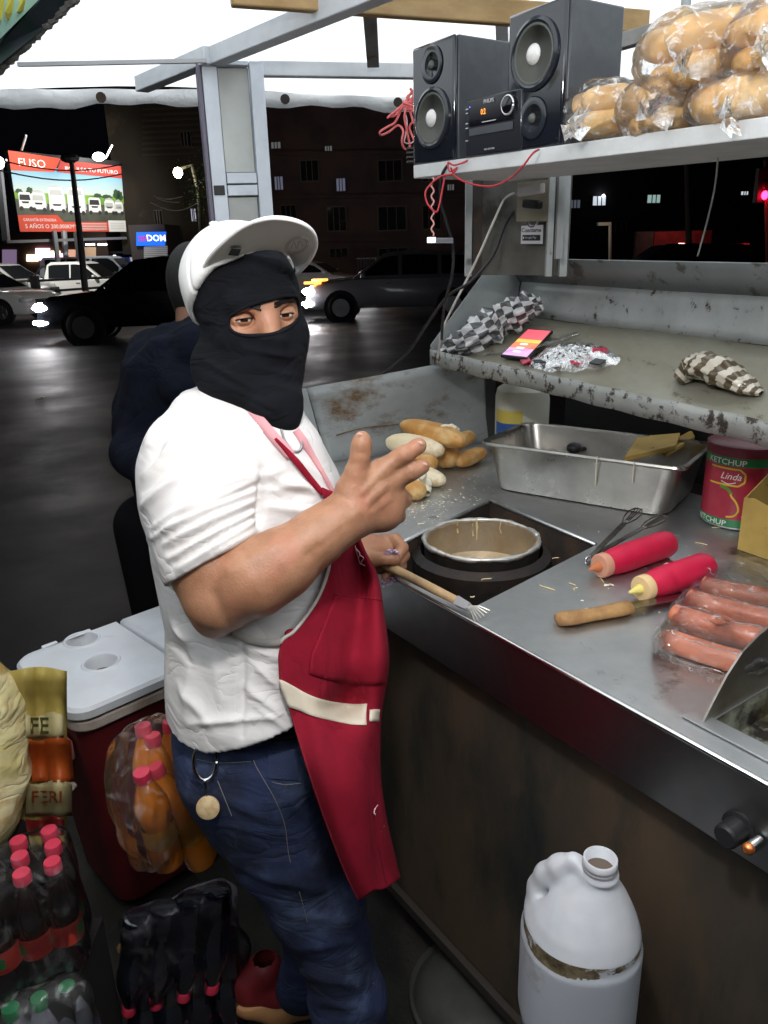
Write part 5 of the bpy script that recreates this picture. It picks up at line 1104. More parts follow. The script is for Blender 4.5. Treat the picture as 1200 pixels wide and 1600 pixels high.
for k in range(760):
    if k < 620: p = atz(rng.normal(665, 42), rng.normal(790, 22), CZ)
    elif k < 690: p = atz(rng.uniform(880, 1120), rng.uniform(820, 960), CZ)
    else: p = atz(rng.uniform(720, 780), rng.uniform(700, 770), CZ)
    inh = False
    for i in range(4):
        pass
    cross = [np.cross((hole[(i+1) % 4]-hole[i])[:2], (p-hole[i])[:2]) for i in range(4)]
    if all(c > 0 for c in cross) or all(c < 0 for c in cross): continue
    if (p-P0)@E2 < .01: continue
    s_ = rng.gamma(1.6, .0008)+.0005; v = rng.normal(size=(4, 3))*s_; v[:, 2] = np.abs(v[:, 2])*.5; cr.add(p+v+ZUP*.0008, [(0, 1, 2), (0, 2, 3), (0, 3, 1), (1, 3, 2)])
tagp(obj('bread_crumbs', cr, crumb, fixn=False), 'bread crumbs scattered on the steel around the rolls and knife', 'crumbs', kind='stuff')
ch_ = MB()
for (x, y) in ((893, 912), (900, 920), (940, 905), (868, 872), (1096, 850), (1120, 824), (855, 918), (760, 905), (738, 932)):
    p = atz(x, y, CZ+.002); d = rng.normal(0, .006, 3); d[2] = 0; e = rng.normal(0, .004, 3); e[2] = 0; ch_.tube(smooth_path([p-d, p+e, p+d], 4), .0011, 5)
tagp(obj('cheese_shreds', ch_, chz), 'shreds of grated cheese dropped on the counter steel', 'cheese', kind='stuff')
# napkin in the fist
nk = mat('printed_paper', (.62, .52, .62), .8, c2=(.35, .2, .33), scale=60, fac=(.52, .58))

# ================================================================== THINGS ON THE TRAY
def tray_pt(x, y): return atplane(x, y, Lx(0, 0, -.032), np.cross(dl, perp+ZUP*((zb_-1.265)/.28)))
def checked(name, c1, c2, s, rot=(0, 0, 0)):
    m = bpy.data.materials.new(name); m.use_nodes = True; nt = m.node_tree; b = nt.nodes['Principled BSDF']; b.inputs['Roughness'].default_value = .3; b.inputs['Coat Weight'].default_value = .5
    tc = nt.nodes.new('ShaderNodeTexCoord'); mp = nt.nodes.new('ShaderNodeMapping'); nt.links.new(tc.outputs['UV'], mp.inputs[0])
    ck = nt.nodes.new('ShaderNodeTexChecker'); nt.links.new(mp.outputs[0], ck.inputs[0]); ck.inputs[1].default_value = rgba(c1); ck.inputs[2].default_value = rgba(c2); ck.inputs[3].default_value = s; nt.links.new(ck.outputs[0], b.inputs['Base Color']); mp.inputs['Rotation'].default_value = rot
    return m
def uvgrid(o, a, b, su=1, sv=1):
    uv = o.data.uv_layers.new(name='UVMap'); V = [(i, j) for i in range(a) for j in range(b)]
    for p in o.data.polygons:
        for li in p.loop_indices:
            i, j = V[o.data.loops[li].vertex_index]; uv.data[li].uv = (i/(a-1)*su, j/(b-1)*sv)
def sack(name, path, radii, m_, label, cat, seed=0, flat=.6, n=36, crumple=.12, su=6, sv=10, nrm=None):
    P = smooth_path(path, 6); m = len(P); rs = np.interp(np.linspace(0, 1, m), np.linspace(0, 1, len(radii)), radii); T = np.gradient(P, axis=0); T /= np.linalg.norm(T, axis=1)[:, None]; G = []
    nn = np.array(nrm if nrm is not None else (0, 0, 1.0))
    for i in range(m):
        s_ = np.cross(nn, T[i]); s_ /= np.linalg.norm(s_); u2 = np.cross(T[i], s_); row = []
        for k in range(n):
            a = 2*math.pi*k/(n-1); c = 1+crumple*(math.sin(5*a+i*.6+seed)*.6+math.sin(9*a-i*.9+seed)*.5+.5*math.sin(17*a+i*1.7)+.4*math.sin(i*2.1+3*a)+.5*math.sin(2*a+i*1.1+seed))
            row.append(P[i]+s_*rs[i]*c*math.cos(a)+u2*rs[i]*flat*c*math.sin(a))
        G.append(row)
    o = obj(name, MB().grid(G), m_, smooth=True, fixn=False); uvgrid(o, m, n, su, sv); tagp(o, label, cat); return o
up3 = ZUP
tn = np.cross(dl, perp+ZUP*((zb_-1.265)/.28)); tn /= np.linalg.norm(tn)
sack('checked_bag', [tray_pt(700, 556)+tn*.012, tray_pt(740, 545)+tn*.03, tray_pt(785, 525)+tn*.045, tray_pt(825, 512)+tn*.06, tray_pt(850, 500)+tn*.06], [.03, .055, .055, .05, .022], checked('check_bw', (.62, .63, .64), (.07, .07, .075), 2.2), 'crumpled black and white checked plastic bag at the left end of the tray', 'plastic bag', 1, .75, su=6, sv=6, crumple=.30, n=60)
sack('striped_bag', [tray_pt(1060, 600)+tn*.01, tray_pt(1090, 592)+tn*.03, tray_pt(1125, 600)+tn*.035, tray_pt(1165, 612)+tn*.015, tray_pt(1190, 618)+tn*.005], [.02, .045, .045, .03, .008], checked('check_tan', (.60, .55, .45), (.10, .07, .035), 2.0), 'small brown and white striped bag bundle near the tray lip', 'plastic bag', 4, .6, su=9, sv=.001, crumple=.13)
# phone
ph = thing('phone', 'smartphone with bright pink and orange screen lying on the tray', 'phone', tuple(tray_pt(825, 545)))
q = [tray_pt(784, 563), tray_pt(826, 568), tray_pt(866, 524), tray_pt(828, 521)]
q = [p+tn*.008 for p in q]; obj('body', MB().prism(q, tn*.008), blk, ph, bevel=.002)
c_ = sum(q)/4; q2 = [c_+(p-c_)*.93+tn*.0085 for p in q]
f4 = lambda a, b: [q2[0]*(1-a)+q2[3]*a, q2[1]*(1-a)+q2[2]*a, q2[1]*(1-b)+q2[2]*b, q2[0]*(1-b)+q2[3]*b]
for a, b, c, s_ in ((0, .28, (.75, .45, .75), .55), (.28, .5, (.95, .25, .12), .7), (.5, .62, (.95, .55, .1), .8), (.62, 1, (.90, .12, .16), .7)): obj('screen', MB().add(f4(a, b), [(0, 1, 2, 3)]), emis('screen%d' % int(a*100), c, s_), ph, fixn=False)
for k in range(3): cc = f4(.12+.14*k, .18+.14*k); obj('screen_icon', MB().add([cc[0]*.7+cc[1]*.3+tn*.0006, cc[0]*.4+cc[1]*.6+tn*.0006, cc[3]*.4+cc[2]*.6+tn*.0006, cc[3]*.7+cc[2]*.3+tn*.0006], [(0, 1, 2, 3)]), emis('icon_on', (.95, .85, .9), .8), ph, fixn=False)
# clear bag with red sachets
sb = thing('sachet_bag', 'clear plastic bag with red and white sachets lying on the tray lip', 'plastic bag', tuple(tray_pt(900, 560)))
redp = mat('sachet_red', (.50, .02, .07), .4, coat=.4); whp = mat('sachet_white', (.55, .55, .56), .4); dkp = mat('sachet_dark', (.04, .045, .05), .4)
for k, (x, y, a, m_) in enumerate(((925, 565, .3, redp), (905, 575, 1.0, redp), (940, 558, .8, redp), (880, 560, .2, whp), (868, 566, .9, dkp), (892, 553, 2.0, whp), (858, 572, .4, whp), (915, 555, 1.4, dkp), (848, 575, 1.2, dkp), (872, 578, 2.2, whp), (936, 574, .1, dkp))):
    c = tray_pt(x, y)+tn*(.010+.004*(k % 3)); u = dl*math.cos(a)+perp*math.sin(a); v = np.cross(tn, u); obj('sachet', MB().frame_box(c-u*.018-v*.012, u*.036, v*.024, tn*.004), m_, sb, bevel=.0015)
G = []
for j, k in enumerate(np.linspace(1, 0, 8)):
    row = []
    for i in range(41):
        a = 2*math.pi*i/40; x = 897+(70*math.cos(a)*(1+.08*math.sin(5*a)))*k; y = 562+(22*math.sin(a)-10*math.cos(a)*.3)*k*(1+.1*math.sin(3*a)); row.append(tray_pt(x, y)+tn*(.003+.024*(1-k**3)+.0035*math.sin(i*1.7+j*2)))
    G.append(row)
obj('film', MB().grid(G), plastic_film('clear_film2', opac=.25, scale=50), sb, smooth=True, fixn=False)
tagp(obj('red_sachet', MB().prism([tray_pt(812, 565)+tn*.006, tray_pt(826, 562)+tn*.012, tray_pt(832, 570)+tn*.01, tray_pt(818, 573)+tn*.004], tn*.004), redp, bevel=.001), 'single red sachet on the tray lip below the phone', 'sachet')
sl_ = sack('sleeve_film', [tray_pt(760, 555)+tn*.004, tray_pt(830, 545)+tn*.004, tray_pt(905, 522)+tn*.004], [.02, .045, .03], plastic_film('clear_film3', opac=.2, scale=40), 'flat clear plastic bag spread under the phone', 'plastic bag', 6, .12)

# ================================================================== THINGS ON THE SHELF
spk_side = mat('speaker_side', (.055, .062, .072), .35, c2=(.045, .05, .058), scale=40); spk_front = mat('speaker_gloss', (.010, .012, .018), .10, coat=.7); cone_m = mat('speaker_cone', (.10, .105, .09), .5); ring_m = mat('speaker_ring', (.02, .024, .032), .2, coat=.4)
capm = mat('dust_cap', (.72, .72, .70), .25, coat=.6)  # white base colour stands for the ceiling reflected in the dust cap
def speaker(label, xe, w, h, d, woof_z, tweet_z, tilt=0.0, yaw=0.0):
    c, s_ = math.cos(yaw), math.sin(yaw); rot2 = lambda v: np.array([v[0]*c-v[1]*s_, v[0]*s_+v[1]*c, 0])
    p = SHP(xe, .0); fw = -rot2(sd); dp = rot2(sn)      # front face runs along the shelf edge, depth goes in
    t = thing('speaker', label, 'speaker', tuple(p), 'black bookshelf speakers on the shelf')
    obj('cabinet', MB().frame_box(p+dp*.012, fw*w, dp*d, ZUP*h), spk_side, t, bevel=.004)
    obj('front_baffle', MB().frame_box(p, fw*w, dp*.0115, ZUP*h), spk_front, t, bevel=.006)
    cw = p+fw*w/2+ZUP*woof_z; R = w*.41
    obj('woofer_ring', MB().lathe([(R, -.002), (R, .004), (R*.9, .007), (R*.8, .004)], cw, -dp, 36, cap=False), ring_m, t, smooth='auto')
    obj('woofer_cone', MB().lathe([(R*.86, .004), (R*.78, .006), (R*.72, .001), (R*.3, .0008)], cw, -dp, 36), cone_m, t, smooth=True)
    obj('dust_cap', MB().ball(cw-dp*.0005, (R*.30,)*3, n=20, m=12) if 0 else MB().lathe([(R*.32, .001), (R*.28, .006), (R*.2, .010), (R*.1, .0125), (.0002, .013)], cw, -dp, 24), capm, t, smooth=True)
    ct = p+fw*w/2+ZUP*tweet_z; R2 = w*.25
    obj('tweeter_horn', MB().lathe([(R2, .002), (R2*.92, .0035), (R2*.5, .0012), (R2*.4, .001)], ct, -dp, 28), ring_m, t, smooth=True); obj('tweeter_dome', MB().lathe([(R2*.26, .001), (R2*.2, .005), (R2*.1, .007), (.0002, .0075)], ct, -dp, 16), cone_m, t, smooth=True)
    for sg in (0, 1): obj('badge_screw', MB().lathe([(.002, 0), (.002, .001)], p+fw*(.01+sg*(w-.02))+ZUP*.012, -dp, 8), ring_m, t)
    return t
e705 = SHP(709)
h1 = atd(706, 64, DT(e705))[2]-e705[2]
speaker('black speaker left of the receiver with its woofer below the tweeter', 709, .150, h1*.985, .165, h1*.37, h1*.80)
e875 = SHP(876); h2 = atd(872, 9, DT(e875))[2]-e875[2]
speaker('black upside down speaker right of the receiver with its woofer on top', 876, .150, h2*.985, .140, h2*.66, h2*.22)
# receiver
pA = SHP(727, -.004); pB = SHP(803, -.004); du_ = pB-pA; wR = np.linalg.norm(du_); du_ /= wR; pz_ = atd(727, 162, DT(pA))[2]-pA[2]; dpR = np.array([-du_[1], du_[0], 0])
rc_ = thing('hifi_receiver', 'black compact hifi unit with amber display between the two speakers', 'receiver', tuple(pA)); wR2 = wR*1.12
obj('case', MB().frame_box(pA, du_*wR2, dpR*.16, ZUP*pz_), mat('receiver_case', (.012, .013, .018), .25, coat=.3), rc_, bevel=.003)
fo = -dpR*.0015
def rr_(u0, v0, u1, v1, m_, nm, off=1.0): return obj(nm, MB().prism([pA+du_*wR*u+ZUP*pz_*v+fo*off for u, v in ((u0, v0), (u1, v0), (u1, v1), (u0, v1))], fo*.6), m_, rc_)
rr_(.10, .36, .98, .49, mat('drawer_grey', (.06, .065, .075), .3), 'disc_drawer'); rr_(.10, .53, 1.0, .97, mat('display_black', (.006, .006, .01), .08, coat=.5), 'display_window')
for k, v in enumerate((.83, .76, .58, .50, .28)): rr_(.02, v, .07, v+.018, mat('mark_white', (.5, .5, .52), .4), 'button_mark')
rr_(.38, .555, .66, .57, mat('mark_white', (0, 0, 0)), 'slot_line', 2.2)
text_at('brand_lettering', 'PHILIPS', pA+du_*wR*.42+ZUP*pz_*.87-dpR*.005, du_, ZUP, wR*.2, pz_*.065, mat('mark_white', (0, 0, 0)), rc_, bold=.02)
text_at('display_digits', '0:2', pA+du_*wR*.36+ZUP*pz_*.69-dpR*.005, du_, ZUP, wR*.10, pz_*.10, emis('amber_digit', (1, .35, .05), 1.2), rc_, bold=.02)
ck_ = pA+du_*wR*.90+ZUP*pz_*.76; obj('volume_ring', MB().tube([ck_+(du_*math.cos(a)+ZUP*math.sin(a))*.0165-dpR*.006 for a in np.linspace(0, 2*math.pi, 30)], .0024, 8), mat('ring_silver', (.75, .75, .75), .2, metal=.8), rc_, smooth=True)
obj('volume_knob', MB().lathe([(.0145, 0), (.014, .008), (.004, .009)], ck_-dpR*.001, -dpR, 24), mat('display_black', (0, 0, 0)), rc_, smooth='auto')
for k in range(3): rr_(.42+.075*k, .075, .48+.075*k, .105, mat('mark_grey', (.25, .25, .26), .4), 'small_icon')
obj('blue_led', MB().ball(pA+du_*wR*.13+ZUP*pz_*.86-dpR*.005, .0012, n=8, m=6), emis('blue_led', (.1, .15, 1), 3), rc_)
# black clamp/terminal thing at the shelf end
cl = thing('black_clip', 'small black clip sticking out at the left end of the shelf', 'clip', tuple(SHP(652, .02))); 
a = SHP(654, .10); 
for k in range(4): obj('fin', MB().box(atd(646, 232+k*7, DT(a)), (.034, .03, .004)), blk, cl)
obj('stem', MB().box(atd(650, 243, DT(a)), (.012, .02, .05)), blk, cl)

# red string bundle
def rope(name, px, D, r, m_, label, cat, group=None, par=None):
    pts = smooth_path([atd(x, y, D+.015*math.sin(i*1.3)) for i, (x, y) in enumerate(px)], 6); o = obj(name, MB().tube(pts, r, 7), m_, par, smooth=True); 
    if par is None: tagp(o, label, cat, group)
    return o
Dr = 1.92; rb = thing('red_cord_bundle', 'tangled bundle of red and pink cord hung beside the left speaker', 'cord', tuple(atd(630, 160, Dr)))
rope('loop', [(645, 140), (634, 158), (622, 170), (606, 184), (612, 178), (609, 182), (618, 180), (632, 166), (645, 172), (648, 185), (640, 198), (644, 212), (652, 228)], Dr, .0028, pink_c, '', '', par=rb)
rope('loop', [(642, 146), (630, 165), (618, 190), (606, 198), (594, 206), (596, 211), (608, 206), (622, 196), (630, 205), (628, 220), (632, 232), (640, 230), (636, 205), (632, 180), (640, 160)], Dr+.01, .0028, pink_c, '', '', par=rb)
rope('loop', [(640, 150), (633, 170), (636, 190), (634, 210), (632, 222), (642, 224), (650, 216)], Dr+.02, .0018, mat('pale_pink_cord', (.6, .4, .42), .6), '', '', par=rb)
rope('loop', [(648, 150), (640, 165), (644, 185), (650, 200), (652, 215), (654, 230)], Dr-.01, .0028, pink_c, '', '', par=rb)
rope('knot', [(650, 142), (636, 152), (648, 160), (630, 160), (650, 168), (634, 170), (646, 150), (641, 138)], Dr, .0032, pink_c, '', '', par=rb)
# red speaker wires over the shelf edge
d0 = DT(SHP(705))-.012
cord('speaker_wire', [(768, 241, d0+.0), (742, 243, d0-.02), (728, 252, d0-.03), (710, 258, d0-.03), (700, 254, d0-.02), (703, 268, d0-.02), (714, 262, d0-.02), (706, 272, d0-.02), (690, 275, d0), (676, 285, d0), (665, 300, d0), (668, 318, d0), (680, 331, d0), (686, 322, d0), (695, 275, d0)], .0020, red_c, 'red speaker wire looped down below the left end of the shelf', group=None)
cord('speaker_wire', [(704, 262, d0-.03), (712, 276, d0-.02), (735, 287, d0-.05), (768, 291, d0-.1), (795, 280, d0-.15), (815, 262, d0-.22), (832, 240, d0-.24), (842, 234, d0-.22)], .0020, red_c, 'red speaker wire sagging from the shelf edge under the receiver')
tw_ = [(676+2.2*math.sin(k*1.7), 277+k*4.6, d0+.06) for k in range(21)]
cord('twisted_wire', tw_, .0020, mat('pale_red_wire', (.6, .28, .26), .5), 'twisted pale red wire hanging down to the small light bar', n=4)
lb_ = thing('light_bar', 'small silver lit fixture hanging on the twisted wire', 'light fixture', tuple(atd(690, 377, d0+.1)))
obj('bar', MB().bar(atd(669, 376, d0+.1), atd(706, 376, d0+.12), .02, .012), mat('bar_silver', (.55, .56, .62), .25, metal=.7), lb_, bevel=.002); obj('lamp_end', MB().box(atd(674, 375, d0+.09), (.018, .02, .012)), emis('bar_lit', (.8, .85, 1), 1.2), lb_)

# bagged bread
bagm = plastic_film('bread_bag_film', opac=.26, scale=48, fior=1.34)
bunm = mat('bagged_crust', (.66, .38, .12), .55, c2=(.76, .54, .25), scale=9, c3=(.58, .30, .09), scale3=7, bump=.2, bscale=60)
def bagged(label, px, D, wpx, hpx, dep, knot, rows, seed, tilt=0.0):
    D = DT(SHP(px[0], .055)); c = atd(px[0], px[1], D); wx = wpx*D/1200/2; hz = hpx*D/1200/2; r_ = np.random.default_rng(seed)
    ax = np.array([math.cos(tilt), .15, math.sin(tilt)]); ax /= np.linalg.norm(ax); dpv = np.array([-.15, 1, 0]); dpv /= np.linalg.norm(dpv); upv = np.cross(ax, dpv); upv /= np.linalg.norm(upv); Rm = np.array([ax, dpv, upv])
    t = thing('bread_bag', label, 'bagged bread', tuple(c-upv*hz), 'plastic bags of bread rolls on the shelf')
    for j in range(rows):
        zc = (-.5+(j+.5)/rows)*2*hz*.86; nb = 2
        for k in range(nb):
            bun('bread_roll', c+upv*zc+dpv*(k-.5)*dep*.9+ax*r_.uniform(-.008, .008), ax, wx*1.98, min(hz*.92/rows*1.12, dep*.56), bunm, up=upv, parent=t, seed=seed+j*3+k, slash=(j == rows-1), flat=1.0)
    f = Field(c-np.array([wx+.05, dep+.06, hz+.05]), c+np.array([wx+.05, dep+.06, hz+.05]), .0055)
    f.ell(c, (wx*1.2, dep*1.15, hz*1.14), Rm, .01)
    for sx in (-.55, 0, .55): f.ell(c+ax*wx*sx*1.1, (wx*.58, dep*1.12, hz*1.14), Rm, .02)
    kn_p = atd(knot[0], knot[1], D-dep*1.0); f.cap(c-dpv*dep*.6, kn_p, hz*.5, .010, .03)
    V, F = f.mesh(); V = relax(V, F, 2); Nn = vnormals(V, F)
    rad_ = V-kn_p; dist = np.linalg.norm(rad_, axis=1); ang = np.arctan2(rad_@upv, rad_@ax)
    V += Nn*(.0035*np.exp(-dist/.09)*np.sin(ang*11+seed)+.0022*np.sin(ang*23+dist*40)*np.exp(-dist/.12)+.0022*sines(V, 8, 8, 22, None, seed))[:, None]
    fast_obj('film', V, F, bagm, t)
    fr = MB()
    for k in range(9):
        a = r_.uniform(0, 6.28); tip = kn_p-dpv*.02+(ax*math.cos(a)+upv*math.sin(a))*r_.uniform(.014, .032)-dpv*r_.uniform(0, .02)
        sv = np.cross(tip-kn_p, dpv); sv /= np.linalg.norm(sv)+1e-9; fr.grid([[kn_p-sv*.003, kn_p+sv*.003], [(kn_p+tip)/2-sv*.010+dpv*.003, (kn_p+tip)/2+sv*.008-dpv*.004], [tip-sv*.016, tip+sv*.012+dpv*.006]])
    obj('knot_frill', fr, plastic_film('knot_film', opac=.42, scale=30), t, smooth=True, fixn=False)
bagged('bagged bread nearest the speaker with its frill pointing left', (940, 176), 1.50, 92, 74, .062, (898, 200), 2, 11, .10)
bagged('bagged bread second from the speaker, low on the shelf board', (1042, 168), 1.42, 118, 86, .065, (1014, 182), 2, 12, .12)
bagged('big bread bag lying on top of the two lower left bags', (1108, 82), 1.38, 190, 112, .07, (1068, 112), 2, 13, .14)
bagged('low bread bag with a bright white knot at its front, right part of shelf', (1166, 152), 1.28, 150, 66, .06, (1140, 180), 1, 14, .10)
bagged('uppermost bread bag at the top right corner of the photo', (1220, 62), 1.26, 140, 100, .06, (1190, 78), 2, 15, .12)
# ================================================================== THE VENDOR
J = atd
man = thing('person', 'vendor in black ski mask, white cap, white t-shirt and red apron making a finger sign', 'person', tuple(J(470, 1500, 1.5)*np.array([1, 1, 0])))
skin = mat('skin', (.37, .185, .105), .46, sss=.10, c2=(.29, .135, .072), scale=30, bump=.5, bscale=260, bdist=.0014, c3=(.41, .165, .10), scale3=11, fac3=(.48, .68))
shirt_m = mat('white_tshirt', (.70, .68, .67), .95, bump=.2, bscale=420, bdist=.0008, c2=(.64, .61, .59), scale=6, c3=(.58, .52, .48), scale3=4, fac3=(.55, .8), crease=(7, .0055, (1, 1, 2.2), (0, .5, 0)))
jeans_m = mat('denim', (.014, .024, .070), .9, c2=(.007, .011, .030), scale=8, fac=(.42, .58), c3=(.060, .085, .16), scale3=6, fac3=(.52, .72), crease=(8, .006, (1, 1, 2.0), (0, -.4, 0)), bump=.4, bscale=400, bdist=.0008)
mask_m = mat('black_knit', (.0055, .006, .009), .95, c2=(.004, .0045, .006), scale=30, spec=.2, crease=(9, .006, (1, 1, 2.6), (0, .2, 0)), bump=.3, bscale=380, bdist=.0008)
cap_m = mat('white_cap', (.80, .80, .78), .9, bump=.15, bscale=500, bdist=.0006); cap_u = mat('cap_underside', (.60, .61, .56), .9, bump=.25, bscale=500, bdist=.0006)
apr_m = mat('red_apron', (.25, .007, .022), .88, c2=(.17, .005, .016), scale=9, spec=.2, crease=(6, .010, (1.4, 1.4, .7)), bump=.3, bscale=500, bdist=.0006)
beige = mat('beige_band', (.62, .55, .44), .9, c2=(.55, .47, .36), scale=12, bump=.3, bscale=400, bdist=.0006)
thread = mat('denim_thread', (.16, .15, .14), .8)
fbv = np.array([.96, -.28, 0]); fbv /= np.linalg.norm(fbv); lat = np.array([.28, .96, 0]); lat /= np.linalg.norm(lat)   # lat: to his left, away from us

# ---- head frame
yaw = math.radians(25); fh = np.array([math.sin(yaw), -math.cos(yaw), .04]); fh /= np.linalg.norm(fh)
up_h = np.array([-.06, .0, 1.0]); hl = np.cross(up_h, fh); hl = hl/np.linalg.norm(hl); hl = hl if hl[0] > 0 else -hl; up_h = np.cross(fh, hl); up_h = up_h if up_h[2] > 0 else -up_h
HC = J(391, 492, 1.22)
RH = np.array([hl, fh, up_h])
hp = lambda a, b, c: HC+hl*a+fh*b+up_h*c
eyes = [hp(-.0325, .078, -.002), hp(.0325, .078, -.002)]
def head_field(f, g=0.0):
    f.ell(hp(0, -.012, .03), (.078+g, .100+g, .090+g), RH, .02)
    f.ell(hp(0, .018, -.03), (.067+g, .078+g, .085+g), RH, .03)
    f.ell(hp(0, .045, -.082), (.040+g, .040+g, .032+g), RH, .03)
    for s in (-1, 1): f.ell(hp(s*.042, .055, -.03), (.024+g, .024+g, .022+g), RH, .02)
    f.cap(hp(0, .084, .012), hp(0, .106, -.034), .0095+g, .0150+g, .016)
    f.cap(hp(-.040, .078, .024), hp(-.010, .087, .018), .0085+g, .0085+g, .014); f.cap(hp(.040, .078, .024), hp(.010, .087, .018), .0085+g, .0085+g, .014)

# ---- arm and hand joints
near_sh = J(305, 705, 1.17); elbow = J(345, 935, 1.10); wrist = J(541, 806, 1.11)
far_sh = near_sh+lat*.37+np.array([0, 0, 0]); l_wrist = J(566, 868, 1.56); l_elbow = J(470, 905, 1.62)
def body_arms(f):
    f.chain([(J(335, 700, 1.21), .045), (J(318, 735, 1.175), .052), (J(315, 790, 1.145), .058), (J(332, 880, 1.115), .058)], .03)
    f.chain([(J(332, 880, 1.11), .058), (J(343, 930, 1.10), .049)], .03)
    f.cap(J(334, 968, 1.11), J(340, 950, 1.10), .026, .036, .025)
    f.chain([(J(347, 926, 1.10), .0475), (J(398, 905, 1.085), .0505), (J(440, 880, 1.09), .047), (J(495, 840, 1.10), .0375), (J(530, 814, 1.11), .0325), (J(549, 798, 1.115), .0325)], .02)
    f.chain([(J(500, 830, 1.115), .026), (J(545, 812, 1.12), .026)], .02)
    # right hand, back of the hand towards us
    kn = [J(598, 733, 1.118), J(613, 752, 1.125), J(618, 774, 1.14), J(612, 797, 1.155)]
    w0 = [J(552, 785, 1.12), J(555, 792, 1.12), J(560, 802, 1.125), J(565, 808, 1.13)]
    for i in range(4): f.chain([(w0[i], .0235 if i else .021), ((w0[i]+kn[i])/2+np.array([0, -.002, 0]), .0195), (kn[i], .0155)], .016)
    f.chain([(J(556, 800, 1.13), .024), (J(600, 800, 1.145), .024), (J(606, 780, 1.15), .022)], .016)
    f.chain([(J(575, 765, 1.125), .022), (J(604, 785, 1.14), .022)], .016)
    f.chain([(kn[0], .0150), (J(620, 718, 1.115), .0128), (J(633, 710, 1.11), .0124), (J(652, 698, 1.115), .0108), (J(656, 695.5, 1.117), .0098)], .007)      # index
    f.chain([(kn[1], .0150), (J(632, 742, 1.125), .0130), (J(643, 737, 1.12), .0124), (J(657, 730, 1.125), .0108), (J(661, 728, 1.127), .0098)], .007)      # middle
    f.chain([(kn[2], .0145), (J(631, 780, 1.158), .0122), (J(618, 790, 1.183), .0112), (J(600, 786, 1.185), .0098)], .006)                                       # ring, folded
    f.chain([(kn[3], .0135), (J(622, 806, 1.172), .0110), (J(607, 812, 1.19), .0102), (J(592, 806, 1.19), .0090)], .006)                                         # little, folded
    f.chain([(J(556, 792, 1.115), .0235), (J(549, 765, 1.108), .0195), (J(556, 738, 1.10), .0148), (J(563, 712, 1.095), .0128), (J(565, 694, 1.093), .0128), (J(566, 685, 1.093), .0108)], .010)  # thumb
    f.chain([(J(550, 768, 1.112), .014), (J(580, 745, 1.12), .013)], .022)                       # web
    for k in range(3): f.chain([(J(606+4*k-2, 727+21*k, 1.107+.009*k), .0048), (J(601+5*k, 735+19*k, 1.106+.009*k), .0058)], .010)
    for k in range(3): f.chain([(J(598+5*k, 740+18*k, 1.105+.009*k), .0018), (J(566+3*k, 776+8*k, 1.098), .0014)], .008)         # tendons
    # left arm and fist
    f.chain([(far_sh+np.array([-.04, -.02, -.05]), .042), (J(455, 880, 1.66), .050), (l_elbow, .046), (J(530, 880, 1.585), .036), (l_wrist, .030)], .03)
    f.chain([(l_wrist, .030), (J(580, 858, 1.56), .027), (J(603, 860, 1.57), .027)], .018)
    f.chain([(J(580, 878, 1.56), .024), (J(606, 880, 1.575), .024)], .016)
    fg = [((598, 845, 1.575), (618, 843, 1.56), (629, 856, 1.54), (622, 868, 1.525)), ((606, 852, 1.59), (624, 855, 1.575), (631, 868, 1.55), (622, 880, 1.53)), ((604, 866, 1.60), (622, 872, 1.58), (626, 884, 1.55), (614, 893, 1.53)), ((598, 880, 1.60), (614, 888, 1.585), (614, 898, 1.555), (602, 902, 1.54))]
    for i, q in enumerate(fg): f.chain([(J(*p), r) for p, r in zip(q, (.0145, .0128, .0120, .0105))] if i < 3 else [(J(*p), r) for p, r in zip(q, (.0130, .0112, .0105, .0095))], .004)
    f.chain([(J(568, 868, 1.535), .0185), (J(586, 874, 1.515), .0145), (J(600, 873, 1.505), .0125), (J(613, 873, 1.505), .0122), (J(619, 873, 1.507), .0108)], .007)   # thumb over the fist
# ---- torso table (pixel rows on the shirt)
rows = [(628, 318, 452, 1.31, .085), (652, 288, 462, 1.31, .135), (690, 252, 490, 1.31, .170), (750, 245, 522, 1.31, .185), (850, 252, 556, 1.31, .185), (950, 272, 572, 1.31, .185), (1050, 272, 578, 1.31, .185), (1120, 274, 566, 1.32, .175), (1180, 286, 540, 1.33, .172)]
def torso(f, g=0.0, k=.03, zcut=None):
    zs, cx, cy, a, b = [], [], [], [], []
    for (y, xl, xr, D, bb_) in rows:
        c = J((xl+xr)/2, y, D); w_ = (xr-xl)/2*D/1200; aa = math.sqrt(max(w_*w_-(.28*bb_)**2, .002))/.96
        zs.append(c[2]); cx.append(c[0]); cy.append(c[1]); a.append(aa+g); b.append(bb_+g)
    zs[0] += .0; f.loft(zs, cx, cy, a, b, fbv, k, 2.25); return zs, cx, cy, a, b
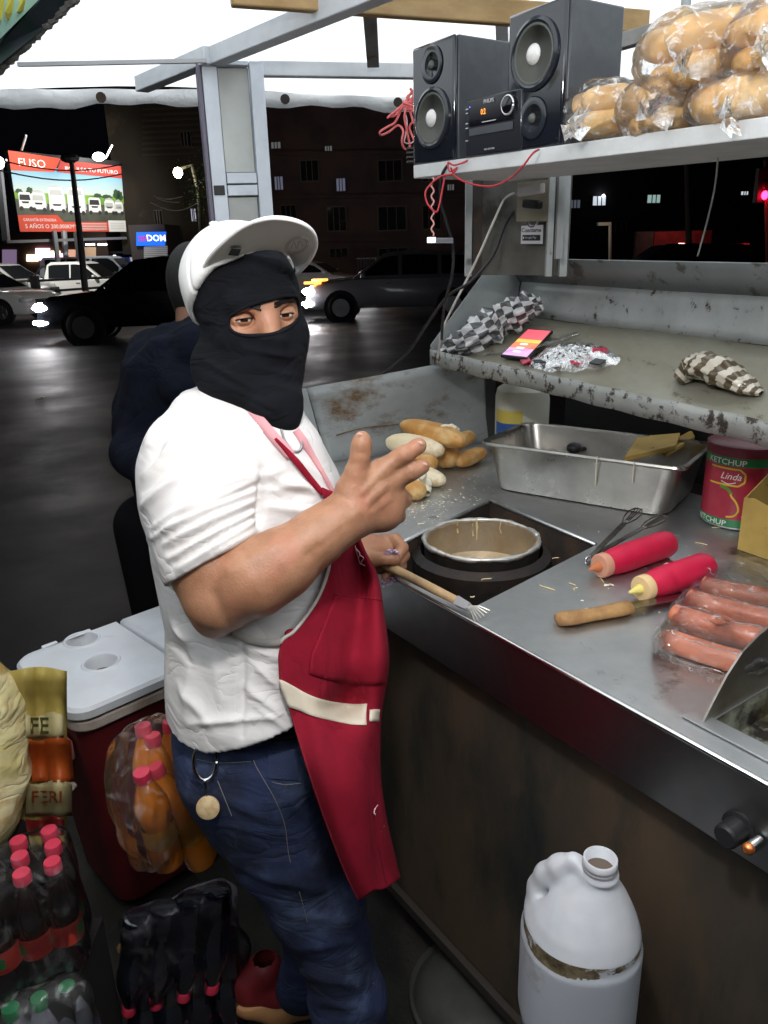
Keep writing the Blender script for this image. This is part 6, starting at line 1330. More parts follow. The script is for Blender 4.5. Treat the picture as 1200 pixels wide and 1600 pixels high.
# ---- body (one continuous mesh)
lo = np.array([-.62, .78, .82]); hi = np.array([.22, 1.62, 1.66])
f = Field(lo, hi, .0034)
torso(f, -.014); zc_ = J(400, 1040, 1.31)[2]; f.put(np.array([-.7, .7, .6]), np.array([.3, 1.7, zc_]), lambda x, y, z: (z-zc_)+0*x+0*y, 0, 'sub')
nb = J(372, 640, 1.28)
f.chain([(nb, .075), (J(385, 590, 1.24), .062), (hp(0, -.03, -.06), .062)], .03)
body_arms(f); head_field(f)
for e in eyes: f.ell(e+fh*.004, (.0165, .010, .0105), RH, .008, 'sub')
V, F = f.mesh(); V = relax(V, F, 1, .4); Nn = vnormals(V, F); q = proj(V); _fc = np.clip(-(Nn@CF)*2+.5, 0, 1)
def ridges0(x, y, segs):
    d = np.zeros(len(x))
    for (x0, y0, x1, y1, a, w) in segs:
        dx, dy = x1-x0, y1-y0; L = math.hypot(dx, dy); t = np.clip(((x-x0)*dx+(y-y0)*dy)/L**2, 0, 1); rr_ = np.hypot(x-x0-t*dx, y-y0-t*dy); d += a*np.exp(-(rr_/w)**2)
    return d
V += Nn*(_fc*ridges0(q[:, 0], q[:, 1], [(556, 706, 574, 707, -.0012, 1.6), (556, 711, 574, 712, -.0010, 1.6), (552, 737, 570, 736, -.0010, 1.8), (628, 704, 637, 716, -.0010, 1.6), (641, 697, 648, 708, -.0008, 1.5), (637, 731, 643, 744, -.0010, 1.6), (590, 742, 566, 770, .0014, 4), (603, 760, 574, 786, .0014, 4), (610, 780, 584, 800, .0012, 4), (596, 750, 570, 778, -.0012, 3), (606, 770, 580, 794, -.0012, 3), (560, 800, 500, 846, .0012, 5), (545, 812, 480, 868, -.0012, 6), (540, 780, 556, 806, -.0010, 3), (335, 930, 360, 985, -.002, 8), (430, 850, 360, 890, .0025, 12)]))[:, None]
Vb, Fb = V, F; fast_obj('body', V, F, skin, man)
body_bvh = bvh(V[:], F)
def front_hit(tree, x, y, default=1.2):
    d = ray(x, y); h = tree.ray_cast(Vector(CC), Vector(d).normalized()); return np.array(h[0]) if h[0] is not None else CC+d*default
# ---- eyes
white_eye = mat('eye_white', (.62, .58, .56), .15, coat=.6); iris = mat('iris_dark', (.02, .009, .005), .08, coat=.8); lash = mat('hair_dark', (.012, .009, .008), .7)
lid_m = skin
for s, e in zip((-1, 1), eyes):
    c = e-fh*.0045; R = .0125
    ball = obj('eye', MB().ball(c, R, RH, 24, 16), white_eye, man, smooth=True)
    look = CC-c; look /= np.linalg.norm(look); look = look+fh*.15+hl*.12; look /= np.linalg.norm(look)
    obj('iris', MB().lathe([(.0062, -.0006), (.0052, .0009), (.003, .0015), (.0002, .0017)], c+look*(R-.0012), look, 20), iris, ball, smooth=True)
    obj('eye_glint', MB().ball(c+look*(R+.0006)+up_h*.0018-hl*.0012, .0007, n=8, m=6), emis('glint', (1, 1, 1), .0) if 0 else chrome, ball, smooth=True)
    G = []
    nA = 40
    for j, w in enumerate(np.linspace(0, 1, 7)):
        row = []
        for i in range(nA+1):
            a = 2*math.pi*i/nA; ca, sa = math.cos(a), math.sin(a)
            xa = ca*.0135; za = (abs(sa)**1.0)*(.0024 if sa > 0 else .0026)*(1-.25*ca*s*(1 if sa < 0 else -.3)); za = za if sa > 0 else -za
            xo = ca*.0205; zo = sa*.0145+.001
            x = xa*(1-w)+xo*w; z = za*(1-w)+zo*w
            dsp = math.sqrt(max((R+.0011)**2-min(x*x+z*z, (R*.97)**2), 0))
            P_ = c+hl*x+up_h*z+fh*dsp
            if w > .3:
                o_ = c+hl*x+up_h*z+fh*.08; h = body_bvh.ray_cast(Vector(o_), Vector(-fh))
                if h[0] is not None:
                    t = ((w-.3)/.7)**1.3; P_ = P_*(1-t)+(np.array(h[0])-fh*.0006*(1 if w > .9 else -1.2))*t
            row.append(P_)
        G.append(row)
    obj('eyelid', MB().grid(G), lid_m, man, smooth=True, sub=1)
    up_l = [G[0][i]+fh*.0006+up_h*.0003 for i in range(1, nA//2)]
    obj('lash_line', MB().tube(up_l, [.00075]*len(up_l), 5), lash, man)
    br = MB(); rB = np.random.default_rng(3+s)
    for k in range(420):
        u = rB.uniform(0, 1); v = rB.uniform(-1, 1)*(1-.7*u)*.0046; x = s*(.010+.038*u); z = .0138+.006*math.sin(math.pi*min(1, u*1.15)*.75)+v
        o_ = hp(x, .2, z-.001); h = body_bvh.ray_cast(Vector(o_), Vector(-fh))
        if h[0] is None: continue
        p = np.array(h[0])+fh*.0004; d = hl*s*(.003+.002*u)+up_h*(.0022*(1-u)-.001*u)+fh*.0006; br.tube([p, p+d*.6+fh*.0005, p+d], [.0006, .0005, .0001], 3, cap=False)
    obj('eyebrow', br, lash, man)
# ---- nails
nail_m = mat('nail', (.55, .33, .26), .3)
def nail(x, y, nD, rx, ry, ang):
    p = front_hit(body_bvh, x, y); c, s_ = math.cos(ang), math.sin(ang); u = CR*c-CU*s_; v = CR*s_+CU*c
    R_ = np.array([u, v, -CF]); obj('fingernail', MB().ball(p+CF*.0018, (rx, ry, .0026), R_, 14, 8), nail_m, man, smooth=True)
nail(561.5, 682, 0, .0050, .0068, -.05); nail(655.5, 693, 0, .0058, .0042, -.55); nail(663, 726, 0, .0050, .0040, -.45)

# ---- balaclava
f = Field(HC-np.array([.17, .17, .30]), HC+np.array([.20, .19, .16]), .003)
head_field(f, .0045)
f.cap(hp(0, .090, -.015), hp(0, .092, -.055), .018, .016, .04)     # cloth bridges nose and chin
f.ell(hp(0, .045, -.055), (.058, .052, .062), RH, .03)
f.chain([(hp(0, -.02, -.05), .070), (J(392, 590, 1.235), .068), (J(398, 622, 1.24), .066)], .03)
f.chain([(J(415, 600, 1.19), .055), (J(432, 640, 1.17), .036), (J(444, 664, 1.165), .012)], .025)
f.chain([(J(345, 572, 1.22), .045), (J(375, 608, 1.20), .045), (J(420, 640, 1.175), .034)], .03)
def opening(x, y, z):
    px, py, pz = x-HC[0], y-HC[1], z-HC[2]
    a = px*hl[0]+py*hl[1]+pz*hl[2]; b = px*fh[0]+py*fh[1]+pz*fh[2]; c = px*up_h[0]+py*up_h[1]+pz*up_h[2]
    c0 = -.001+.016*np.clip((a+.01)/.06, -1, 1)*.45; q = ((np.abs(a-.003)/.056)**2.6+(np.abs(c-c0)/.0210)**2.2)**(1/2.3)-1
    return np.maximum(q*.0210, .02-b)
f.put(HC-.12, HC+.12, opening, .004, 'sub')
V, F = f.mesh(); V = relax(V, F, 2, .5); Nn = vnormals(V, F)
q = proj(V); x_, y_ = q[:, 0], q[:, 1]
def ridges(x, y, segs):
    d = np.zeros(len(x))
    for (x0, y0, x1, y1, a, w) in segs:
        dx, dy = x1-x0, y1-y0; L = math.hypot(dx, dy); t = np.clip(((x-x0)*dx+(y-y0)*dy)/L**2, 0, 1); rr_ = np.hypot(x-x0-t*dx, y-y0-t*dy); d += a*np.exp(-np.abs(rr_/(w*.85))**1.6)*np.sin(np.clip(t*.9+.05, 0, 1)*math.pi)**.5
    return d
facing = (Nn@CF < .2)
V += Nn*(1.5*facing*ridges(x_, y_, [(315, 560, 400, 610, .003, 7), (330, 590, 430, 640, .003, 7), (380, 545, 470, 560, .0022, 6), (375, 525, 450, 532, .0016, 5), (320, 440, 370, 425, .0016, 6), (400, 575, 468, 590, .0025, 7), (345, 605, 425, 655, .0025, 6), (310, 500, 365, 505, .0012, 6), (420, 600, 462, 612, .002, 6)])+.0012*sines(V, 8, 6, 18, None, 8))[:, None]
Vm, Fm = V, F; fast_obj('balaclava', V, F, mask_m, man); mask_bvh = bvh(V, F)
hem = []
for a in np.linspace(0, 2*math.pi, 70)[:-1]:
    aa = .003+.0572*abs(math.cos(a))**(2/2.6)*math.copysign(1, math.cos(a)); cc = .0223*abs(math.sin(a))**(2/2.2)*math.copysign(1, math.sin(a)); cc += -.001+.016*min(1, max(-1, (aa+.01)/.06))*.45
    aa2, cc2 = .003+(aa-.003)*1.045, cc*1.06
    o_ = hp(aa2, .25, cc2); h = mask_bvh.ray_cast(Vector(o_), Vector(-fh))
    if h[0] is not None and (np.array(h[0])-HC)@fh > .015: hem.append(np.array(h[0])+fh*.0004)
hem.append(hem[0]); obj('opening_hem', MB().tube(hem, .0026, 8), mask_m, man, smooth=True)

# ---- shirt
lo = np.array([-.66, .76, .80]); hi = np.array([.10, 1.66, 1.45])
f = Field(lo, hi, .0034)
f.chain([(J(350, 655, 1.24), .052), (J(322, 700, 1.19), .068), (J(306, 745, 1.165), .080), (J(311, 795, 1.145), .078), (J(329, 862, 1.12), .0715), (J(337, 892, 1.11), .070)], .03)
# hem of the sleeve: cut away everything beyond a slanted plane near the elbow
hA = J(268, 914, 1.12); hB = J(406, 834, 1.06); hN = np.cross(hB-hA, CF); hN /= np.linalg.norm(hN)
if (elbow-hA)@hN < 0: hN = -hN
slv_c = J(336, 880, 1.11)
def cut(x, y, z):
    dpl = (x-hA[0])*hN[0]+(y-hA[1])*hN[1]+(z-hA[2])*hN[2]; r_ = np.sqrt((x-slv_c[0])**2+(y-slv_c[1])**2+(z-slv_c[2])**2)-.135
    yy2 = (y-(slv_c[1]+.075))
    return np.maximum(np.maximum(-dpl, r_), yy2)
f.put(slv_c-.14, slv_c+.14, cut, .003, 'sub')
zs, cx_, cy_, aa_, bb2 = torso(f, 0, .022)
f.chain([(nb+lat*.02, .07), (far_sh+np.array([-.04, -.02, -.04]), .058), (J(440, 780, 1.60), .055)], .04)
f.ell(J(342, 652, 1.27), (.065, .11, .04), None, .05)
f.chain([(J(420, 720, 1.22), .09), (J(450, 790, 1.22), .08)], .06)                        # chest
qA = J(275, 1160, 1.2); qB = J(330, 1168, 1.18); qC = J(452, 1122, 1.18)
sx_ = (qC[2]-qB[2])/(qC[0]-qB[0])
def hemcut(x, y, z): return (z-(qB[2]+.004+np.maximum(x-qB[0], 0)*sx_))+0*y
f.put(np.array([-.66, .76, .6]), np.array([.1, 1.66, 1.05]), hemcut, 0, 'sub')
V, F = f.mesh(); V = relax(V, F, 1, .5); Nn = vnormals(V, F); q = proj(V); x_, y_ = q[:, 0], q[:, 1]; facing = np.clip(-(Nn@CF)*2+.6, 0, 1)
slv = [(404, 748, 300, 800, .006, 9), (406, 762, 262, 826, .0065, 8), (408, 778, 258, 850, .006, 8), (409, 794, 266, 872, .006, 7), (408, 808, 280, 888, .0055, 7), (400, 740, 330, 765, .005, 8), (230, 700, 262, 650, .005, 8), (228, 745, 282, 680, .0055, 8), (225, 790, 300, 730, .0055, 8), (238, 825, 330, 770, .004, 7), (250, 640, 300, 612, .005, 7), (262, 660, 300, 640, .004, 6),
       (235, 842, 300, 812, .004, 7), (405, 826, 330, 868, .003, 6)]
neg = [(406, 755, 280, 812, -.005, 6), (408, 786, 262, 862, -.005, 6), (407, 802, 272, 880, -.004, 5), (408, 735, 407, 818, -.010, 7), (226, 768, 290, 706, -.004, 6), (256, 700, 235, 735, -.004, 7)]
chest = [(412, 742, 440, 735, .005, 10), (415, 765, 480, 760, .005, 10), (414, 790, 500, 800, .004, 9), (420, 745, 520, 780, .004, 9), (440, 700, 520, 760, .003, 10), (380, 640, 470, 740, .002, 8), (420, 760, 505, 778, -.003, 7)]
belly = [(380, 1010, 440, 1030, .004, 9), (400, 1040, 438, 1075, .005, 9), (385, 1075, 445, 1120, .005, 9), (300, 1010, 290, 1120, .004, 14), (330, 1000, 345, 1100, .003, 16), (280, 1070, 330, 1130, .004, 10), (300, 1130, 430, 1120, .004, 8), (274, 975, 300, 1005, .006, 8), (380, 1000, 378, 1150, -.004, 6), (395, 1100, 450, 1140, .003, 8), (272, 1005, 300, 1035, -.004, 6)]
disp = 1.8*facing*(ridges(x_, y_, slv)+ridges(x_, y_, neg)+ridges(x_, y_, chest)+ridges(x_, y_, belly))+.0018*sines(V, 10, 4, 12, None, 4)
V = V+Nn*disp[:, None]
Vs, Fs = V, F; fast_obj('tshirt', V, F, shirt_m, man); shirt_bvh = bvh(V, F)
# sleeve hem band and collar
neckp = [J(306, 592, 1.33), J(330, 586, 1.25), J(372, 612, 1.205), J(415, 655, 1.175), J(447, 695, 1.17), J(466, 712, 1.19), J(478, 700, 1.24)]
def on_shirt(x, y, off=.004, default=None):
    d = ray(x, y); dn = d/np.linalg.norm(d); h = shirt_bvh.ray_cast(Vector(CC), Vector(dn))
    if h[0] is None or (default and (np.array(h[0])-CC)@CF > default+.22): return J(x, y, default)
    return np.array(h[0])-dn*off
obj('collar', MB().tube(smooth_path([on_shirt(x, y, .001, D) for x, y, D in ((312, 586, 1.22), (345, 598, 1.2), (385, 628, 1.18), (415, 662, 1.17), (440, 692, 1.18), (458, 706, 1.2))], 6), .0042, 8), shirt_m, man, smooth=True)

# ---- jeans
f = Field((-.62, .80, -.02), (.30, 1.62, 1.02), .0062)
hip = [(1085, 278, 560, 1.33, .165), (1120, 278, 552, 1.33, .172), (1160, 288, 546, 1.335, .172), (1215, 308, 535, 1.35, .155), (1260, 330, 525, 1.36, .135)]
zz, cx, cy, a, b = [], [], [], [], []
for (y, xl, xr, D, bb_) in hip:
    c = J((xl+xr)/2, y, D); zz.append(c[2]); cx.append(c[0]); cy.append(c[1]); a.append((xr-xl)/2*D/1200*.98); b.append(bb_)
f.loft(zz, cx, cy, a, b, fbv, .03, 2.3)
f.chain([(J(405, 1215, 1.30), .100), (J(448, 1310, 1.32), .090), (J(494, 1400, 1.36), .077), (J(524, 1480, 1.38), .066), (J(544, 1560, 1.40), .062), (J(562, 1660, 1.43), .066), (J(570, 1740, 1.46), .070)], .035)
f.chain([(J(450, 1215, 1.48), .09), (J(485, 1330, 1.54), .072), (J(492, 1440, 1.58), .060), (J(478, 1525, 1.63), .054), (J(474, 1540, 1.64), .056)], .035)
V, F = f.mesh(); V = relax(V, F, 2); Nn = vnormals(V, F); q = proj(V); x_, y_ = q[:, 0], q[:, 1]; facing = np.clip(-(Nn@CF)*2+.6, 0, 1)
V += Nn*(facing*ridges(x_, y_, [(330, 1240, 440, 1290, .005, 10), (360, 1290, 470, 1310, .004, 10), (430, 1230, 480, 1280, .004, 9), (395, 1370, 500, 1390, .005, 12), (430, 1420, 540, 1440, .006, 12), (460, 1480, 560, 1470, .006, 12), (450, 1520, 570, 1540, .006, 12), (480, 1560, 580, 1580, .006, 12), (320, 1200, 420, 1215, .003, 8), (300, 1180, 430, 1170, .003, 7)])+.004*sines(V, 10, 3, 9, None, 12))[:, None]
fast_obj('jeans', V, F, jeans_m, man); jean_bvh = bvh(V, F)
def on_jeans(x, y, off=.001):
    d = ray(x, y); dn = d/np.linalg.norm(d); h = jean_bvh.ray_cast(Vector(CC), Vector(dn)); return np.array(h[0])-dn*off if h[0] is not None else J(x, y, 1.3)
for pts in ([(392, 1160), (397, 1190), (410, 1215), (430, 1250), (445, 1290), (452, 1340), (468, 1395), (480, 1440)], [(425, 1222), (445, 1226), (470, 1224)], [(420, 1172), (424, 1195), (432, 1216)], [(302, 1185), (340, 1192), (392, 1190)], [(340, 1220), (352, 1250), (362, 1275)]):
    obj('seam_stitch', MB().tube(smooth_path([on_jeans(*p) for p in pts], 5), .0007, 5), thread, man)
obj('coin_pocket', MB().grid([[on_jeans(419+ (440-419+26)*u, 1170+ (1216-1170)*v+4*u, .0025) for u in np.linspace(0, 1, 6)] for v in np.linspace(0, 1, 6)]), mat('denim_dark', (.018, .028, .07), .9, bump=.4, bscale=400), man, smooth=True)
obj('belt', MB().grid([[on_jeans(290+(470-290)*u, 1153+v*9-10*u*u, .004) for u in np.linspace(0, 1, 16)] for v in (0, 1)]), mat('dark_belt', (.010, .010, .014), .6), man, smooth=True, solid=.003)
# shoes
for nm, a, b_ in (('shoe', J(392, 1560, 1.66), J(480, 1560, 1.70)),):
    f = Field(np.minimum(a, b_)-.09, np.maximum(a, b_)+.10, .005)
    f.chain([(a+ZUP*.03, .036), ((a+b_)/2+ZUP*.035, .042), (b_+ZUP*.01, .036)], .02); f.cap(a+ZUP*.05, a+ZUP*.085+(b_-a)*.3, .034, .038, .02)
    V, F = f.mesh(); s_ = fast_obj('shoe', relax(V, F, 1), F, mat('maroon_shoe', (.20, .015, .02), .55, c2=(.12, .01, .012), scale=10), man)
    f = Field(np.minimum(a, b_)-.09, np.maximum(a, b_)+.10, .005); f.chain([(a+ZUP*.004, .042), ((a+b_)/2, .047), (b_, .040)], .02); f.put(np.minimum(a, b_)-.1, np.maximum(a, b_)+.1, lambda x, y, z: (a[2]+.018-z)+0*x+0*y, 0, 'sub') if 0 else None
    V, F = f.mesh(); V[:, 2] = np.minimum(V[:, 2], a[2]+.016); fast_obj('shoe_sole', relax(V, F, 1), F, mat('tan_sole', (.45, .22, .09), .6), s_)
fshoe = np.array([J(566, 1740, 1.46)[0], J(566, 1740, 1.46)[1], .05]); obj('shoe', MB().ball(fshoe+np.array([.05, -.01, 0]), (.14, .052, .05)), mat('maroon_shoe', (0, 0, 0)), man, smooth=True)

# ---- apron
def ap(x, y, D=None, off=.010, dfl=1.25):
    if D is None: return on_shirt(x, y, off, dfl)
    return J(x, y, D)
AR = [  # rows: left edge, two inner points, right silhouette, far edge
 [ap(503, 762), ap(512, 766), ap(522, 770), ap(531, 776, 1.27), ap(534, 782, 1.36)],
 [ap(512, 800), ap(526, 806), ap(540, 812), ap(552, 816, 1.27), ap(552, 820, 1.38)],
 [ap(514, 846), ap(530, 850), ap(550, 856), ap(570, 862, 1.25), ap(568, 866, 1.40)],
 [ap(514, 886), ap(532, 892, None, .014), ap(560, 898, None, .018), ap(588, 900, 1.24), ap(590, 905, 1.42)],
 [ap(496, 936, None, .012), ap(520, 940, None, .014), ap(556, 945, None, .014), ap(594, 950, 1.22), ap(598, 955, 1.42)],
 [ap(462, 984, None, .012), ap(500, 990, None, .014), ap(548, 1000, None, .014), ap(601, 1010, 1.20), ap(606, 1015, 1.42)],
 [ap(438, 1006, None, .012), ap(485, 1030, None, .014), ap(545, 1045, None, .014), ap(601, 1050, 1.20), ap(604, 1055, 1.42)],
 [ap(436, 1062, None, .012), ap(485, 1085, None, .014), ap(540, 1098, None, .014), ap(592, 1100, 1.20), ap(596, 1105, 1.42)],
 [ap(452, 1112, None, .014, 1.13), ap(490, 1122, None, .018, 1.13), ap(540, 1132, None, .020, 1.17), ap(590, 1140, 1.20), ap(592, 1145, 1.42)],
 [aty(478, 1200, .925), aty(510, 1210, .915), aty(550, 1215, .935), aty(592, 1210, 1.02), aty(590, 1215, 1.22)],
 [aty(508, 1285, .925), aty(535, 1290, .91), aty(568, 1292, .94), aty(603, 1280, 1.02), aty(596, 1280, 1.2)],
 [aty(538, 1360, .93), aty(562, 1360, .915), aty(590, 1355, .95), aty(617, 1338, 1.02), aty(606, 1340, 1.18)],
 [aty(559, 1404, .935), aty(580, 1397, .92), aty(602, 1386, .95), aty(625, 1370, 1.02), aty(612, 1368, 1.18)]]
AR = np.array(AR)
def interp_rows(A, nu, nv):
    B = np.array([smooth_path(r, nu) for r in A]); return np.stack([smooth_path(B[:, j], nv) for j in range(B.shape[1])], 1)
AG = interp_rows(AR, 10, 8)
# folds
nr, nc = AG.shape[:2]
for i in range(nr):
    for j in range(nc):
        v = i/(nr-1); u = j/(nc-1); am = .006*min(1, max(0, (v-.15)*2.5))
        AG[i, j] += -CF*am*(math.sin(u*9-v*4)*.6+.5*math.sin(u*17+v*6)+.35*math.sin(v*22+u*5))
for i in range(66):                             # keep the cloth outside the shirt
    for j in range(nc):
        d_ = AG[i, j]-CC; L_ = np.linalg.norm(d_); h = shirt_bvh.ray_cast(Vector(CC), Vector(d_/L_))
        if h[0] is not None and L_ > h[3]-.009: AG[i, j] = CC+d_/L_*(h[3]-.009)
for _ in range(3):
    A2 = AG.copy(); A2[1:-1, 1:-1] = AG[1:-1, 1:-1]*.5+(AG[:-2, 1:-1]+AG[2:, 1:-1]+AG[1:-1, :-2]+AG[1:-1, 2:])*.125; AG = A2
for i in range(75):
    for j in range(nc):
        d_ = AG[i, j]-CC; L_ = np.linalg.norm(d_); h = shirt_bvh.ray_cast(Vector(CC), Vector(d_/L_))
        if h[0] is not None and L_ > h[3]-.020: AG[i, j] = CC+d_/L_*(h[3]-.020)
for _ in range(6):
    A2 = AG.copy(); A2[1:-1, 1:-1] = AG[1:-1, 1:-1]*.4+(AG[:-2, 1:-1]+AG[2:, 1:-1]+AG[1:-1, :-2]+AG[1:-1, 2:])*.15; AG = A2
AG[50:74, 6:30] -= CF*.010*(np.hanning(24)[:, None, None]**.5)*(np.hanning(24)[None, :, None]**.5)
_ag = MB().grid(AG); apron_bvh = bvh(_ag.V(), _ag.f)
def over_apron(P, off=.004):
    d_ = P-CC; L_ = np.linalg.norm(d_); h = apron_bvh.ray_cast(Vector(CC), Vector(d_/L_)); return CC+d_/L_*(h[3]-off) if h[0] is not None and h[3] < L_+.05 else P
o = obj('apron', MB().grid(AG), apr_m, man, smooth=True, solid=.003)
def apoint(i, j, off=.003): return AG[i, j]+np.cross(AG[min(i+1, nr-1), j]-AG[max(i-1, 0), j], AG[i, min(j+1, nc-1)]-AG[i, max(j-1, 0)])*0-CF*off
band = [[over_apron(apoint(i, j, .001)) for j in range(0, 27)] for i in range(56, 64)]; obj('apron_band', MB().grid(band), beige, man, smooth=True, solid=.002)
band2 = [[over_apron(apoint(i, j, .001)) for j in range(27, 37)] for i in range(58, 63)]; obj('apron_band', MB().grid(band2), beige, man, smooth=True, solid=.002)
obj('apron_piping', MB().tube([apoint(i, 0, .001) for i in range(22, 49)], .0028, 6), mat('grey_piping', (.45, .42, .38), .9), man, smooth=True)
for jj in (1,): obj('hem_stitch', MB().tube([apoint(i, jj, .0028) for i in range(49, nr)], .0009, 5), mat('dark_red_thread', (.22, .01, .02), .9), man)
pk_ = [[apoint(i, j, .0045+.002*(i == 30)) for j in range(10, 36)] for i in range(30, 52)]; obj('apron_pocket', MB().grid(pk_), apr_m, man, smooth=True, solid=.002)
obj('pocket_hem', MB().tube([apoint(30, j, .0065) for j in range(10, 36)], .0018, 6), apr_m, man, smooth=True)
# script logo on the bib and at the hem
lg = mat('pink_print', (.75, .50, .52), .8)
def squig(pts, r): obj('printed_logo', MB().tube(smooth_path([p for p in pts], 6), r, 5), lg, man, smooth=True)
def apx(x, y):                                  # a point on the apron under a pixel
    q_ = proj(AG.reshape(-1, 3)); d = np.hypot(q_[:, 0]-x, q_[:, 1]-y); k = np.argsort(d)[:3]; w = 1/(d[k]+.5); D = (q_[k, 2]*w).sum()/w.sum(); return J(x, y, D-.006)
squig([apx(557, 843), apx(561, 850), apx(557, 858), apx(562, 864), apx(560, 872)], .0011); squig([apx(560, 850), apx(566, 858), apx(562, 866), apx(568, 872), apx(564, 880), apx(570, 884)], .0010); squig([apx(555, 852), apx(558, 866), apx(563, 882)], .0008)
squig([apx(590, 1258), apx(585, 1266), apx(586, 1274), apx(593, 1278), apx(597, 1270)], .0010); squig([apx(586, 1272), apx(594, 1268), apx(598, 1276)], .0008); squig([apx(595, 1300), apx(600, 1290)], .0009)
# straps
rs_ = mat('strap_pink', (.62, .30, .32), .85)
def strap(pts, w, m_, nm, off=.006):
    P = smooth_path([on_shirt(x, y, off, D) if D > 0 else J(x, y, -D) for x, y, D in pts], 6); q_ = proj(P); n_ = np.gradient(q_[:, :2], axis=0); n_ /= np.linalg.norm(n_, axis=1)[:, None]; W = np.array([CR*(-n_[i, 1])-CU*n_[i, 0] for i in range(len(P))]); W = np.array([CR*(-n_[i][1])*1+CU*(-n_[i][0]) for i in range(len(P))])
    w = np.interp(np.linspace(0, 1, len(P)), np.linspace(0, 1, len(w)), w) if hasattr(w, '__len__') else np.full(len(P), w)
    obj(nm, MB().grid([[P[i]-W[i]*w[i]/2, P[i], P[i]+W[i]*w[i]/2] for i in range(len(P))]), m_, man, smooth=True, solid=.0015)
strap([(366, 615, 1.2), (395, 645, 1.2), (430, 685, 1.2), (455, 712, 1.2)], .016, rs_, 'apron_strap')
strap([(430, 685, 1.2), (462, 720, 1.2), (482, 745, 1.2), (505, 772, 1.2)], [.004, .010, .010, .008], apr_m, 'apron_strap', .008)
strap([(462, 672, 1.27), (474, 690, 1.27), (490, 715, 1.27), (506, 742, 1.27), (526, 780, 1.27)], [.012, .014, .009, .007, .007], rs_, 'apron_strap')
obj('neck_tie', MB().tube(smooth_path([J(457, 665, 1.26), J(466, 676, 1.255), J(478, 684, 1.26), J(486, 692, 1.26)], 5), .0045, 6), mat('maroon_tie', (.14, .02, .03), .8), man, smooth=True)
strap([(440, 1002, 1.2), (415, 1004, 1.2), (390, 1000, 1.2), (362, 986, 1.2)], .012, mat('grey_piping', (0, 0, 0)), 'waist_tie', .007); 
obj('tie_knot', MB().ball(on_shirt(455, 990, .014, 1.2), (.010, .007, .007), n=12, m=8), apr_m, man, smooth=True)
# necklace
ck2 = mat('chain_steel', (.35, .36, .38), .3, metal=1)
npx = smooth_path([np.array(p, float) for p in ((440, 672, 0), (444, 686, 0), (452, 698, 0), (463, 706, 0), (471, 700, 0), (471, 688, 0), (466, 678, 0))], 6)
cb = MB()
for x, y, _ in npx: cb.ball(on_shirt(x, y, .003, 1.24), .0021, n=6, m=4)
obj('necklace', cb, ck2, man, smooth=True)
# ring and disc hanging from the belt
kr = thing('key_ring', 'large steel ring with round wooden disc hanging from the belt', 'key ring', tuple(J(322, 1215, 1.16)))
rcx = J(321, 1190, 1.17); ringm = mat('ring_steel', (.55, .56, .60), .2, metal=1)
obj('ring', MB().tube([rcx+CR*.0165*math.cos(a)+CU*.028*math.sin(a)+CF*.004*math.cos(a) for a in np.linspace(0, 2*math.pi, 40)], .0033, 8), ringm, kr, smooth=True)
obj('link', MB().tube([J(320, 1220, 1.165), J(321, 1232, 1.165), J(323, 1246, 1.168)], [.0018, .0024, .0014], 6), ringm, kr)
obj('disc', MB().lathe([(.0165, -.003), (.0178, -.002), (.0178, .002), (.0165, .003)], J(325, 1262, 1.168), -CF, 32), mat('wood_disc', (.55, .42, .25), .5, c2=(.42, .27, .12), scale=90), kr, smooth='auto')

# ---- cap
capo = man
f = Field(HC-np.array([.18, .20, .05]), HC+np.array([.15, .22, .20]), .0032)
cu = up_h*.955-fh*.10+hl*-.24; cu /= np.linalg.norm(cu); cf_ = fh-cu*(fh@cu); cf_ /= np.linalg.norm(cf_); cl_ = np.cross(cu, cf_); cl_ = cl_ if cl_[0] > 0 else -cl_; RCp = np.array([cl_, cf_, cu])
cc_ = hp(-.004, -.022, .046)
f.ell(cc_, (.0935, .112, .098), RCp, .01)
inner = hp(0, -.012, .03)
pl = hp(0, 0, .0)
def brimcut(x, y, z):
    dx, dy, dz_ = x-cc_[0], y-cc_[1], z-cc_[2]; h = dx*cu[0]+dy*cu[1]+dz_*cu[2]; fw = dx*cf_[0]+dy*cf_[1]+dz_*cf_[2]
    return h+.018-.052*np.clip((fw+.01)/.09, -.3, 1.0)-.0*fw
f.put(HC-.2, HC+.25, brimcut, .006, 'sub')
f.ell(inner, (.083, .104, .094), RH, .002, 'sub')
V, F = f.mesh(); V = relax(V, F, 2); Nn = vnormals(V, F)
rel = V-cc_; az = np.arctan2(rel@cl_, rel@cf_); hh = rel@cu; V += Nn*(-.0022*np.exp(-((np.sin(az*3))/.10)**2)*(hh > -.03)+.0012*sines(V, 6, 5, 14, None, 9))[:, None]
fast_obj('cap_crown', V, F, cap_m, man); cap_bvh = bvh(V, F)
obj('cap_button', MB().ball(cc_+cu*.098, (.008, .008, .004)), cap_m, man, smooth=True)
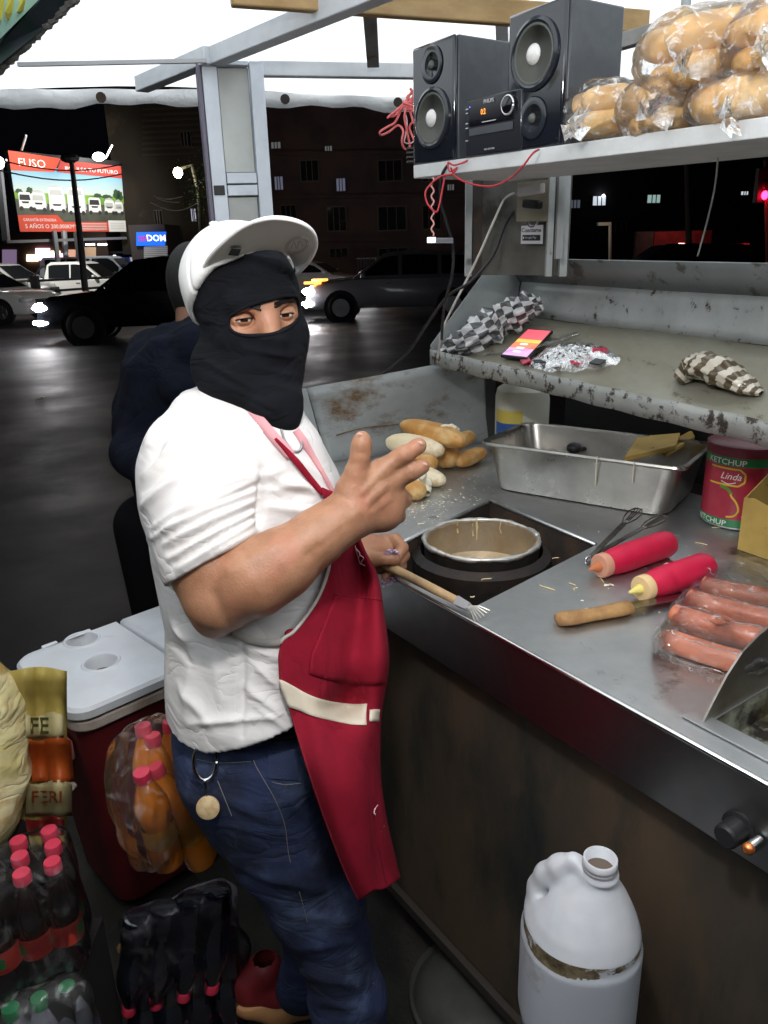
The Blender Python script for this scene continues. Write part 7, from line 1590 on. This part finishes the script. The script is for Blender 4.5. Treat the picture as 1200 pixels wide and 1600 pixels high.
# brim: inner edge along the forehead, outer edge a wide curve; seen from below
bi = [(320, 440, 1.17), (342, 416, 1.135), (378, 398, 1.11), (420, 391, 1.11), (450, 399, 1.14), (463, 422, 1.185)]
bo_ = [(312, 440, 1.165), (325, 408, 1.11), (348, 382, 1.07), (380, 357, 1.035), (418, 344, 1.01), (456, 346, 1.01), (485, 360, 1.035), (494, 384, 1.08), (483, 410, 1.13), (464, 430, 1.175)]
Bi = smooth_path([J(*p) for p in bi], 12); Bo = smooth_path([J(*p) for p in bo_], 10)
S = lambda P, t: np.array([np.interp(t*(len(P)-1), np.arange(len(P)), P[:, k]) for k in range(3)])
G = []
for v in np.linspace(0, 1, 9):
    G.append([S(Bi, t)*(1-v)+S(Bo, t)*v+cu*.006*math.sin(math.pi*v)*0 for t in np.linspace(0, 1, 50)])
G = np.array(G); nrm = np.cross(G[-1, 25]-G[0, 25], G[4, 40]-G[4, 10]); nrm /= np.linalg.norm(nrm); nrm = nrm if nrm@CF > 0 else -nrm
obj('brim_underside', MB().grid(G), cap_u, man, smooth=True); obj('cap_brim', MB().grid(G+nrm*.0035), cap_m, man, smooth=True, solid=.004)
obj('brim_edge', MB().tube(G[-1]+nrm*.0018, .0030, 8), cap_m, man, smooth=True)
def bp(x, y, off=.004):
    q_ = proj(G.reshape(-1, 3)); d = np.hypot(q_[:, 0]-x, q_[:, 1]-y); k = np.argsort(d)[:4]; w = 1/(d[k]+.3); return J(x, y, (q_[k, 2]*w).sum()/w.sum())-nrm*off
obj('brim_tag', MB().prism([bp(356, 394), bp(372, 395), bp(377, 384), bp(362, 383)], -nrm*.0006), mat('tag_dark', (.03, .035, .035), .6), man)
bc = (464, 379); em = mat('brim_emblem', (.40, .33, .31), .8)
for r_ in (17, 14): obj('brim_emblem', MB().tube([bp(bc[0]+r_*1.12*math.cos(a)*.95, bc[1]+r_*.72*math.sin(a)-r_*.25*math.cos(a), .004) for a in np.linspace(0, 2*math.pi, 28)], .0006, 4), em, man)
obj('brim_emblem', MB().tube(smooth_path([bp(454, 384), bp(459, 374), bp(463, 384), bp(468, 372), bp(473, 380)], 4), .0007, 4), em, man)
# paper held in the fist
npk = thing('paper_napkin', 'crumpled pale purple printed paper squeezed in the fist', 'napkin', tuple(J(605, 905, 1.55)))
def crump(pts, D, seed, nm):
    c = np.mean(pts, 0); G = []
    for k in (1, .66, .33, .02):
        row = []
        for i in range(len(pts)*3+1):
            q_ = i/3; i0 = int(q_) % len(pts); i1 = (i0+1) % len(pts); fr_ = q_-int(q_); p = np.array(pts[i0])*(1-fr_)+np.array(pts[i1])*fr_; p = c+(p-c)*k; row.append(J(p[0], p[1], D+.006*math.sin(i*2.3+seed+k*5)))
        G.append(row)
    obj(nm, MB().grid(G), nk, npk, solid=.0008)
crump([(600, 864), (606, 858), (618, 858), (624, 865), (620, 872), (606, 872)], 1.497, 1, 'upper_twist'); crump([(592, 908), (604, 903), (618, 900), (623, 904), (612, 914), (598, 918)], 1.535, 3, 'lower_end')
# ================================================================== THINGS ON THE FLOOR
# cooler
zl = .66
cA = atz(112, 1116, zl); cB = atz(58, 1012, zl); cC = atz(210, 957, zl)      # near corner, left far corner, seam far end
uc = cC-cB; uc[2] = 0; uc /= np.linalg.norm(uc); vc = cA-cB; vc -= uc*(vc@uc); Dc = np.linalg.norm(vc); vc /= Dc; vc = -vc     # vc points away
c0_ = cA.copy(); 
cw_ = mat('cooler_white', (.66, .68, .72), .4, c2=(.58, .60, .63), scale=6, c3=(.42, .40, .38), scale3=9, fac3=(.64, .78), bump=.1, bscale=60)
cr_ = mat('cooler_red', (.12, .010, .014), .5, c2=(.09, .008, .010), scale=5, bump=.15, bscale=60); crm = mat('cooler_rim', (.50, .44, .40), .5, c2=(.35, .28, .22), scale=12)
co = thing('cooler', 'large red picnic cooler with white double lid and two cup holders', 'cooler', tuple(c0_*np.array([1, 1, 0])))
def CP(u, v, z): return c0_*np.array([1, 1, 0])+uc*u+vc*v+ZUP*z
lid1 = np.linalg.norm((cC-cB)); LW = lid1+.02
def rpoly(u0, u1, v0, v1, r, z, left=True, right=True):
    out = []
    for (cu_, cv_, a0, on) in ((u1-r, v1-r, 0, right), (u0+r, v1-r, 90, left), (u0+r, v0+r, 180, left), (u1-r, v0+r, 270, right)):
        if on:
            for k in range(7): a = math.radians(a0+15*k); out.append(CP(cu_+r*math.cos(a), cv_+r*math.sin(a), z))
        else: out.append(CP(u1 if a0 in (0, 270) else u0, v1 if a0 in (0, 90) else v0, z))
    return out
def lidmesh(name, u0, u1, left, right, holders=()):
    def rad_(d): return .05-d
    rings = [rpoly(u0+d, u1-d, d, Dc-d, .05, z, left, right) for d, z in ((.006, zl-.035), (0, zl-.030), (0, zl-.012), (.006, zl-.004), (.018, zl))]
    n_ = len(rings[0]); V_ = [p for r in rings for p in r]; F_ = [(i*n_+k, i*n_+(k+1) % n_, (i+1)*n_+(k+1) % n_, (i+1)*n_+k) for i in range(len(rings)-1) for k in range(n_)]
    if not holders:
        return obj(name, MB().add(V_, F_+[tuple((len(rings)-1)*n_+k for k in range(n_))]), cw_, co, smooth='auto')
    bm = bmesh.new(); org = ORG[co.name]; bv = [bm.verts.new(tuple(p-org)) for p in V_]
    for q in F_: bm.faces.new([bv[i] for i in q])
    top = bv[-n_:]; ed = [bm.edges.get((top[k], top[(k+1) % n_])) for k in range(n_)]
    for (hu, hv, hr) in holders:
        ringv = []
        prof_ = [(hr*1.32, 0), (hr*1.22, .004), (hr*1.10, .003), (hr, -.004), (hr*.93, -.05), (hr*.9, -.054)]
        for r_, dz in prof_: ringv.append([bm.verts.new(tuple(CP(hu+r_*math.cos(a), hv+r_*math.sin(a), zl+dz)-org)) for a in np.linspace(0, 2*math.pi, 33)[:-1]])
        for a_, b_ in zip(ringv[:-1], ringv[1:]):
            for k in range(32): bm.faces.new((a_[k], a_[(k+1) % 32], b_[(k+1) % 32], b_[k]))
        bm.faces.new(ringv[-1]); ed += [bm.edges.get((ringv[0][k], ringv[0][(k+1) % 32])) for k in range(32)]
    bmesh.ops.triangle_fill(bm, use_beauty=True, edges=ed); bmesh.ops.recalc_face_normals(bm, faces=bm.faces)
    me = bpy.data.meshes.new(name); bm.to_mesh(me); bm.free(); o = link(name, me, cw_, co); me.polygons.foreach_set('use_smooth', [True]*len(me.polygons)); me.set_sharp_from_angle(angle=math.radians(30)); return o
def uvof(x, y): p = atz(x, y, zl)-c0_; return p@uc, p@vc
h1_ = uvof(128, 1000); h2_ = uvof(158, 1035); hr_ = .036
lidmesh('lid', -.0, LW-.004, True, False, [(h1_[0], h1_[1], hr_), (h2_[0], h2_[1], hr_)]); lidmesh('lid', LW+.004, LW*2.0, False, True)
obj('rim', MB().prism(rpoly(.006, LW*2-.006, .006, Dc-.006, .05, zl-.068), ZUP*.026), crm, co, bevel=.004)
obj('seal_gap', MB().prism(rpoly(.014, LW*2-.014, .014, Dc-.014, .05, zl-.043), ZUP*.010), mat('seal_brown', (.10, .07, .05), .7), co)
V_ = rpoly(.02, LW*2-.02, .02, Dc-.02, .05, zl-.069); W_ = rpoly(.06, LW*2-.06, .05, Dc-.05, .05, .04); n_ = len(V_)
obj('body', MB().add(V_+W_, [(k, (k+1) % n_, n_+(k+1) % n_, n_+k) for k in range(n_)]+[tuple(range(n_, 2*n_))]), cr_, co, smooth='auto')
hd2 = obj('side_handle', MB().frame_box(CP(-.05, Dc*.22, zl-.17), uc*.07, vc*Dc*.42, ZUP*.055), mat('handle_faded', (.40, .16, .14), .6), co, bevel=.008)
obj('handle_strut', MB().bar(CP(-.045, Dc*.24, zl-.13), CP(-.015, Dc*.10, zl-.21), .022, .02), crm, co, bevel=.004); obj('handle_strut', MB().bar(CP(-.045, Dc*.62, zl-.13), CP(-.015, Dc*.74, zl-.21), .022, .02), crm, co, bevel=.004)
for v in (.2, .5): obj('hinge_notch', MB().frame_box(CP(.02+v*.3, Dc-.004, zl-.03), uc*.04, vc*.012, ZUP*.028), cw_, co, bevel=.003)
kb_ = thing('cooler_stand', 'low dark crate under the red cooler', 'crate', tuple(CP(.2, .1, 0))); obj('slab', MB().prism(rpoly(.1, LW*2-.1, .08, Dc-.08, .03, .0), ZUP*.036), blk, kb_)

# yellow sack and snack bag
sackm = mat('yellow_sack', (.62, .54, .24), .35, crease=(6, .012, (1, 1, 2.4)), c2=(.74, .70, .50), scale=5, fac=(.4, .6), c3=(.42, .28, .07), scale3=5, fac3=(.48, .60), coat=.5, stretch=(1, 1, 2.5))
f = Field((-1.1, .85, .22), (-.48, 1.50, 1.0), .006)
ys = J(-10, 1180, 1.30)
f.ell(J(-50, 1120, 1.48), (.11, .09, .14), None, .05); f.ell(J(-50, 1200, 1.46), (.105, .09, .13), None, .05); f.ell(J(-55, 1270, 1.45), (.095, .08, .09), None, .05); f.cap(J(-50, 1068, 1.52), J(16, 1080, 1.50), .03, .022, .04)
V, F = f.mesh(); V = relax(V, F, 2); Nn = vnormals(V, F); V += Nn*(.005*sines(V, 12, 4, 12, (1, 1, 3), 21)-.004*np.abs(sines(V, 8, 6, 16, (1, 1, 3), 22)))[:, None]
ysk = thing('yellow_sack', 'shiny crumpled yellow plastic sack of bread at the left edge', 'sack', tuple(J(-10, 1350, 1.35))); fast_obj('sack_film', V, F, sackm, ysk)
bgm = mat('mustard_bag', (.42, .33, .08), .6, c2=(.34, .25, .06), scale=6, bump=.5, bscale=30); orm = mat('orange_print', (.38, .07, .01), .5); lgm = mat('pale_print', (.42, .36, .18), .6); dkg = mat('dark_print', (.06, .06, .01), .6)
sbg = thing('snack_bag', 'yellow and orange printed flour bag leaning behind the sack beside the cooler', 'bag', tuple(J(70, 1300, 1.62)*np.array([1, 1, 0])))
Y0 = 1.30
def gy(x, y, d=0): return aty(x, y, Y0-d+.02*math.sin(x*.12)+.012*math.sin(y*.07))
def gpatch(nm, x0, x1, y0, y1, m_, d, nx=8, ny=8, sk=0): return obj(nm, MB().grid([[gy(x0+(x1-x0)*u+sk*v, y0+(y1-y0)*v+4*math.sin(u*7)*(v < .01), d) for u in np.linspace(0, 1, nx)] for v in np.linspace(0, 1, ny)]), m_, sbg, smooth=True, solid=.002)
gpatch('paper_bag', -30, 104, 1046, 1330, bgm, 0, 14, 16); gpatch('orange_panel', 44, 110, 1154, 1222, orm, .006, sk=6); gpatch('pale_panel', 40, 112, 1222, 1275, lgm, .006); gpatch('pale_panel', 40, 100, 1116, 1152, lgm, .006); gpatch('red_panel', 40, 100, 1278, 1305, mat('print_maroon', (.16, .01, .01), .5), .006)
Vt, Ft = text_mesh('FE', 1, .02); Vt = Vt/Vt[:, 1].max(); obj('printed_word', (np.array([gy(46+v[0]*22, 1146-v[1]*25, .010) for v in Vt]), Ft), dkg, sbg, fixn=False)
Vt, Ft = text_mesh('FERI', 1, .01); Vt = Vt/Vt[:, 1].max(); obj('printed_word', (np.array([gy(48+v[0]*19, 1254-v[1]*18, .010) for v in Vt]), Ft), orm, sbg, fixn=False)

# bottles
cap_r = mat('bottle_cap_red', (.55, .03, .07), .45, c2=(.48, .025, .06), scale=30); cola = mat('cola_bottle', (.012, .006, .005), .08, coat=1.0, spec=.8); orange = mat('orange_soda', (.50, .15, .008), .10, coat=1, c2=(.36, .09, .005), scale=8)
clearb = mat('clear_bottle', (.42, .44, .48), .1, coat=1, alpha=.45); lab_r = mat('label_red', (.36, .02, .02), .4, c2=(.45, .06, .03), scale=30); lab_g = mat('label_green', (.02, .22, .05), .4); lab_w = mat('label_white', (.5, .5, .48), .4); lab_y = mat('label_yellow', (.38, .18, .02), .4)
prof_b = [(.012, 0), (.028, .002), (.031, .010), (.030, .018), (.0315, .03), (.0315, .055), (.0295, .06), (.0295, .118), (.0315, .124), (.032, .145), (.029, .165), (.021, .19), (.0135, .21), (.0125, .218), (.0135, .220), (.0125, .224)]
def make_bottle(name, label, liquid, capm_, labm, group, cat='soda bottle', loc=(0, 0, 0), stripe=None, lz=(.066, .112), S=1.0):
    t = thing(name, label, cat, loc, group, 0, local=True)
    obj('bottle_body', MB().lathe([(r*S, h*S) for r, h in prof_b], (0, 0, 0), (0, 0, 1), 24), liquid, t, smooth='auto')
    cb = MB().lathe([(.0145*S, .214*S), (.0150*S, .216*S), (.0150*S, .231*S), (.0138*S, .234*S), (.0002, .234*S)], (0, 0, 0), (0, 0, 1), 24)
    obj('cap', cb, capm_, t, smooth='auto')
    if labm is not None:
        lb = obj('label', MB().lathe([(.0305*S, lz[0]*S), (.0305*S, lz[1]*S)], (0, 0, 0), (0, 0, 1), 24, cap=False), labm, t, smooth=True)
        if stripe is not None:
            for a0 in (0, 2.1, 4.2):
                G = [[(.0312*S*math.cos(a), .0312*S*math.sin(a), z*S) for a in np.linspace(a0, a0+.55, 5)] for z in (lz[0]+.012, lz[1]-.012)]; obj('label_mark', MB().grid(G), stripe, lb, smooth=True, fixn=False)
    return t
ctop = .60; caps = [((76, 1296), 'back right'), ((82, 1318), ''), ((81, 1345), ''), ((28, 1312), ''), ((30, 1336), ''), ((33, 1363), ''), ((-20, 1330), ''), ((-22, 1356), ''), ((-22, 1384), '')]
desc = ['cola bottle at the back of the right row of the left pack', 'cola bottle second from the back in the right row of the left pack', 'cola bottle at the front of the right row, label side showing', 'cola bottle at the back of the middle row of the left pack', 'cola bottle second from the back in the middle row', 'cola bottle at the front of the middle row with red label facing us', 'cola bottle at the back of the row cut by the left edge', 'cola bottle in the middle of the row cut by the left edge', 'cola bottle at the front of the row cut by the left edge']
proto = None; base_c = None
for i, ((x, y), d_) in enumerate(caps):
    p = atz(x, y, ctop); loc = (p[0], p[1], ctop-.234)
    row, kk = i//3, i % 3
    if base_c is None: base_c = np.array(loc)
    if proto is None: proto = make_bottle('soda_bottle', desc[0], cola, cap_r, lab_r, 'cola bottles in the left shrink pack', loc=loc, stripe=lab_g)
    else: dup(proto, loc, (0, 0, rng.uniform(0, 6)), desc[i], 'cola bottles in the left shrink pack')
def shrink(name, label, pts, lo_, hi_, m_, seed, k=.02, amp=.003, h=.006, g=.036):
    f = Field(lo_, hi_, h)
    for a, b in pts: f.cap(a, b, g, g, k)
    V, F = f.mesh(); V = relax(V, F, 3); Nn = vnormals(V, F); V += Nn*(amp*sines(V, 10, 6, 22, (1, 1, .6), seed))[:, None]
    o = fast_obj(name, V, F, m_); return tagp(o, label, 'shrink wrap')
film_s = plastic_film('shrink_film', tint=(.98, .98, 1), opac=.035, scale=26, fior=1.18)
pts = []
for (x, y), _ in caps: 
    p = atz(x, y, ctop); pts.append((p-ZUP*.20, p-ZUP*.035))
P_ = np.array([q for ab in pts for q in ab]); shrink('shrink_wrap', 'clear shrink wrap around the pack of nine cola bottles', pts, P_.min(0)-.05, P_.max(0)+.05, film_s, 31)
# water pack in front and below
wtop = .365; wc = [(88, 1498), (50, 1512), (10, 1525), (104, 1540), (60, 1558), (16, 1574)]
wd = ['clear water bottle with green cap at the back right of the lower pack', 'clear water bottle in the middle of the back row of the lower pack', 'clear water bottle at the back left of the lower pack', 'clear water bottle at the front right of the lower pack', 'clear water bottle in the middle of the front row of the lower pack', 'clear water bottle at the front left of the lower pack']
pr2 = None; pts = []
cap_gr = mat('bottle_cap_green', (.01, .16, .05), .4); cap_cl = mat('bottle_cap_white', (.5, .5, .5), .4)
for i, (x, y) in enumerate(wc):
    p = atz(x, y, wtop); loc = (p[0], p[1], wtop-.234)
    if i == 0: pr2 = make_bottle('water_bottle', wd[0], clearb, cap_gr, mat('label_blue', (.02, .12, .4), .4), 'water bottles in the lower pack', 'water bottle', loc=loc)
    else:
        dup(pr2, loc, (0, 0, i), wd[i], 'water bottles in the lower pack')
    pts.append((p-ZUP*.2, p-ZUP*.03))
P_ = np.array([q for ab in pts for q in ab]); shrink('shrink_wrap', 'crinkled cloudy shrink wrap around the water bottles at the bottom left', pts, P_.min(0)-.06, P_.max(0)+.06, plastic_film('shrink_film_cloudy', tint=(.95, .95, .98), opac=.12, scale=20, fior=1.25), 33, .03, .005, .007, .042)
for z0_, cc0, nm, sz in ((wtop-.236, np.mean([atz(x, y, wtop) for x, y in wc], 0), 'lower', (.20, .14)), (ctop-.236, np.mean([atz(x, y, ctop) for (x, y), _ in caps], 0), 'upper', (.17, .17))):
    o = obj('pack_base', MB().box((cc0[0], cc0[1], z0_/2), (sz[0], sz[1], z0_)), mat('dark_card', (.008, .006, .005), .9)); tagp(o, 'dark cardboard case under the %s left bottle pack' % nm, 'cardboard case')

# bag of orange sodas on the dark packs
obz = .60
ob = [((241, 1190), 0, (0, 0)), ((222, 1150), .05, (-.2, .1)), ((248, 1143), .07, (.2, .1)), ((244, 1162), .05, (.1, .2)), ((278, 1195), .04, (.5, .4))]
od = ['upright orange soda bottle clearly visible at the front of the clear bag', 'orange soda bottle with red cap leaning at the back left of the bag', 'orange soda bottle whose cap is highest at the back of the bag', 'orange soda bottle just behind the front one in the bag', 'orange soda bottle lying toward the vendor\'s leg in the bag']
pr3 = None
for i, ((x, y), dD, (rx, ry)) in enumerate(ob):
    top = J(x, y, 1.36+dD); 
    loc = top-np.array([0, 0, .234*.95])
    if i == 0: pr3 = make_bottle('orange_soda_bottle', od[0], orange, cap_r, lab_y, 'orange soda bottles in the clear bag', loc=tuple(loc)); pr3.rotation_euler = (.12, -.12, .5)
    else: dup(pr3, tuple(loc+np.array([ry*.06-.0, 0, .0])), (rx*.4, ry*.5, i), od[i], 'orange soda bottles in the clear bag')
f = Field((-.72, .88, .28), (-.22, 1.40, .82), .006)
f.ell(J(242, 1262, 1.40), (.064, .085, .120), None, .04); f.ell(J(238, 1190, 1.42), (.055, .06, .08), None, .05); f.ell(J(218, 1240, 1.42), (.045, .06, .10), None, .04); f.ell(J(283, 1240, 1.45), (.055, .06, .09), None, .04); f.cap(J(232, 1160, 1.42), J(255, 1140, 1.43), .025, .016, .04)
V, F = f.mesh(); V = relax(V, F, 2); Nn = vnormals(V, F); V += Nn*(.005*sines(V, 12, 5, 16, (1.6, 1.6, .5), 41)+.0025*sines(V, 10, 20, 45, (1.6, 1.6, .5), 42))[:, None]
o = fast_obj('plastic_bag', V, F, plastic_film('bag_film', tint=(.97, .95, .93), opac=.07, scale=22, fior=1.22)); tagp(o, 'crinkled clear bag around the orange soda bottles', 'plastic bag')
# dark cola packs, bottles upside down leaning
pcola = mat('dark_soda', (.006, .007, .012), .08, coat=1, spec=.8); pr4 = None; k_ = 0; pts = []
where = ['nearest the left corner', 'second from the left', 'third from the left', 'nearest the vendor\'s leg']
lvl = ['top layer of the middle dark pack', 'second layer of the middle dark pack', 'bottom layer of the middle dark pack']
for r_ in range(3):
    for c_ in range(4):
        x = 205+c_*42+r_*10; y = 1362+r_*72-c_*14; D = 1.50+.06*r_+.01*c_
        top = J(x, y, D); loc = top-np.array([0, 0, .11])
        lb_t = 'dark soda bottle %s in the %s' % (where[c_], lvl[r_])
        if pr4 is None: pr4 = make_bottle('dark_soda_bottle', lb_t, pcola, cap_r, None, 'dark soda bottles in the middle pack', loc=tuple(loc)); obj('label_mark', MB().grid([[(.0325*math.cos(a), .0325*math.sin(a), z) for a in np.linspace(-2.2, -1.5, 6)] for z in (.125, .14)]), lab_w, pr4, smooth=True, fixn=False); pr4.rotation_euler = (math.pi-.12, .18, 0)
        else: dup(pr4, tuple(loc+ZUP*.234*0), (math.pi-.12, .18, k_*.15), lb_t, 'dark soda bottles in the middle pack')
        k_ += 1; pts.append((top-ZUP*.30, top-ZUP*.14))
pr4.location = pr4.location
P_ = np.array([q for ab in pts for q in ab]); shrink('shrink_wrap', 'dull shrink wrap around the dark soda pack below the orange bottles', pts, P_.min(0)-.06, P_.max(0)+.06, plastic_film('shrink_film2', tint=(.85, .82, .9), opac=.03, scale=20, fior=1.15), 51, .03, .005, .008, .040)

# gallon jug by the counter
jz = .70
nk_ = J(938, 1346, 1.03); sgm = nk_[2]
jg = thing('plastic_jug', 'dirty white gallon jug without a cap standing in front of the counter', 'jug', tuple(nk_-ZUP*.30))
jm = mat('jug_plastic', (.54, .55, .58), .48, c2=(.44, .46, .49), scale=7, sss=.15, bump=.12, bscale=40)
jm2 = mat('jug_dirt', (.20, .155, .09), .8, c2=(.05, .035, .015), scale=40, c3=(.48, .49, .51), scale3=26, fac3=(.50, .56), bump=.5, bscale=70)
cx0, cy0 = nk_[0], nk_[1]; T = nk_[2]; Rb = .083
f = Field((cx0-.14, cy0-.14, T-.33), (cx0+.14, cy0+.14, T+.01), .0035)
zs = [T-.31, T-.30, T-.27, T-.135, T-.128, T-.120, T-.112, T-.09, T-.065, T-.04, T-.026, T-.014]
rs = [.070, .078, Rb, Rb, Rb-.003, Rb-.0035, Rb-.004, .070, .055, .037, .026, .0225]
off_ = np.array([-.012*0, 0])
sh_ = [0, 0, 0, 0, 0, 0, 0, -.003, -.005, -.003, 0, 0]
f.loft(zs, [cx0-.016*min(1, (T-z)/.1) for z in zs], [cy0+.01*min(1, (T-z)/.1) for z in zs], rs, rs, (1, 0), .008, 2.2)
hdir = np.array([-.80, .6, 0]); hdir /= np.linalg.norm(hdir); cb_ = np.array([cx0-.016, cy0+.01, 0])
f.ell(cb_+hdir*.060+ZUP*(T-.072), (.02, .028, .028), None, .010, 'sub')
f.chain([(cb_*np.array([1, 1, 0])+hdir*.018+ZUP*(T-.018), .0125), (cb_+hdir*.036+ZUP*(T-.038), .0155), (cb_+hdir*.055+ZUP*(T-.062), .0155), (cb_+hdir*.064+ZUP*(T-.090), .0165), (cb_+hdir*.060+ZUP*(T-.115), .02)], .013)
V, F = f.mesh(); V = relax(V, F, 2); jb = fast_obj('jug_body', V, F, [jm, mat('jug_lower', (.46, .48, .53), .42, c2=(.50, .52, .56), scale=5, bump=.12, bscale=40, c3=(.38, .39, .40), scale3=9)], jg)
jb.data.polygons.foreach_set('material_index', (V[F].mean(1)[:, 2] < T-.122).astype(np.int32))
ringp = [np.array([cb_[0], cb_[1], T-.122+.003*math.sin(2*a)])+np.array([math.cos(a), math.sin(a), 0])*(Rb-.0015)*(abs(math.cos(a))**2.2+abs(math.sin(a))**2.2)**(-1/2.2) for a in np.linspace(0, 2*math.pi, 60)]
G = [[p+ZUP*dz+(np.array([p[0], p[1], 0])-cb_)*k for p in ringp] for dz, k in ((-.011, -.004), (-.006, -.016), (0, -.022), (.006, -.020), (.012, -.024))]; obj('dirt_band', MB().grid(G), jm2, jg, smooth=True)
nb_ = np.array([cx0, cy0, T]); obj('neck', MB().lathe([(.026, -.020), (.0255, -.016), (.0225, -.014), (.0225, -.010), (.0235, -.009), (.0225, -.007), (.0225, -.004), (.0235, -.003), (.0225, -.001), (.0225, .006), (.0195, .006), (.019, -.03), (.001, -.031)], nb_, (0, 0, 1), 32, cap=False), jm, jg, smooth=True)
obj('neck_inside', MB().lathe([(.0002, -.012), (.0193, -.012)], nb_, (0, 0, 1), 24, cap=False), mat('jug_inside', (.10, .07, .05), .6), jg)
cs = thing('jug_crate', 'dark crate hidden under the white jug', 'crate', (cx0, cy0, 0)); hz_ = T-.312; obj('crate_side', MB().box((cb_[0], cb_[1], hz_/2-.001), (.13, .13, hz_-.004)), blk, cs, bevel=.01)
# dark drum on the floor left of the jug
dr = J(745, 1530, 1.70); dr_r = .15
dm = thing('gas_cylinder', 'dark rounded gas cylinder top standing on the floor left of the jug', 'gas cylinder', (dr[0], dr[1], 0))
ddm = mat('drum_dark', (.045, .045, .04), .55, c2=(.025, .025, .022), scale=9, bump=.3, bscale=40)
tz = dr[2]-.01
obj('tank', MB().lathe([(dr_r*.9, .01), (dr_r, .03), (dr_r, tz-.06), (dr_r*.93, tz-.03), (dr_r*.75, tz-.008), (dr_r*.45, tz+.003), (.0005, tz+.006)], (dr[0], dr[1], 0), (0, 0, 1), 36), ddm, dm, smooth=True)
obj('valve_plug', MB().lathe([(.018, 0), (.018, .012), (.010, .014)], (dr[0]+.02, dr[1]-.02, tz+.003), (0, 0, 1), 14), blk, dm, smooth='auto')
# bits of litter on the pavement
for k, (x, y) in enumerate(((228, 1545), (70, 1700), (305, 1552))):
    p = atg(x, y, .02); pts = smooth_path([p+np.array(q) for q in ((-.02, 0, 0), (0, .025, .004), (.012, .004, .002), (.022, -.01, .003), (-.005, -.018, .001))], 4)
    tagp(obj('litter_thread', MB().tube(pts, .0016, 5), mat('litter_pale', (.30, .28, .22), .8)), ('looped pale thread lying on the dark pavement by the dark pack', 'pale thread on the pavement near the water pack', 'pale thread on the pavement left of the maroon shoe')[k], 'litter')
leaf = obj('dry_leaf', MB().ball(J(203, 1480, 1.72), (.03, .02, .012), n=10, m=6), mat('dry_leaf', (.22, .10, .03), .8)); tagp(leaf, 'small brown scrap beside the dark soda pack', 'litter')
_b = J(-50, 1270, 1.45); skz = _b[2]-.075
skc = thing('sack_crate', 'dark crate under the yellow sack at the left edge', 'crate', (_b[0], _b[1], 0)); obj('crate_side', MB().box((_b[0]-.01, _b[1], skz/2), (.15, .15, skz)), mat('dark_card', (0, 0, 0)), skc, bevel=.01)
